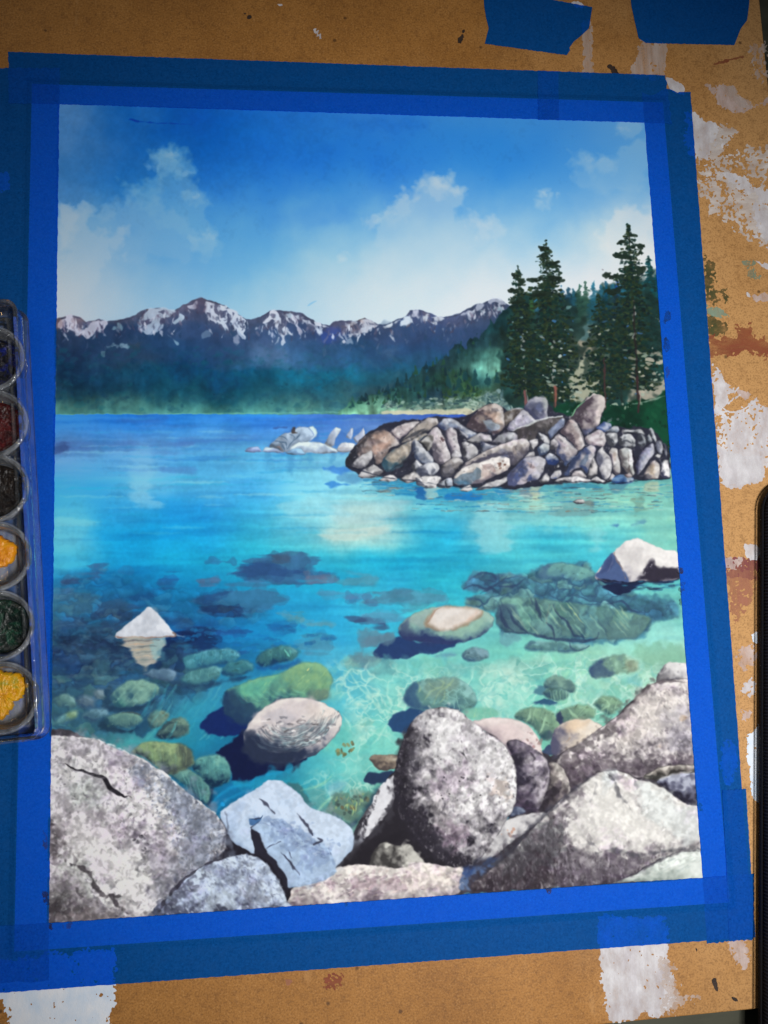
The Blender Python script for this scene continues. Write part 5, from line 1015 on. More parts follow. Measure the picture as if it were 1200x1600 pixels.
    dabs('P', '545 720 570 680 640 658 740 640 830 640 930 640 1040 690 1045 745 900 750 700 755', 900, (.6, 1.3), [(60, 60, 72), (206, 204, 206), (110, 108, 118), (150, 146, 152)], (.12, .42), (1, 2.4), (0, 3.1))
    for z, s, w_, c_, al in ((7, '635 462 740 418 880 368 1000 332 1130 314', [3, 3, 3, 4], (206, 212, 212), .9), (7, '745 245 700 240 610 262', [1, 2, 1], (190, 200, 206), .7), (8, '195 305 250 225 330 150', [2, 2, 2], (130, 206, 150), .8), (8, '330 150 400 100 470 108 505 150 510 220', [1.5, 2, 2, 1.4], (224, 216, 212), .8),
                           (6, '470 400 560 350 640 310', [2, 4, 3], (46, 50, 60), .7), (6, '730 300 760 340 800 430 825 500', [2, 2, 2], (40, 40, 54), .8), (6, '860 330 880 420 900 520', [2, 2.4, 2], (36, 38, 52), .85), (6, '540 480 480 550 400 600', [2, 3, 2], (46, 50, 62), .7), (6, '600 390 640 345', [2, 2], (200, 190, 186), .6),
                           (7, '90 500 110 560 150 660', [3, 3, 3], (46, 44, 60), .8), (7, '610 740 622 790', [2, 3], (60, 60, 74), .7), (7, '170 780 330 690 500 610 700 560', [1, 2, 1.5], (214, 204, 198), .5), (8, '290 470 320 560', [2, 2], (40, 42, 60), .6), (8, '640 620 655 720 660 830', [2, 2.4, 2], (44, 42, 54), .8), (8, '780 620 790 730 795 830', [2, 4, 4], (34, 32, 44), .9), (8, '530 520 560 540 580 530 600 560', [1, 3, 2], (52, 56, 66), .7), (8, '660 540 720 530 760 560', [1, 3, 2], (56, 60, 70), .7), (8, '700 470 760 462 840 468', [1, 3, 2], (30, 32, 42), .8)):
        stroke(z, s, w_, c_, al)
    dabs(7, '490 760 540 740 570 780 510 830', 12, (.7, 1.3), [(120, 86, 76)], (.6, .9)); dabs(6, '730 360 760 350 770 400 740 400', 9, (.7, 1.2), [(96, 76, 80)], (.6, .9))
    for s in ('541 728 600 746 640 750 700 760 760 762 820 762 860 754 920 752 960 756 1000 750 1046 748',): stroke('P', s, [1.6, 1.6], (26, 32, 50), .7, taper=False)

def paint_foreground():
    wash('P', '745 1150 800 1140 860 1180 930 1150 1000 1085 1090 1075 1112 1320 1100 1385 900 1385 740 1395 700 1380 690 1340 740 1345 800 1270 790 1200', (56, 52, 60), 1, soft=1.5, jit=1)
    wash('P', '60 1152 160 1162 300 1250 350 1300 345 1345 400 1290 450 1350 460 1390 520 1365 650 1350 720 1356 720 1400 440 1430 60 1470', (60, 58, 66), 1, soft=1.5, jit=1)
    # right-hand group, back to front
    rock('P', '737 1128 760 1122 782 1121 805 1124 825 1134 840 1152 847 1172 846 1190 800 1180 775 1150 750 1140', (222, 208, 206), (150, 138, 146), (236, 224, 220), outl=.25, mott=.12, bias=.08)
    dabs('P', '820 1140 845 1160 846 1185 825 1160', 22, (.8, 2), [(160, 130, 128), (190, 170, 168)], (.4, .8)); wash('P', '760 1140 800 1130 815 1150 790 1160', (236, 216, 214), .5, soft=5)
    rock(14, '325 700 345 640 400 595 480 576 560 578 612 600 645 625 560 690 480 742 400 785 355 802 328 770', (230, 216, 198), (84, 84, 110), (240, 230, 216), L=(.85, -.4, .35), outl=.3, mott=.12, bias=.06)
    wash(14, '325 700 345 640 390 602 400 660 370 720 400 780 350 800 328 770', (88, 88, 112), .7, soft=7, jit=4); wash(14, '400 610 480 585 560 590 500 640 420 660', (230, 202, 170), .6, soft=6); stroke(14, '420 720 440 690', [1, 3], (190, 150, 110), .5)
    rock(14, '983 345 990 290 1030 240 1070 218 1180 228 1190 350 1060 337', (226, 224, 224), (90, 88, 96), (244, 242, 240), L=(.7, -.6, .4), outl=.3, mott=.14, spec=.3)
    wash(14, '986 340 992 290 1030 245 1050 290 1040 335', (130, 128, 132), .6, soft=6, jit=4, jk='fin')
    # slope boulder
    rock('P', '868 1192 885 1172 900 1165 930 1143 960 1122 978 1108 992 1095 1005 1077 1025 1066 1045 1063 1090 1068 1100 1205 1052 1196 1028 1201 1008 1214 993 1214 970 1205 947 1204 923 1214 893 1240 880 1215', (200, 192, 194), (66, 60, 68), (228, 222, 218), L=(.3, -.7, .55), outl=.6, mott=.24, round_=.8, spec=.25, bias=.06, lsp=.25)
    wash('P', '868 1192 900 1166 960 1124 990 1100 1004 1078 1020 1070 1000 1100 960 1140 910 1180 890 1230 878 1212', (74, 66, 72), .62, soft=7, jit=6, jk='fin'); wash('P', '880 1215 910 1185 960 1175 1010 1185 1050 1178 1090 1185 1090 1200 1030 1204 1000 1216 950 1206 895 1238', (82, 72, 82), .62, soft=8, jit=7, jk='fin')
    wash('P', '1000 1090 1030 1078 1050 1090 1040 1130 1000 1150 970 1150', (226, 216, 208), .55, soft=9, jit=7, jk='sml'); wash('P', '1040 1110 1080 1110 1082 1160 1050 1170', (176, 172, 186), .5, soft=9, jit=6, jk='sml'); wash('P', '960 1140 1000 1130 1000 1170 960 1180', (208, 200, 196), .5, soft=9, jit=7, jk='sml')
    for x, y, r in ((1031, 1168, 5), (1068, 1122, 4)): wash('P', f'{x-r} {y} {x} {y-r} {x+r} {y} {x} {y+r}', (216, 186, 156), .7, soft=3, jit=2)
    dabs('P', '880 1190 960 1130 1010 1085 1080 1080 1082 1190 960 1200', 620, (.6, 1.5), [(90, 84, 92), (230, 226, 222), (130, 122, 130), (84, 76, 84), (214, 208, 206)], (.15, .42), (1, 3), (.4, 1.6))
    for s in ('1040 1082 1030 1100 1026 1120', '1010 1100 1000 1120 990 1140', '985 1125 965 1150 955 1180', '1072 1098 1078 1112'): stroke('P', s, [1, 3, 1], (90, 84, 92), .4, soft=1.6, jit=1)
    stroke('P', '990 1098 1005 1078 1025 1067 1048 1064 1080 1068', [2, 3, 3, 1.6], (76, 68, 74), .75, soft=1.5, jit=1)
    # wedge rocks at the right edge
    rock(22, '970 318 910 282 940 250 1010 235 1140 215 1145 412 1080 405 1020 367', (112, 114, 136), (44, 42, 58), (186, 190, 206), L=(-.1, -.95, .2), outl=.5, mott=.26, bias=-.06)
    wash(22, '940 310 1000 330 1080 380 1145 380 1145 415 1080 405 1010 365', (40, 38, 52), .8, soft=5, jit=3, jk='fin')
    rock(22, '843 257 880 225 950 195 1120 190 1120 228 1000 240 912 268', (146, 140, 134), (60, 58, 56), (200, 194, 186), L=(.2, -.9, .2), outl=.6, mott=.3); stroke(22, '910 270 1000 240 1120 222', [2, 3, 3], (190, 190, 190), .6); stroke(22, '850 250 920 255 910 275', [2, 5, 2], (56, 56, 54), .7)
    # standing stones
    rock(22, '330 180 370 173 420 215 447 280 452 345 390 382 310 442 300 400 330 300 340 220', (138, 130, 128), (58, 52, 60), (190, 184, 178), L=(.75, -.5, .3), outl=.7, mott=.24, spec=.2)
    rock(22, '108 72 150 53 210 70 270 110 322 160 342 220 332 300 300 402 250 447 150 412 162 250 145 150', (134, 126, 138), (52, 48, 62), (206, 200, 206), L=(.55, -.6, .35), outl=.7, mott=.22, spec=.2, lsp=.12)
    wash(22, '115 75 160 60 220 90 200 150 160 180 145 140', (92, 86, 100), .55, soft=6, jit=5, jk='fin'); wash(22, '210 110 240 180 280 260 300 340 270 330 240 240 200 160', (196, 190, 196), .5, soft=5, jit=6, jk='fin'); wash(22, '150 300 200 320 260 440 150 412', (78, 66, 84), .55, soft=7, jit=5, jk='fin')
    stroke(22, '230 120 260 150 250 170', [1, 4, 1], (60, 56, 66), .6); stroke(22, '330 240 322 300 296 395', [2, 3, 2], (206, 200, 202), .5)
    wash(22, '290 410 320 330 345 340 380 390 310 450', (48, 42, 50), .6, soft=5)
    # gap behind the tall stone
    wash('P', '520 1368 530 1345 545 1325 565 1290 590 1240 620 1205 650 1260 670 1310 735 1350 725 1362 690 1360 660 1345 600 1355 545 1372', (40, 37, 44), 1, soft=1.2, jit=1)
    rock(21, '405 203 350 230 290 285 250 370 190 450 130 550 125 640 140 660 200 612 262 542 332 442 378 380', (128, 126, 134), (48, 46, 54), (214, 214, 220), L=(.8, -.3, .2), outl=.3, mott=.26, con=.7)
    wash(21, '403 207 345 238 296 288 262 375 222 462 196 555 200 596 250 552 322 452 366 352', (228, 228, 233), .97, soft=2, jit=2.2, jk='fin'); dabs(21, '300 300 260 390 210 490 200 580 170 560 200 470 260 350', 46, (.8, 2), [(110, 108, 116), (200, 200, 206), (70, 68, 76)], (.4, .8), (1, 2.5), (1, 2))
    wash(21, '375 385 380 430 330 520 250 600 180 660 90 740 40 790 20 800 130 650 200 615 262 545 332 445', (62, 60, 68), .8, soft=5, jit=3, jk='fin')
    wash(21, '20 790 60 750 200 650 330 600 420 560 560 640 700 760 580 770 500 640 330 620 250 700 240 790 90 832', (36, 33, 40), .9, soft=6, jit=3)
    # small mottled stone at the back of the little gap
    rock(21, '1093 467 1105 415 1150 398 1192 410 1205 440 1130 462', (84, 92, 116), (42, 48, 70), (130, 140, 160), mott=.3)
    rock('P', '737 1350 744 1326 764 1300 795 1280 830 1271 856 1271 835 1290 800 1316 765 1342', (188, 186, 188), (70, 68, 78), (222, 220, 220), L=(.5, -.6, .5), outl=.5, mott=.22, spec=.18, lsp=.15)
    dabs('P', '780 1300 800 1290 810 1300 790 1312', 8, (1, 2.2), [(206, 150, 124)], (.4, .7))
    # the tall egg
    egg = '690 1105 715 1108 735 1124 760 1145 786 1160 800 1182 808 1215 806 1255 788 1288 768 1318 745 1348 722 1356 690 1344 652 1312 624 1272 615 1222 621 1180 640 1132 660 1112'
    rock('P', egg, (180, 176, 180), (46, 43, 52), (228, 226, 226), L=(.7, -.45, .42), outl=.5, mott=.24, round_=1.0, spec=.26, dsp=(96, 92, 102), lsp=.25, bias=.06, jit=.4, con=1.3)
    wash('P', '618 1220 622 1182 634 1150 640 1190 634 1240 650 1280 690 1320 735 1352 722 1358 690 1346 650 1314 622 1272', (42, 39, 48), .85, soft=9, jit=5, jk='fin'); wash('P', '640 1150 665 1130 660 1180 645 1220 640 1190', (116, 114, 122), .5, soft=9, jit=6, jk='fin')
    wash('P', '640 1260 670 1270 700 1310 740 1345 700 1345 660 1320', (52, 48, 58), .6, soft=10, jit=7, jk='fin')
    wash('P', '672 1125 700 1118 715 1140 705 1175 690 1190 676 1170', (234, 233, 233), .65, soft=7, jit=7, jk='fin'); wash('P', '705 1180 740 1165 780 1180 790 1210 760 1200 730 1190', (216, 214, 216), .5, soft=8, jit=7, jk='fin')
    wash('P', '690 1205 725 1190 745 1205 730 1235 700 1245 680 1230', (192, 176, 192), .55, soft=8, jit=7, jk='fin'); wash('P', '685 1285 715 1280 730 1310 710 1325 690 1310', (168, 146, 164), .5, soft=8, jit=6, jk='fin'); wash('P', '670 1235 695 1245 705 1280 690 1290 672 1265', (216, 210, 210), .5, soft=8, jit=7, jk='fin')
    wash('P', '765 1215 790 1220 795 1240 775 1248', (206, 186, 172), .5, soft=6, jit=6, jk='fin'); wash('P', '720 1120 750 1145 770 1165 745 1165 722 1150', (150, 146, 152), .5, soft=7, jit=6, jk='fin')
    dabs('P', egg, 1500, (.5, 1.3), [(66, 64, 72), (236, 235, 235), (120, 116, 124), (84, 78, 88), (226, 220, 224), (150, 140, 152)], (.12, .42), (1, 2.6), (1.0, 2.2))
    stroke(21, '715 80 735 45 770 42 810 70 835 100 855 120', [1.5, 2, 2.4, 2], (56, 54, 60), .8, jit=1)
    for _ in range(16): dab(rng.uniform(680, 775) - CX0, rng.uniform(1180, 1260) - CY0, 1.4, 1.2, 0, col((54, 50, 58)), .8)
    stroke(21, '870 770 880 690 930 600 1000 520', [1, 1.4, 1], (150, 150, 156), .5)
    wash(21, '805 790 900 760 1020 718 1090 680 1010 775 905 870 862 925 700 925 770 850', (74, 100, 148), .85, soft=3, jit=1.5, c2=(116, 140, 176), gdir=(-1, 1)); wash(21, '800 800 900 770 860 830 800 830', (40, 64, 120), .6, soft=5); wash(21, '870 740 1000 720 1090 672 1030 730 900 775', (46, 48, 66), .6, soft=4)
    # big sloping boulder, lower right
    big = '738 1392 742 1376 760 1364 790 1340 818 1312 850 1275 876 1250 906 1228 924 1213 941 1204 964 1204 985 1211 993 1216 1017 1222 1040 1233 1055 1245 1075 1257 1110 1264 1112 1330 1063 1331 1037 1341 1011 1354 987 1369 961 1378 906 1383 818 1390'
    rock('P', big, (206, 202, 200), (60, 52, 60), (236, 233, 228), L=(.45, -.62, .5), outl=.4, mott=.16, round_=.9, spec=.08, bias=.08, con=1.1)
    wash('P', '738 1392 742 1376 760 1362 790 1338 830 1300 870 1256 900 1232 905 1250 880 1290 876 1325 900 1350 960 1340 1010 1335 1062 1328 1010 1354 962 1378 818 1392', (78, 70, 80), .62, soft=12, jit=11, jk='fin', tex=.25, tk='vst')
    wash('P', '738 1392 760 1362 800 1336 850 1330 880 1345 870 1392', (54, 45, 52), .65, soft=10, jit=9, jk='fin', tex=.25, tk='vst'); wash('P', '870 1330 960 1330 1000 1345 980 1372 880 1392', (98, 90, 102), .5, soft=8, jit=9, jk='fin')
    wash('P', '780 1345 830 1310 870 1290 880 1320 840 1350 800 1370', (92, 96, 100), .5, soft=9, jit=9, jk='fin')
    dabs('P', '745 1388 790 1345 870 1270 900 1260 900 1340 1040 1335 960 1380', 900, (.6, 1.5), [(156, 150, 158), (110, 104, 114), (52, 44, 52), (180, 176, 180), (70, 62, 70)], (.15, .48), (1, 3), (.9, 2.0))
    for _ in range(170):
        x = rng.uniform(745, 985); y = rng.uniform(1290, 1385); L_ = rng.uniform(5, 18)
        if y < 1392 - (x - 738) * .78 and x < 880: continue
        stroke('P', [(x - CX0, y - CY0), (x + L_ * .15 - CX0, y + L_ * .5 - CY0), (x + L_ * .1 - CX0, y + L_ - CY0)], [.6, rng.uniform(1.2, 2.6), .5], [(178, 172, 180), (136, 130, 140), (48, 42, 50), (206, 202, 204), (90, 84, 94)][rng.randint(5)], rng.uniform(.2, .5), soft=1., jit=.9)
    wash('P', '915 1240 940 1215 970 1240 1010 1290 1060 1315 1000 1322 930 1320 900 1310 895 1280', (238, 235, 229), .75, soft=12, jit=8, jk='sml'); wash('P', '1000 1225 1050 1250 1105 1268 1108 1320 1060 1310 1010 1280', (220, 226, 224), .65, soft=10, jit=6, jk='sml'); wash('P', '900 1250 925 1255 925 1300 900 1310', (190, 186, 186), .5, soft=8, jit=7, jk='fin')
    wash('P', '966 1215 988 1218 992 1235 975 1236', (208, 198, 198), .6, soft=5); wash('P', '945 1206 965 1205 960 1230 940 1240', (206, 216, 220), .5, soft=5)
    for s, w_, al in (('947 1206 962 1222 966 1242 984 1260 988 1270', [2, 5, 3, 1], .75), ('933 1222 928 1240 922 1252', [1, 3, 1], .6), ('990 1214 996 1228 992 1238', [2, 4, 1], .6), ('950 1204 962 1214 980 1216', [3, 5, 2], .4), ('1030 1232 1060 1260 1080 1280', [1, 2, 1], .25), ('900 1320 925 1320 940 1330', [1, 4, 1], .5), ('1062 1328 1030 1332 990 1335 960 1328 930 1332', [1, 4, 5, 4, 2], .6), ('1110 1328 1060 1327 1035 1330', [3, 5, 3], .75)):
        stroke('P', s, w_, (86, 86, 94), al, soft=1.8, jit=1.4)
    stroke('P', '742 1376 790 1338 850 1273 905 1227 940 1205', [3, 5, 5, 3], (60, 60, 72), .6, soft=2.5, jit=1.5)
    dabs('P', '900 1245 940 1220 1020 1270 1060 1320 940 1325 900 1300', 130, (.8, 2), [(190, 188, 186), (246, 244, 240), (206, 200, 196)], (.25, .6), (1, 3), (.6, 2.2))
    rock(22, '680 820 780 786 860 735 950 690 1040 655 1170 650 1180 810 900 812', (212, 220, 212), (140, 152, 146), (232, 238, 232), outl=.3, mott=.16, round_=1.4, bias=.1)
    for _ in range(36):
        u = rng.uniform(790, 1140); v = rng.uniform(690, 790); L = rng.uniform(20, 60)
        stroke(22, f'{u} {v} {u + L} {v - L * .5}', [1, 3, 1], [(160, 176, 170), (236, 240, 234), (130, 150, 150)][rng.randint(3)], rng.uniform(.2, .5), soft=1.3)
    stroke(22, '690 818 780 782 860 735 950 690 1040 655 1150 648', [2, 3, 3, 2], (70, 66, 76), .7, soft=1.3, jit=1)
    # low rocks along the bottom
    rock(21, '232 775 245 700 300 630 340 623 410 647 480 636 520 690 578 757 480 790 300 800', (136, 134, 130), (64, 62, 62), (206, 204, 196), L=(.8, -.4, .3), outl=.4, mott=.32, spec=.3); wash(21, '430 660 480 640 570 752 470 765', (206, 204, 196), .6, soft=4, jit=3, jk='fin')
    rock('P', '440 1420 446 1400 460 1385 500 1366 520 1358 560 1350 620 1356 660 1347 700 1354 724 1358 716 1382 700 1402', (206, 198, 196), (120, 108, 118), (232, 226, 220), L=(.2, -.7, .6), outl=.4, mott=.2, round_=1.2, spec=.15, dsp=(150, 134, 146), bias=.04)
    dabs('P', '455 1405 500 1368 620 1360 720 1362 700 1390', 260, (.8, 2.2), [(140, 122, 134), (236, 230, 226), (110, 100, 112), (214, 196, 190), (170, 150, 158)], (.25, .65), (1, 3), (-.6, .2)); wash('P', '640 1360 715 1360 710 1385 640 1390', (232, 222, 210), .5, soft=6, jit=5, jk='fin'); wash('P', '560 1375 620 1370 625 1390 560 1395', (170, 146, 156), .5, soft=6, jit=5, jk='fin')
    # blue-white boulder
    wash('P', '328 1330 340 1290 352 1268 400 1275 452 1340 455 1400 440 1408 405 1350 370 1340 345 1348', (32, 30, 40), 1, soft=1.2, jit=1)
    rock(20, '58 192 130 140 220 85 300 38 360 -4 430 -2 500 40 560 90 600 150 680 190 760 215 832 260 882 310 893 370 872 440 780 540 770 585 660 640 480 665 440 560 400 500 340 430 300 350 256 300 270 458 200 420 130 370 75 262', (186, 206, 230), (104, 126, 162), (204, 220, 240), L=(.1, -.6, .75), outl=.3, mott=.09, round_=1.1, bias=.08)
    wash(20, '60 195 140 140 260 70 330 40 250 130 170 230 130 320 80 262', (168, 190, 220), .6, soft=10, jit=5, jk='sml'); wash(20, '600 170 760 220 870 310 885 380 860 440 780 530 740 420 640 330', (206, 222, 240), .6, soft=10, jit=4)
    wash(20, '250 290 312 224 420 240 540 300 640 360 715 400 752 450 782 540 772 582 660 630 480 664 440 560 350 430 310 340', (170, 194, 222), .9, soft=1.5, jit=1.2, tex=.06, tk='fin')
    for s in ('310 235 420 245 540 305 640 365 700 400 640 420 560 400 460 350 370 300', '590 440 740 420 750 480 640 560 560 560'): wash(20, s, (124, 146, 184), .5, soft=6, jit=9, jk='fin')
    dabs(20, '320 240 430 250 640 370 740 440 700 480 560 440 400 330', 150, (.8, 2), [(104, 122, 160), (192, 210, 232), (140, 162, 198), (96, 110, 146)], (.15, .5), (1, 3), (-.2, .9))
    wash(20, '420 440 500 520 560 600 640 560 700 620 480 664 440 560', (180, 202, 230), .5, soft=6, jit=4)
    wash(20, '248 288 262 300 300 330 316 395 338 435 400 508 450 570 474 640 474 682 440 620 380 535 335 485 268 462 262 380', (38, 37, 50), 1, soft=1., jit=.8); wash(20, '232 237 302 235 316 219 300 250 264 282 240 270', (62, 102, 150), .95, soft=1, jit=.5); stroke(20, '232 238 300 236 318 216', [1, 2, 1], (38, 44, 66), .9); stroke(20, '300 250 262 284 248 290', [1, 2, 2], (44, 48, 66), .8)
    for s, w_ in (('300 115 345 148 397 207', [1.5, 3, 1]), ('540 203 570 240 605 285 634 340', [1, 3, 3.5, 2]), ('435 450 490 505 520 540 552 586', [1.5, 4, 4.5, 1]), ('462 478 500 520 515 560', [1, 4, 1]), ('345 420 385 398 432 380', [1.5, 2, 1]), ('640 345 690 375 640 400', [1, 4, 2]), ('735 420 748 460', [1, 4]), ('480 430 505 480', [1, 3])): stroke(20, s, w_, (52, 54, 74), .85, jit=.6)
    # left boulder
    left = '60 1148 80 1150 100 1149 120 1152 155 1157 175 1166 205 1178 230 1190 255 1207 275 1224 300 1244 320 1259 337 1271 350 1290 354 1310 350 1330 320 1352 285 1384 262 1404 246 1428 230 1452 60 1460'
    rock('P', left, (192, 188, 192), (92, 88, 100), (226, 224, 224), L=(.1, -.5, .85), outl=.35, mott=.26, round_=.9, spec=.42, dsp=(128, 122, 136), lsp=.4, bias=.02, tint=(176, 180, 176))
    wash('P', '205 1180 260 1212 300 1246 337 1273 352 1300 350 1330 300 1370 270 1330 280 1280 250 1230', (132, 144, 166), .5, soft=16, jit=12, jk='sml'); wash('P', '80 1200 150 1215 180 1260 140 1275 80 1260', (176, 174, 180), .45, soft=14, jit=12, jk='sml'); wash('P', '110 1220 150 1230 150 1262 115 1262', (146, 156, 148), .45, soft=10, jit=8, jk='sml')
    wash('P', '100 1175 150 1180 175 1210 160 1220 120 1195', (232, 230, 230), .6, soft=8, jit=6, jk='sml'); wash('P', '110 1300 180 1300 200 1350 240 1400 180 1420 150 1370', (232, 230, 226), .5, soft=14, jit=12, jk='sml')
    wash('P', '74 1290 96 1292 104 1312 98 1330 74 1330', (58, 52, 56), .8, soft=6, jit=6, jk='fin'); wash('P', '72 1400 98 1398 112 1412 125 1432 118 1446 72 1448', (46, 41, 46), .9, soft=7, jit=7, jk='fin'); wash('P', '110 1425 150 1430 160 1445 110 1450', (110, 100, 100), .6, soft=5, jit=6, jk='fin')
    for s, c_, al in (('72 1380 110 1370 150 1400 190 1430 150 1452 72 1452', (84, 78, 82), .5), ('74 1275 110 1285 120 1320 100 1345 74 1345', (96, 90, 94), .5), ('200 1305 225 1300 245 1318 235 1338 210 1335', (90, 86, 92), .6), ('150 1290 190 1285 190 1320 160 1325', (150, 138, 152), .45), ('135 1345 170 1345 178 1370 150 1372', (168, 154, 172), .45), ('230 1330 262 1330 266 1352 240 1362', (160, 154, 170), .5), ('170 1180 200 1185 200 1200 175 1198', (140, 132, 146), .5), ('95 1152 130 1156 135 1180 105 1182', (150, 142, 152), .45), ('270 1250 310 1270 320 1310 285 1300', (116, 122, 140), .45), ('110 1350 140 1365 140 1390 110 1385', (170, 176, 168), .5)):
        wash('P', s, c_, al, soft=7, jit=8, jk='fin')
    wash('P', '232 1385 270 1350 310 1335 345 1330 330 1346 285 1382 262 1402 246 1424', (150, 152, 162), .45, soft=8, jit=6, jk='fin')
    dabs('P', left, 4600, (.5, 1.5), [(104, 100, 110), (238, 237, 236), (140, 136, 146), (76, 72, 82), (234, 230, 230), (178, 172, 180), (124, 134, 134), (66, 62, 70)], (.12, .42), (1, 2.8), (0, 3.14))
    dabs('P', '200 1180 300 1244 350 1290 350 1330 290 1370 270 1320', 1000, (.6, 1.5), [(92, 98, 116), (178, 190, 210), (120, 126, 146), (200, 208, 222), (80, 84, 100)], (.2, .6), (1, 2.6))
    dabs('P', '205 1310 225 1305 240 1320 225 1335', 26, (.9, 2.4), [(220, 220, 222), (50, 48, 54), (70, 68, 74)], (.6, .95))
    for q_, c_, al_ in (('190 1175 260 1210 310 1250 345 1290 345 1330 310 1350 290 1300 260 1250 220 1210', (120, 128, 146), .5), ('80 1255 120 1250 180 1280 150 1310 90 1300', (168, 160, 168), .45), ('95 1290 140 1280 190 1320 230 1370 240 1420 200 1410 150 1360 110 1330', (230, 228, 226), .42),
                       ('200 1300 250 1290 280 1330 260 1370 220 1350', (134, 130, 140), .42), ('80 1350 120 1360 130 1410 80 1410', (120, 118, 118), .45), ('100 1420 170 1420 230 1440 120 1450', (120, 112, 114), .5), ('260 1345 310 1335 290 1370 255 1400 240 1395', (120, 122, 134), .45), ('95 1152 160 1160 205 1180 190 1200 150 1175 100 1168', (150, 146, 156), .45)):
        wash('P', q_, c_, al_, soft=10, jit=10, jk='sml', tex=.1, tk='fin')
    stroke('P', '80 1150 120 1152 155 1157 205 1178 255 1207 300 1244 337 1271', [1, 1.6, 2, 1.6, 2], (238, 236, 236), .75, jit=.8)
    wash(17, '128 255 180 278 262 302 345 322 388 340 404 380 424 405 470 435 500 455 522 452 500 464 455 446 402 412 376 380 345 342 258 312 176 287', (32, 30, 36), 1, soft=.9, jit=.5); stroke(17, '80 252 130 257', [1, 1.6], (90, 86, 90), .7); stroke(17, '500 458 525 452 550 466', [1.6, 1.6, .8], (50, 48, 52), .8)
    wash(17, '110 268 180 290 260 318 345 350 380 400 440 440 400 440 340 400 250 350', (166, 162, 172), .45, soft=6, jit=4, jk='fin')
    for s, w_, al in (('130 345 180 365 230 380 270 410 300 450 310 490 335 530', [2, 3, 4, 6, 7, 7, 4], .85), ('330 530 370 555 420 560 480 570', [4, 5, 4, 1], .8), ('410 555 440 600 455 630 490 650 530 672', [3, 7, 4, 4, 2], .85), ('200 520 215 555 245 570', [3, 5, 2], .6), ('180 300 195 340 190 360', [1, 4, 2], .5)):
        stroke(19, s, w_, (62, 57, 62), al, soft=1.3, jit=1.6)
    # round boulder bottom
    rb = '244 1432 262 1402 290 1372 320 1351 345 1343 378 1335 402 1340 426 1360 441 1386 450 1410 452 1424'
    rock('P', rb, (170, 184, 206), (70, 74, 92), (202, 216, 232), L=(.35, -.75, .5), outl=.5, mott=.24, round_=1.2, spec=.3, dsp=(112, 118, 142), lsp=.3, bias=.03, con=1.15)
    wash('P', '246 1430 262 1402 290 1372 318 1352 310 1375 285 1400 268 1430', (78, 80, 98), .65, soft=6, jit=8, jk='fin')
    dabs('P', rb, 900, (.6, 1.5), [(110, 118, 142), (206, 218, 232), (140, 150, 174), (92, 96, 116)], (.2, .55), (1, 3), (.4, 1.4)); wash('P', '380 1380 405 1375 410 1405 385 1410', (128, 130, 142), .4, soft=8, jit=7, jk='fin'); wash('P', '330 1395 370 1390 370 1420 330 1420', (200, 214, 226), .5, soft=8, jit=7, jk='fin')
    stroke('P', '248 1426 262 1402 290 1372 320 1351 345 1343', [3, 4, 3, 2], (48, 46, 58), .8, jit=1); stroke('P', '352 1268 356 1290 352 1310 346 1328', [1, 3, 5, 6], (46, 46, 60), .6, soft=2)

def paint_grain():
    grain('60 1148 120 1152 155 1157 205 1178 255 1207 300 1244 337 1271 354 1310 350 1330 320 1352 285 1384 246 1428 60 1460', .17)
    grain('244 1432 262 1402 290 1372 345 1343 402 1340 426 1360 441 1386 452 1424', .13)
    grain('690 1105 735 1124 760 1145 786 1160 808 1215 788 1288 745 1348 722 1356 652 1312 615 1222 640 1132', .15)
    grain('868 1192 930 1143 992 1095 1025 1066 1090 1068 1100 1205 1008 1214 923 1214 893 1240', .13)
    grain('738 1392 790 1340 850 1275 924 1213 985 1211 1055 1245 1112 1264 1112 1330 961 1378', .1)
    grain('440 1420 460 1385 560 1350 660 1347 724 1358 700 1402', .12); grain('792 1156 830 1160 858 1205 846 1262 800 1258 800 1190', .15); grain('856 1192 880 1200 892 1240 850 1268', .15)
    wash('P', '915 1245 945 1218 990 1260 1040 1300 1050 1318 960 1318 910 1300', (244, 242, 236), .42, soft=16, jit=9, jk='fin'); wash('P', '1000 1226 1060 1256 1106 1272 1104 1318 1040 1290', (232, 236, 234), .35, soft=12, jit=8, jk='fin')
    wash('P', '672 1122 700 1115 722 1140 715 1180 692 1190 674 1170', (244, 243, 243), .45, soft=9, jit=8, jk='fin'); wash('P', '730 1190 770 1180 785 1205 760 1225 735 1215', (232, 230, 230), .35, soft=9, jit=8, jk='fin')
    wash('P', '617 1210 628 1165 642 1135 652 1160 642 1220 655 1270 690 1320 730 1350 690 1344 650 1312 622 1270', (40, 37, 46), .42, soft=9, jit=5, jk='fin'); wash('P', '745 1388 790 1345 850 1300 880 1310 860 1350 830 1388', (44, 38, 46), .35, soft=12, jit=9, jk='fin')
    wash('P', '1000 1085 1040 1075 1070 1100 1060 1140 1010 1150 985 1130', (232, 226, 220), .35, soft=12, jit=8, jk='fin')
    grain('345 1270 400 1225 440 1220 480 1250 540 1280 550 1310 520 1360 450 1385 400 1330', .045)
    grain('545 728 570 680 640 658 740 640 930 640 1040 690 1045 748 820 760 640 750', .1)

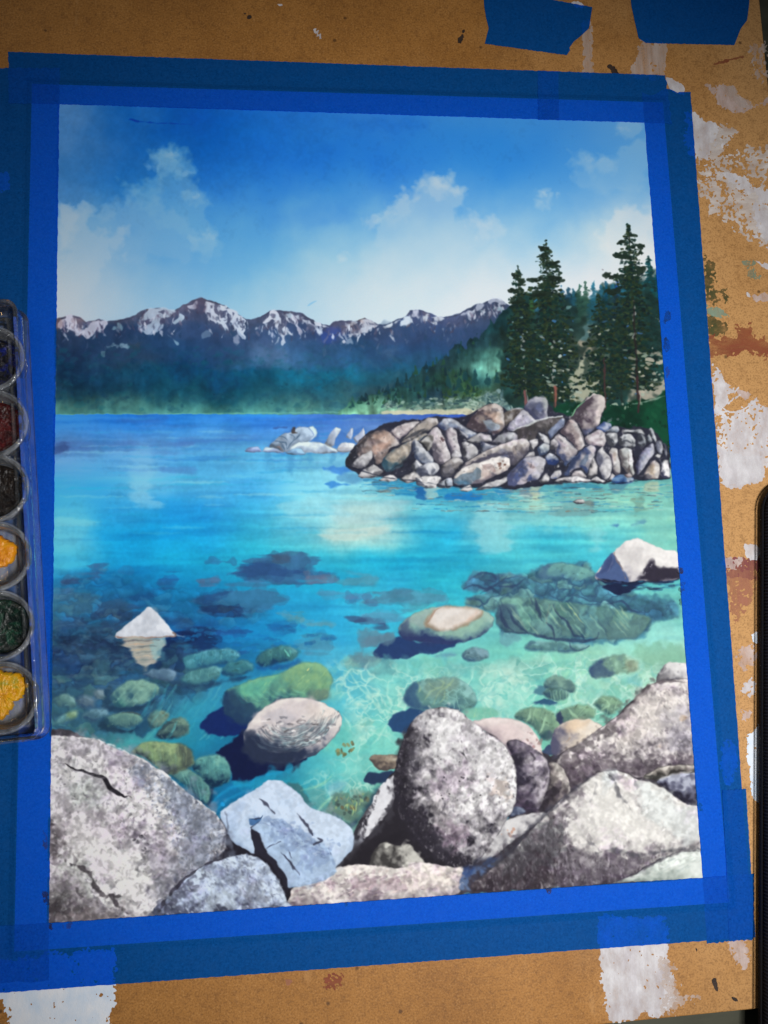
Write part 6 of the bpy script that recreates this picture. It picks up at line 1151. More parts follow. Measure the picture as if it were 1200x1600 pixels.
def paint_all():
    paint_sky(); paint_mountains(); paint_hill(); paint_water(); second_washes(); paint_shallows(); paint_trees(); paint_pile(); paint_foreground(); paint_grain()
    # the hand: every edge wavers a little
    yy, xx = np.mgrid[0:CH, 0:CW].astype(np.float32)
    xx += nz('sml', CH, CW, 5, 9) * .6 + nz('fin', CH, CW, 60, 3) * .9; yy += nz('sml', CH, CW, 90, 40) * .5 + nz('fin', CH, CW, 20, 70) * .8
    xx = np.clip(xx, 0, CW - 1.01); yy = np.clip(yy, 0, CH - 1.01)
    i, j = xx.astype(int), yy.astype(int); u, v = (xx - i)[..., None], (yy - j)[..., None]
    C[:] = (C[j, i] * (1 - u) + C[j, i + 1] * u) * (1 - v) + (C[j + 1, i] * (1 - u) + C[j + 1, i + 1] * u) * v
    C[:] *= 1 + nz('sml', CH, CW, 11, 33)[..., None] * .018
    # cold-pressed paper and pigment granulation
    C[:] *= 1 + nz('pix', CH, CW, 0, 0)[..., None] * .022 + nz('fin', CH, CW, 30, 30)[..., None] * .014
    np.clip(C, 0, 1, out=C)
# ----------------------------------------------------------------------------
# THE PLACE: board on a table, sheet, tapes, pan set, case
# ----------------------------------------------------------------------------
BOARD_Z = -0.0006

# ---- materials
def board_material():
    M = Mat('hardboard', .55, .25)
    a = M.noise(28, 6, .6); b = M.noise(420, 4, .7); c = M.noise(1500, 2, .6); d = M.noise(9, 4, .6)
    base = M.ramp(a, [(.3, lin((152, 102, 48))), (.5, lin((168, 115, 55))), (.72, lin((182, 127, 65)))])
    sx = M.node('ShaderNodeSeparateXYZ'); M.link(M.tc.outputs['Object'], sx.inputs[0])
    ad = M.node('ShaderNodeMath', operation='MULTIPLY_ADD'); M.link(sx.outputs[0], ad.inputs[0]); ad.inputs[1].default_value = 3.2; M.link(d, ad.inputs[2])
    base = M.mix(M.ramp(ad.outputs[0], [(.62, (0,) * 3), (.95, (.8,) * 3)]), base, lin((204, 156, 100)))      # rubbed pale towards the worn edge
    base = M.mix(M.ramp(b, [(.36, (.32,) * 3), (.5, (0,) * 3)]), base, lin((110, 70, 34)))
    base = M.mix(M.ramp(c, [(.36, (.38,) * 3), (.48, (0,) * 3)]), base, lin((96, 62, 32)))
    base = M.mix(M.ramp(c, [(.56, (0,) * 3), (.74, (.3,) * 3)]), base, lin((222, 172, 112)))
    v = M.node('ShaderNodeTexVoronoi', Scale=70.); M.link(M.tc.outputs['Object'], v.inputs['Vector'])
    base = M.mix(M.ramp(v.outputs['Distance'], [(.03, (.75,) * 3), (.065, (0,) * 3)]), base, lin((74, 48, 28)))
    sp = M.noise(160, 3, .65, stretch=(1, .25, 1)); base = M.mix(M.ramp(sp, [(.66, (0,) * 3), (.76, (.25,) * 3)]), base, lin((212, 164, 108)))
    M.link(base, M.p.inputs['Base Color']); M.link(M.bump(c, .35, .0002), M.p.inputs['Normal'])
    return M.m
def tape_material():
    M = Mat('blue_masking_tape', .75, .12)
    g = M.noise(1300, 3, .75); f = M.noise(260, 4, .7)
    dc = M.mix(M.ramp(g, [(.3, (0,) * 3), (.7, (1,) * 3)]), (0.002, .125, .50, 1), (.012, .225, .84, 1))
    dc = M.mix(M.ramp(f, [(.4, (0,) * 3), (.7, (.5,) * 3)]), dc, (.02, .19, .66, 1))
    dif = M.node('ShaderNodeBsdfDiffuse'); M.link(dc, dif.inputs[0])
    tr = M.node('ShaderNodeBsdfTransparent'); tr.inputs[0].default_value = (.06, .26, .88, 1)
    gl = M.node('ShaderNodeBsdfGlossy', Roughness=.5); gl.inputs[0].default_value = (.8, .85, 1, 1)
    mx = M.node('ShaderNodeMixShader'); mx.inputs[0].default_value = .36
    M.link(tr.outputs[0], mx.inputs[1]); M.link(dif.outputs[0], mx.inputs[2])
    m2 = M.node('ShaderNodeMixShader'); m2.inputs[0].default_value = .002
    M.link(mx.outputs[0], m2.inputs[1]); M.link(gl.outputs[0], m2.inputs[2])
    n = M.bump(M.noise(1500, 2, .6, stretch=(1, .4, 1)), .5, .00006); M.link(n, dif.inputs['Normal']); M.link(n, gl.inputs['Normal'])
    M.link(m2.outputs[0], M.out.inputs[0])
    return M.m
def paint_material(name, c1, c2, alpha=1., streak=(1, 1, 1), wet=False):
    M = Mat(name, .25 if wet else .6, .5 if wet else .25)
    n = M.noise(120, 5, .65, stretch=streak); g = M.noise(900, 2, .6, stretch=streak)
    c = M.ramp(n, [(.32, lin(c1)), (.68, lin(c2))])
    M.link(c, M.p.inputs['Base Color']); M.link(M.bump(g, .5, .00025), M.p.inputs['Normal'])
    if alpha < 1:
        a = M.ramp(M.noise(260, 4, .7, stretch=streak), [(.3, (max(0, alpha - .3),) * 3), (.7, (min(1, alpha + .3),) * 3)])
        M.link(a, M.p.inputs['Alpha'])
    return M.m
def plastic_material(name, milky=.05, tint=(.96, .97, 1.0, 1), rough=.06):
    M = Mat(name)
    fr = M.node('ShaderNodeFresnel', IOR=1.42)
    tr = M.node('ShaderNodeBsdfTransparent'); tr.inputs[0].default_value = tint
    gl = M.node('ShaderNodeBsdfGlossy', Roughness=rough); gl.inputs[0].default_value = (1, 1, 1, 1)
    df = M.node('ShaderNodeBsdfDiffuse'); df.inputs[0].default_value = (.75, .78, .82, 1)
    m1 = M.node('ShaderNodeMixShader'); M.link(fr.outputs[0], m1.inputs[0]); M.link(tr.outputs[0], m1.inputs[1]); M.link(gl.outputs[0], m1.inputs[2])
    m2 = M.node('ShaderNodeMixShader')
    sc = M.ramp(M.noise(350, 4, .7, stretch=(1, .3, 1)), [(.4, (milky * .5,) * 3), (.75, (milky * 2,) * 3)])
    M.link(sc, m2.inputs[0]); M.link(m1.outputs[0], m2.inputs[1]); M.link(df.outputs[0], m2.inputs[2])
    n = M.bump(M.noise(240, 3, .6), .55, .0006); M.link(n, gl.inputs['Normal'])
    M.link(m2.outputs[0], M.out.inputs[0])
    return M.m

# ---- table under everything
def slab(name, corners, z0, z1, mat, parent=None, bevel=0.):
    n = len(corners)
    v = [(x, y, z1) for x, y in corners] + [(x, y, z0) for x, y in corners]
    f = [tuple(range(n)), tuple(range(2 * n - 1, n - 1, -1))] + [(i, i + n, (i + 1) % n + n, (i + 1) % n) for i in range(n)]
    f = [tuple(reversed(q)) for q in f[2:]] + f[:2]
    o = mesh_obj(name, v, f, mat, parent)
    bm = bmesh.new(); bm.from_mesh(o.data); bmesh.ops.recalc_face_normals(bm, faces=bm.faces)
    if bevel: bmesh.ops.bevel(bm, geom=bm.edges[:], offset=bevel, segments=3, profile=.5, affect='EDGES')
    bm.to_mesh(o.data); bm.free()
    return o
TM = Mat('worn_table', .6, .3)
tc_ = TM.ramp(TM.noise(60, 5, .6, stretch=(.25, 1, 1)), [(.35, lin((40, 42, 34))), (.65, lin((74, 74, 60)))])
TM.link(tc_, TM.p.inputs['Base Color'])
tb = slab('table', [(-.7, -.6), (.7, -.6), (.7, .6), (-.7, .6)], -.04, -.0085, TM.m)
tag(tb, kind='structure')

# ---- drawing board
e = (at(1178, 1577, BOARD_Z) - at(1040, 1591, BOARD_Z)).normalized()
br_ = at(1178, 1577, BOARD_Z)
tr_ = at(1187, 0, BOARD_Z)
up = (tr_ - at(1200, 128, BOARD_Z)).normalized()
k_ = ((br_ - tr_).x * e.y - (br_ - tr_).y * e.x) / (up.x * e.y - up.y * e.x)
br_ = tr_ + up * k_                       # the corner where right and bottom edge meet
tr_ = tr_ + up * .09
bl = br_ - e * .58
board = slab('drawing_board', [bl.xy, br_.xy, tr_.xy, (tr_ - e * .58).xy], BOARD_Z - .0062, BOARD_Z, board_material(), bevel=.0006)
tag(board, 'brown hardboard drawing board marked with old paint smears under the taped painting', 'board')

# ---- old paint left on the board
NSM = [0]
def smear(s, mat, jit=2., jk='sml', holes=0., hk='fin', name='paint_smear', label=None, z=.00008, sharp=False, cell=.8, grad=None, parent=None, zabs=None):
    """a ragged film of paint: the outline on a fine mesh, broken up by dry-brush gaps"""
    p = np.array([float(v) for v in s.split()]).reshape(-1, 2)
    if not sharp: p = spline(p)
    x0, y0 = np.floor(p.min(0) - 6); x1, y1 = np.ceil(p.max(0) + 6)
    w, h = int((x1 - x0) / cell), int((y1 - y0) / cell)
    d = sdf((p - (x0, y0)) / cell, 0, 0, w, h) * cell
    NSM[0] += 1; z = z * .5 + NSM[0] * 1.3e-6
    d = d + nz(jk, h, w) * jit * 1.1 + nz('fin', h, w) * jit * 1.2 + nz('pix', h, w) * jit * 1.0
    keep = d > 0
    if holes:
        t = nz(hk, h, w) * .7 + nz('pix', h, w) * .9 + nz('vst', h, w) * .45 + nz('sml', h, w) * .2 + np.clip(d / 14, 0, .5)
        if grad is not None:
            X = np.linspace(0, 1, w)[None]; Y = np.linspace(0, 1, h)[:, None]
            t = t + (.5 - np.clip(grad[0] + X * grad[1] + Y * grad[2], 0, 1)) * 1.6
        keep &= t > (-1.1 + holes * 1.6)
    iy, ix = np.nonzero(keep)
    if len(ix) == 0: return
    ids = {}; V = []; F = []
    def vid(i, j):
        k = (i, j)
        if k not in ids:
            ids[k] = len(V); V.append(at(x0 + i * cell, y0 + j * cell, BOARD_Z + z if zabs is None else zabs))
        return ids[k]
    for j, i in zip(iy, ix): F.append((vid(i, j + 1), vid(i + 1, j + 1), vid(i + 1, j), vid(i, j)))
    o = mesh_obj(name, V, F, mat, parent or board)
    if label: o['label'] = label
    return o
mw = paint_material('dried_white_paint', (208, 202, 206), (232, 230, 232), .86, (1, .5, 1))
mwp = paint_material('thin_white_wash', (206, 184, 168), (226, 212, 204), .5, (1, .12, 1))
mdry = paint_material('drybrushed_white', (206, 190, 178), (230, 222, 216), .8, (.4, 1, 1))
mblue = paint_material('bluish_white_paint', (206, 222, 240), (240, 240, 242), streak=(1, .7, 1))
mred = paint_material('red_brown_stain', (136, 62, 48), (164, 92, 60), .58, (.3, 1, 1))
mmar = paint_material('maroon_stain', (120, 50, 66), (150, 84, 84), .75, (1, .3, 1))
mmar2 = paint_material('faded_maroon_stain', (170, 104, 90), (184, 128, 96), .5, (1, .3, 1))
mgrn = paint_material('dark_green_stain', (52, 62, 36), (88, 92, 54), .6)
mmint = paint_material('mint_paint', (120, 150, 130), (150, 172, 150), .6, (1, .2, 1))
mdk = paint_material('dark_paint_spot', (44, 34, 30), (66, 52, 44))
mpk = paint_material('pinkish_wash', (206, 180, 170), (222, 204, 198), .6, (1, .4, 1))
W_ = 'white paint smear'
smear('0 1500 60 1492 176 1484 178 1520 181 1545 180 1560 172 1590 168 1640 10 1640 14 1590 2 1560 -40 1540 -60 1500', mblue, 3, label='bluish white paint patch with a ragged edge', holes=.12)
smear('936 1434 985 1432 1040 1432 1042 1470 1044 1500 1056 1556 1040 1580 1026 1590 1006 1584 988 1592 956 1599 948 1580 940 1530', mw, 2, holes=.06, label='thick white paint patch')
smear('1034 1500 1050 1510 1058 1550 1090 1560 1060 1575 1040 1580', mwp, 5, holes=.45)
smear('1134 1470 1166 1466 1166 1512 1156 1508 1146 1492', mpk, 3, holes=.3)
smear('1113 572 1122 578 1132 590 1140 602 1146 606 1141 620 1134 632 1126 640 1118 640', mw, 2.4, holes=.2, label=W_)
smear('1118 640 1140 650 1160 640 1176 624 1198 634 1204 655 1203 700 1192 745 1180 752 1160 759 1140 757 1128 753 1122 700', mw, 3.5, holes=.36, label=W_, grad=(1.0, 0, -1.2))
smear('1150 608 1164 610 1176 622 1164 626 1154 620', mpk, 2, holes=.2)
smear('1128 705 1150 708 1188 712 1192 742 1180 752 1160 758 1130 754', mw, 2, holes=.05, z=.00012)
for s_ in ('1117 624 1125 634 1136 642 1148 644 1160 640 1172 632 1182 622', '1122 644 1132 650 1144 656', '1136 631 1146 622 1148 612 1154 606 1156 616 1148 622'):
    p_ = np.array([float(v) for v in s_.split()]).reshape(-1, 2); p_ = spline(p_, False)
    o_ = ' '.join(f'{a} {b}' for a, b in np.r_[p_ + (0, -1.5), p_[::-1] + (0, 1.2)])
    smear(o_, mw, .5, z=.0002, sharp=True)
smear('1070 176 1084 174 1104 186 1121 197 1132 208 1128 216 1138 216 1136 226 1126 236 1120 246 1106 244 1094 246 1086 243 1072 240', mw, 2.4, holes=.26, label='white paint smear with a dry brushed end')
smear('1120 200 1148 202 1142 214 1128 232 1116 246 1110 238', mdry, 3, holes=.62)
smear('1102 132 1112 132 1130 132 1146 133 1150 145 1160 154 1174 163 1186 160 1206 148 1206 156 1182 168 1166 174 1150 176 1134 170 1122 160 1114 148 1108 138', mpk, 1.5, holes=.12, label='pale crescent brush mark')
smear('1128 136 1146 133 1154 148 1166 156 1176 162 1160 170 1148 160', mwp, 1.5, holes=.2, z=.00012)
smear('1100 260 1116 266 1135 266 1152 272 1170 284 1188 292 1206 302 1206 330 1180 312 1160 300 1140 288 1124 278', mw, 2.6, holes=.3, label=W_)
smear('1132 280 1160 296 1206 322 1206 384 1186 378 1168 350 1152 336 1140 310', mdry, 4, holes=.5, label=W_)
smear('1174 320 1206 326 1206 384 1190 374 1180 350', mw, 4, holes=.35, z=.00012)
smear('1090 240 1140 240 1206 226 1206 290 1170 278 1140 262 1100 300 1094 280', mdry, 6, holes=.86, label='specks of dry brushed white paint')
smear('1092 280 1130 285 1160 340 1170 372 1130 340 1096 320', mdry, 6, holes=.9)
smear('1178 405 1188 410 1206 414 1206 424 1192 418', mw, 1, holes=.1); smear('1176 462 1200 456 1206 466 1184 470', mpk, 2, holes=.2); smear('1166 456 1170 458 1172 464 1168 463', mw, .4)
smear('1100 402 1112 408 1116 420 1120 428 1121 442 1108 448 1096 446', mgrn, 3, holes=.3, label='dark green paint smudge')
smear('1100 446 1136 458 1130 470 1100 470', mgrn, 5, holes=.82)
smear('1102 474 1116 476 1130 486 1136 492 1122 493 1104 490', mmint, 2, holes=.4, label='mint paint smudge'); smear('1164 408 1180 410 1184 434 1172 436 1168 420', mmint, 4, holes=.7)
smear('1104 492 1130 500 1128 520 1104 520', mgrn, 3, holes=.55)
smear('1104 523 1130 524 1150 523 1156 508 1170 508 1182 526 1206 532 1206 554 1160 552 1130 554 1106 556', mred, 4, holes=.2, label='red brown stain')
smear('1128 870 1150 871 1184 871 1186 886 1180 905 1160 905 1136 900', mmar, 2, holes=.12, label='maroon stain'); smear('1134 896 1182 896 1178 930 1158 960 1146 970 1138 930', mmar2, 4, holes=.35)
smear('1128 872 1158 871 1156 884 1140 888 1130 884', mpk, 2, holes=.5, z=.00014); smear('1164 850 1184 852 1186 872 1174 874 1165 868', mw, 1, holes=.05)
smear('1154 1014 1176 1008 1178 1040 1156 1040', mpk, 4, holes=.4); smear('1158 1066 1180 1064 1180 1084 1160 1082', mw, 3, holes=.35); smear('1174 992 1184 986 1184 1004 1178 1006', mblue, 1, holes=.1); smear('1160 1112 1174 1112 1172 1122 1162 1122', mpk, 2, holes=.3)
smear('1166 1152 1182 1136 1190 1136 1190 1250 1176 1244 1172 1210', mblue, 1.5, holes=.08, label='bluish white paint strip')
smear('1130 1160 1146 1158 1152 1180 1142 1226 1132 1222 1126 1190', mw, 2, holes=.12)
smear('-30 268 10 270 14 284 12 298 -30 300', mw, 1.5)
smear('908 36 923 30 926 60 925 118 910 118 911 80', mwp, 1.2, holes=.2, label='faint white brush strip'); smear('893 4 904 2 915 8 908 12 898 10', mw, 1)
smear('1002 62 1020 66 1042 72 1040 95 1034 122 988 122 992 95', mwp, 2, holes=.3, label='faint white brush wash'); smear('1040 120 1052 124 1066 130 1068 146 1050 142 1044 134', mw, 1)
smear('1172 72 1196 74 1192 122 1178 126', mwp, 4, holes=.6)
smear('949 103 953 100 959 103 964 109 967 117 958 115', mdk, .8); smear('717 58 723 55 724 62 719 67 716 66', mdk, 1); smear('722 47 726 45 727 50 723 52', mdk, .8); smear('380 20 388 22 396 28 388 30', mdk, 1.5)
smear('1117 98 1136 92 1158 87 1160 89 1140 95 1118 101', mred, .8, z=.0001)
for s_ in ('490 45 494 44 493 49 498 46 497 53 501 52 502 60 499 61 498 56 494 57 495 52 491 51', '433 6 443 5 441 9 435 9'): smear(s_, mw, .4, z=.0002, sharp=True)
for s_ in ('1112 1530 1118 1528 1122 1548 1117 1546', '1143 1558 1150 1560 1152 1564 1146 1563', '1086 1480 1089 1482 1088 1486'): smear(s_, mdk, .5)
smear('505 1532 530 1526 532 1538 510 1544', mred, 3, holes=.4); smear('448 1532 456 1530 458 1536 450 1538', mmar2, 2, holes=.3)

# ---- the painting
PW, PH = 1180, 1480
paint_all()
cor = [at(50, 131), at(1036, 160), at(1140, 1410), at(22, 1487)]
xs = [c.x for c in cor]; ys = [c.y for c in cor]
X0, X1, Y0, Y1 = min(xs), max(xs), min(ys), max(ys)
gx, gy = np.meshgrid(X0 + (X1 - X0) * (np.arange(PW) + .5) / PW, Y0 + (Y1 - Y0) * (np.arange(PH) + .5) / PH)
px, py = project(gx, gy)
qx = np.clip(px - CX0, 0, CW - 1.001); qy = np.clip(py - CY0, 0, CH - 1.001)
ix, iy = qx.astype(int), qy.astype(int); fx, fy = (qx - ix)[..., None], (qy - iy)[..., None]
smp = (C[iy, ix] * (1 - fx) + C[iy, np.minimum(ix + 1, CW - 1)] * fx) * (1 - fy) + (C[np.minimum(iy + 1, CH - 1), ix] * (1 - fx) + C[np.minimum(iy + 1, CH - 1), np.minimum(ix + 1, CW - 1)] * fx) * fy
# pigment strength: what the print reflects, from the tones it shows in this room's light
lin_ = np.where(smp <= .04045, smp / 12.92, ((smp + .055) / 1.055) ** 2.4)
gX, gY = (px - 600) / 600, (py - 800) / 800
GAIN = sum(k * gX ** i * gY ** j for i, j, k in ((0,0,1.0641),(0,1,0.3055),(0,2,-0.3789),(0,3,-0.035),(0,4,-0.0389),(1,0,0.2485),(1,1,0.1137),(1,2,-0.0958),(1,3,0.0148),(2,0,-0.1945),(2,1,-0.0114),(2,2,-0.0526),(3,0,-0.0375),(3,1,0.0123),(4,0,-0.0105)))[..., None]
alb = lin_ / GAIN
alb = np.clip(alb / np.maximum(1, alb.max(-1, keepdims=True) / .9), .004, .9)
inside = (px > 89.5 - (py - 163) * .0125) & (px < 1007.5 + (py - 192) * .078) & (py > 161.5 + (px - 91) * .0317) & (py < 1443.5 - (px - 75) * .0694)
alb[~inside] = .82
img = bpy.data.images.new('watercolour_print', PW, PH, alpha=False)
enc = np.where(alb <= .0031308, alb * 12.92, 1.055 * np.power(alb, 1 / 2.4) - .055)
buf = np.ones((PH, PW, 4), np.float32); buf[..., :3] = enc
img.pixels.foreach_set(buf.ravel()); img.update(); img.pack()
PM = Mat('painted_paper', .8, .12)
ti = PM.node('ShaderNodeTexImage'); ti.image = img; ti.extension = 'EXTEND'
PM.link(PM.tc.outputs['UV'], ti.inputs[0]); PM.link(ti.outputs[0], PM.p.inputs['Base Color'])
PM.link(PM.bump(PM.noise(900, 3, .6), .35, .00012), PM.p.inputs['Normal'])
uvt = [((c.x - X0) / (X1 - X0), (c.y - Y0) / (Y1 - Y0)) for c in cor]
pv = [(c.x, c.y, 0) for c in cor] + [(c.x, c.y, BOARD_Z + .00002) for c in cor]
paper = mesh_obj('watercolor_painting', pv, [(3, 2, 1, 0), (4, 5, 6, 7)] + [(i, (i + 1) % 4, (i + 1) % 4 + 4, i + 4) for i in range(4)], PM.m, uv=uvt + uvt)
tag(paper, 'watercolour of a clear mountain lake with granite boulders, taped flat to the board', 'painting')

# ---- masking tape
def paper_dist(x, y):
    d = 1e9
    for i in range(4):
        a, b = cor[i], cor[(i + 1) % 4]
        ex, ey = b.x - a.x, b.y - a.y; L = math.hypot(ex, ey)
        d = min(d, -((x - a.x) * ey * -1 + (y - a.y) * ex) / L)   # inside is positive for a clockwise outline
    return d
TAPE = tape_material()
def tape(quad, label, layer=0, ends=(None, None), nu=260, nv=26, seed=0, group=None, wob=.00012):
    """a strip laid over sheet and board: it steps down where the sheet stops. quad: start-left, start-right, end-right, end-left"""
    a, b, c, d = [at(*p) for p in quad]
    r = random.Random(seed); V = []
    w0 = [r.uniform(-1, 1) for _ in range(nu + 1)]; w1 = [r.uniform(-1, 1) for _ in range(nu + 1)]
    Lm = (d - a).length
    for i in range(nu + 1):
        for j in range(nv + 1):
            t = j / nv; u = i / nu
            lo = (ends[0](t) if ends[0] else 0) / Lm; hi = 1 - (ends[1](t) if ends[1] else 0) / Lm
            u = lo + (hi - lo) * u
            p = (a * (1 - t) + b * t) * (1 - u) + (d * (1 - t) + c * t) * u
            side = (b - a).normalized()
            p = p + side * (w0[i] * wob * max(0, 1 - t * 6) + w1[i] * wob * max(0, 1 - (1 - t) * 6))
            k = paper_dist(p.x, p.y)
            f = min(1, max(0, (k + .0026) / .0026)); f = f * f * (3 - 2 * f)
            z = BOARD_Z * (1 - f) + .00018 + layer * .00012
            z += .00006 * math.sin(u * 40 + seed) * math.sin(t * 5 + seed * 2)
            V.append((p.x, p.y, z))
    n = nv + 1
    F = [(i * n + j, i * n + j + 1, (i + 1) * n + j + 1, (i + 1) * n + j) for i in range(nu) for j in range(nv)]
    rim = [i * n for i in range(nu)] + [nu * n + j for j in range(nv)] + [(nu - i) * n + nv for i in range(nu)] + [nv - j for j in range(nv)]
    base = len(V)
    V += [(V[i][0], V[i][1], V[i][2] - .00011) for i in rim]
    m = len(rim)
    F += [(rim[i], base + i, base + (i + 1) % m, rim[(i + 1) % m]) for i in range(m)]
    o = mesh_obj('masking_tape', V, F, TAPE)
    bm = bmesh.new(); bm.from_mesh(o.data); bmesh.ops.recalc_face_normals(bm, faces=bm.faces); bm.to_mesh(o.data); bm.free()
    if o.data.polygons[0].normal.z < 0: o.data.flip_normals()
    return tag(o, label, 'tape', group)
def torn(seed, amp, slope=0.):
    r = random.Random(seed); k = [r.uniform(0, 1) for _ in range(28)]
    def f(t):
        q = t * 26; i = int(q); g = q - i
        return amp * (k[i] * (1 - g) + k[i + 1] * g) + slope * t
    return f
G_ = 'blue tape strips holding the painting down'
def li(x0, y0, x1, y1, x): return y0 + (y1 - y0) * (x - x0) / (x1 - x0)
ptop = lambda x: li(91, 163, 1006, 192, x)
pbot = lambda x: li(75, 1442, 1098, 1371, x)
otop = lambda x: li(12, 80, 1038, 117, x)
obot = lambda x: li(0, 1552, 1178, 1465, x)
tape_left = tape(((-2, 104), (93 + .5, 104), (75.5, 1535), (-48, 1540)), 'blue tape strip down the left edge of the painting, beneath the paint tray', 0, (torn(1, .0006), torn(2, .0006)), seed=1, group=G_)
tape_right = tape(((1003.5, 146), (1080, 146), (1178, 1470), (1105.8, 1476)), 'blue tape strip down the right edge of the painting', 0, (lambda t: .0014 * math.sin(t * 9) * (t < .75) - .0009, torn(3, .0006)), seed=2, group=G_)
tape(((12, 80), (12, 160.5), (873, ptop(873)), (873, otop(873))), 'longer blue tape strip along the top edge of the painting', 1, (torn(4, .0004), None), seed=3, group=G_)
tape(((840, otop(840)), (840, ptop(840) + .8), (1052, ptop(1052)), (1052, otop(1052))), 'short blue tape piece on the top right corner of the painting', 2, (torn(5, .0003), lambda t: .0032 - .0026 * t + .0003 * math.sin(t * 30)), nu=80, seed=4, group=G_)
tape_bottom = tape(((-60, pbot(-60)), (-60, obot(-60)), (1180, obot(1180)), (1180, pbot(1180))), 'blue tape strip along the bottom edge of the painting', 1, (None, torn(7, .0008)), seed=5, group=G_)
tape(((1128, 1234), (1166, 1232), (1181, 1466), (1140, 1470)), 'narrow second layer of blue tape at the bottom right corner', 2, (torn(8, .0006), torn(9, .0006)), nu=80, nv=14, seed=6, group=G_)
def scrap(left, right, top, bot, label, seed):
    """a torn-off piece stuck to bare board; left / right: ragged ends as (v, x)"""
    xa = min(x for _, x in left); xb = max(x for _, x in right)
    a, d = at(xa, top(xa), 0), at(xb, top(xb), 0)
    L = (d - a).length; mpp = L / (xb - xa)
    fl = lambda t: (np.interp(t, [v for v, _ in left], [x for _, x in left]) - xa) * mpp
    fr = lambda t: (xb - np.interp(t, [v for v, _ in right], [x for _, x in right])) * mpp
    return tape(((xa, top(xa)), (xa, bot(xa)), (xb, bot(xb)), (xb, top(xb))), label, 0, (fl, fr), nu=70, nv=40, seed=seed, group='torn tape scraps at the top of the board')
scrap([(0, 755), (.35, 757), (.55, 760), (.72, 764), (.85, 761), (1, 758)], [(0, 926), (.42, 921), (.62, 906), (.72, 897), (.85, 890), (.9, 891), (1, 886)], lambda x: -22 + (x - 757) * .19, lambda x: 67 + (x - 757) * .14, 'torn blue tape scrap with a slanted right end, left of two at the top', 11)
scrap([(0, 983), (.4, 987), (.65, 992), (.82, 996), (.92, 998), (1, 1010)], [(0, 1174), (.4, 1171), (.62, 1168), (.75, 1158), (.9, 1152), (1, 1148)], lambda x: -32, lambda x: 66 + (x - 998) * .02, 'wider torn blue tape scrap at the top right of the board', 12)

# ---- strokes that ran over the edge on to the tape
mts = paint_material('overrun_dark_green', (14, 34, 30), (24, 52, 44), .3); mtk = paint_material('overrun_black', (22, 20, 26), (44, 38, 44), .5); mtb = paint_material('overrun_grey', (40, 50, 80), (70, 70, 90), .25)
for s_, m_, t_ in (('1036 482 1043 484 1047 492 1044 502 1038 506', mts, tape_right), ('1038 528 1045 530 1047 545 1040 552', mts, tape_right), ('1040 575 1044 572 1045 585 1041 590', mtb, tape_right), ('1043 640 1046 638 1046 646 1043 650', mts, tape_right), ('1043 690 1047 688 1046 698 1043 700', mts, tape_right),
                   ('1060 884 1066 888 1066 894 1060 893', mtk, tape_right), ('1060 905 1068 910 1066 930 1062 950 1061 925', mts, tape_right), ('1092 1254 1098 1262 1093 1268', mtk, tape_right),
                   ('66 1392 74 1394 75 1412 68 1410', mtk, tape_left), ('66 1296 73 1300 73 1326 66 1322', mtb, tape_left), ('76 1441 84 1442 80 1452 76 1450', mtk, tape_bottom), ('98 1440 112 1439 108 1448 100 1450', mtb, tape_bottom),
                   ('852 1388 862 1388 860 1396 853 1393', mtk, tape_bottom), ('672 1400 676 1400 675 1404 671 1403', mtb, tape_bottom), ('537 1411 542 1411 541 1416 537 1415', mts, tape_bottom)):
    smear(s_, m_, 1.2, holes=.35, name='paint_speck', parent=t_, zabs=.00034 if t_ is tape_bottom else .00022)

# ---- paint tray with six pans
PLA, PLB = plastic_material('clear_plastic', .06, (1, 1, 1, 1), .06), plastic_material('clear_pan_plastic', .13, (.985, .99, 1, 1), .05)
tray = bpy.data.objects.new('paint_tray', None); COL.objects.link(tray)
ZB = .0006
pr_t, pr_b = at(45, 500, ZB), at(81, 1150, ZB)
tray.location = at(20, 820, ZB); tray.rotation_euler[2] = math.atan2(pr_b.x - pr_t.x, pr_t.y - pr_b.y)
inv = (Matrix.Translation(tray.location) @ Matrix.Rotation(tray.rotation_euler[2], 4, 'Z')).inverted()
tag(tray, 'clear plastic paint tray with six round pans, lying on the left tape', 'paint tray')
lt, lb = inv @ pr_t, inv @ pr_b
xr = (lt.x + lb.x) / 2; yt = (inv @ at(20, 484, ZB)).y; yb = (inv @ at(40, 1158, ZB)).y; wd = .075
def rrect(x0, y0, x1, y1, r, n=8):
    o = []
    for cx, cy, a0 in ((x1 - r, y1 - r, 0), (x0 + r, y1 - r, 90), (x0 + r, y0 + r, 180), (x1 - r, y0 + r, 270)):
        for k in range(n + 1):
            a = math.radians(a0 + 90 * k / n); o.append((cx + r * math.cos(a), cy + r * math.sin(a)))
    return o
def loft(name, rings, mat, parent, close=False, cap0=False, cap1=False, smooth=True):
    n = len(rings[0]); V = [p for r in rings for p in r]; F = []
    m = len(rings)
    for i in range(m if close else m - 1):
        for j in range(n):
            a, b = i * n, ((i + 1) % m) * n
            F.append((a + j, a + (j + 1) % n, b + (j + 1) % n, b + j))
    if cap0: F.append(tuple(range(n - 1, -1, -1)))
    if cap1: F.append(tuple((m - 1) * n + j for j in range(n)))
    o = mesh_obj(name, V, F, mat, parent, smooth)
    bm = bmesh.new(); bm.from_mesh(o.data); bmesh.ops.recalc_face_normals(bm, faces=bm.faces); bm.to_mesh(o.data); bm.free()
    return o
def ring(inset, z, r=.005): return [(x, y, z) for x, y in rrect(xr - wd + inset, yb + inset, xr - inset, yt - inset, max(.001, r - inset))]
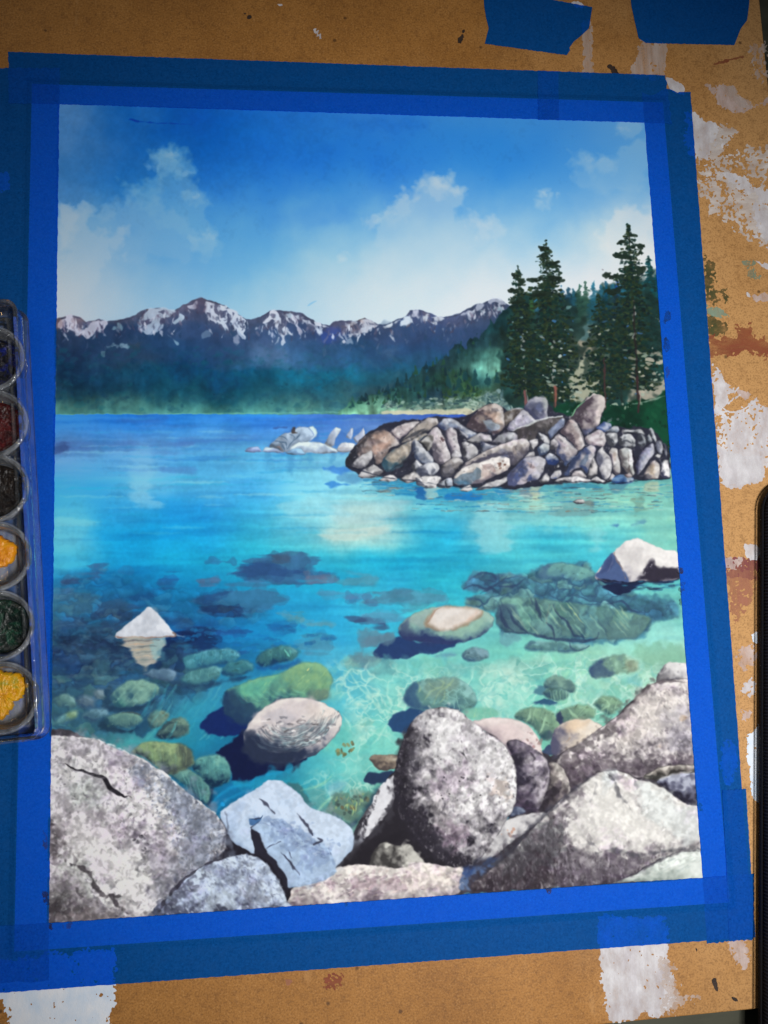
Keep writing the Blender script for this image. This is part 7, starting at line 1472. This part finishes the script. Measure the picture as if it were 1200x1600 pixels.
loft('tray_wall', [ring(0, 0), ring(0, .0006), ring(.0010, .0012), ring(.0012, .009), ring(.0008, .0128), ring(.0010, .0132), ring(.0018, .0132), ring(.0022, .0128), ring(.0024, .0015), ring(.0016, .0007)], PLA, tray, close=False)
loft('tray_floor', [ring(.0022, .0002), ring(.0022, .0009)], PLA, tray, cap0=True, cap1=True, smooth=False)
loft('tray_lip', [ring(.0050, .0010), ring(.0050, .0062), ring(.0056, .0066), ring(.0062, .0062), ring(.0062, .0010)], PLA, tray)
def circ(r, z, cx, cy, n=64): return [(cx + r * math.cos(2 * math.pi * k / n), cy + r * math.sin(2 * math.pi * k / n), z) for k in range(n)]
def wetpaint(name, c1, c2, c3):
    M = Mat(name, .28, .5)
    n = M.noise(260, 5, .6, dist=1.0)
    M.link(M.ramp(n, [(.3, lin(c1)), (.5, lin(c2)), (.72, lin(c3))]), M.p.inputs['Base Color'])
    M.link(M.bump(M.noise(420, 4, .6), .8, .0012), M.p.inputs['Normal']); return M.m
pans = [((-14, 563), 'ultramarine', ((6, 8, 24), (14, 14, 22), (10, 40, 150)), 'full'), ((-9, 664), 'dark_red', ((24, 6, 8), (70, 10, 14), (110, 26, 20)), 'full'), ((-8, 764), 'brown_black', ((12, 9, 9), (20, 14, 12), (32, 22, 18)), 'full'),
        ((-5, 870), 'orange_yellow', ((196, 110, 8), (232, 146, 12), (240, 168, 30)), 'part'), ((-1, 978), 'dark_green', ((6, 14, 14), (10, 30, 24), (22, 78, 56)), 'full'), ((6, 1090), 'warm_yellow', ((196, 128, 10), (228, 166, 18), (150, 150, 40)), 'part2')]
LP = {'ultramarine': 'pan with nearly black ultramarine paint', 'dark_red': 'pan of dark red paint', 'brown_black': 'pan of brown black paint', 'orange_yellow': 'pan with worn orange yellow paint showing its bottom', 'dark_green': 'pan of dark green paint', 'warm_yellow': 'pan with worn yellow paint showing its bottom'}
for (cx, cy), nm, cs, kind in pans:
    c = inv @ at(cx, cy, .010); c = (c.x, c.y)
    R = .0112
    pan = loft('pan', [circ(R * .90, .0011, *c), circ(R * .93, .004, *c), circ(R * 1.0, .0112, *c), circ(R * 1.0, .0120, *c), circ(R * .97, .0123, *c), circ(R * .92, .0120, *c), circ(R * .90, .0110, *c), circ(R * .84, .0045, *c), circ(R * .80, .0034, *c), circ(R * .70, .0030, *c)], PLB, tray, cap0=True, cap1=True)
    pan['label'] = LP[nm]
    loft('pan_rim', [circ(R * .985, .0112, *c), circ(R * 1.05, .0112, *c), circ(R * 1.06, .0116, *c), circ(R * 1.04, .0120, *c), circ(R * .985, .0120, *c)], PLB, pan)
    mt = wetpaint(nm + '_paint', *cs); r = random.Random(hash(nm) % 1000 if False else len(nm) * 7)
    if kind == 'full':
        rings = []
        for f, z in ((.80, .0050), (.76, .0056), (.6, .0052), (.4, .0046), (.2, .0044), (.05, .0044)):
            rings.append([(x, y, zz + r.uniform(-.0002, .0002)) for x, y, zz in circ(R * f, z, *c, 48)])
        loft('paint', rings, mt, pan, cap1=True)
    else:
        out = []
        prof = [.98, .72, .9, 1.12, 1.2, 1.3, 1.2, 1.0, .62, .5, .66, .8] if kind == 'part' else [.94, 1.0, .86, 1.1, 1.2, 1.25, 1.1, .9, .95, .6, .42, .7]
        N = 64
        def rad(k):
            q = k / N * len(prof); i = int(q); g = q - i
            return prof[i % len(prof)] * (1 - g) + prof[(i + 1) % len(prof)] * g + r.uniform(-.06, .06)
        rr = [rad(k) for k in range(N)]
        ang0 = math.radians(20)
        ox, oy = (-.0026, .0012) if kind == 'part' else (-.0014, .0006)
        rings = []
        for f, z in ((1.0, .0031), (.97, .0046), (.85, .0054), (.6, .0050), (.3, .0052), (.05, .0050)):
            rings.append([(c[0] + ox + min(R * .79, R * .78 * rr[k]) * f * math.cos(2 * math.pi * k / N + ang0), c[1] + oy + min(R * .79, R * .78 * rr[k]) * f * math.sin(2 * math.pi * k / N + ang0), z + r.uniform(-.00025, .00025)) for k in range(N)])
        loft('paint', rings, mt, pan, cap1=True)
        wm = paint_material(nm + '_residue', cs[0], cs[2], .45, (1, 1, 1))
        # dried film on the pan wall
        q = [math.radians(a) for a in range(-110, 31, 5)]
        V = [(c[0] + R * f * math.cos(a), c[1] + R * f * math.sin(a), z) for f, z in ((.835, .0046), (.895, .0108)) for a in q]
        m = len(q)
        mesh_obj('paint_residue', V, [(i, i + 1, m + i + 1, m + i) for i in range(m - 1)], wm, pan, True)

# ---- black fabric case at the right edge
FM = Mat('black_ribbed_fabric', .85, .2)
wv = FM.node('ShaderNodeTexWave', wave_type='BANDS', bands_direction='Y', Scale=260., Distortion=.6)
wv.inputs['Detail'].default_value = 2; FM.link(FM.tc.outputs['Object'], wv.inputs['Vector'])
fc = FM.ramp(wv.outputs['Fac'], [(.2, lin((17, 17, 22))), (.8, lin((36, 37, 46)))])
FM.link(fc, FM.p.inputs['Base Color']); FM.link(FM.bump(wv.outputs['Fac'], .8, .0005), FM.p.inputs['Normal'])
ZT = .009
cl = [at(1184, 900, ZT), at(1180, 1240, ZT), at(1180, 1600, ZT)]
xl = sum(p.x for p in cl) / 3; ytop = at(1200, 760, ZT).y
base = bpy.data.objects.new('fabric_case', None); COL.objects.link(base)
a_, b_ = at(1183, 880, BOARD_Z), at(1180, 1600, BOARD_Z)
base.location = (a_.x, a_.y, BOARD_Z + .0001); base.rotation_euler[2] = math.atan2(b_.x - a_.x, a_.y - b_.y)
bi = (Matrix.Translation(base.location) @ Matrix.Rotation(base.rotation_euler[2], 4, 'Z')).inverted()
yT = (bi @ at(1206, 748, ZT)).y; H = ZT - BOARD_Z
def fr(inset, z, r=.012): return [(x, y, z) for x, y in rrect(0 + inset, yT - .26 + inset, .12 - inset, yT - inset, r - inset, 10)]
loft('case_body', [fr(.0016, 0), fr(.0004, .0010), fr(0, .0026), fr(0, H - .0032), fr(.0004, H - .0014), fr(.0018, H - .0003), fr(.004, H)], FM.m, base, cap0=True, cap1=True)
SM = Mat('black_piping', .7, .3); SM.p.inputs['Base Color'].default_value = lin((22, 22, 27))
loft('piping', [fr(-.0004, H * .5 - .0006), fr(-.0010, H * .5), fr(-.0004, H * .5 + .0006)], SM.m, base)
tag(base, 'black ribbed fabric case lying over the right edge of the board', 'case')
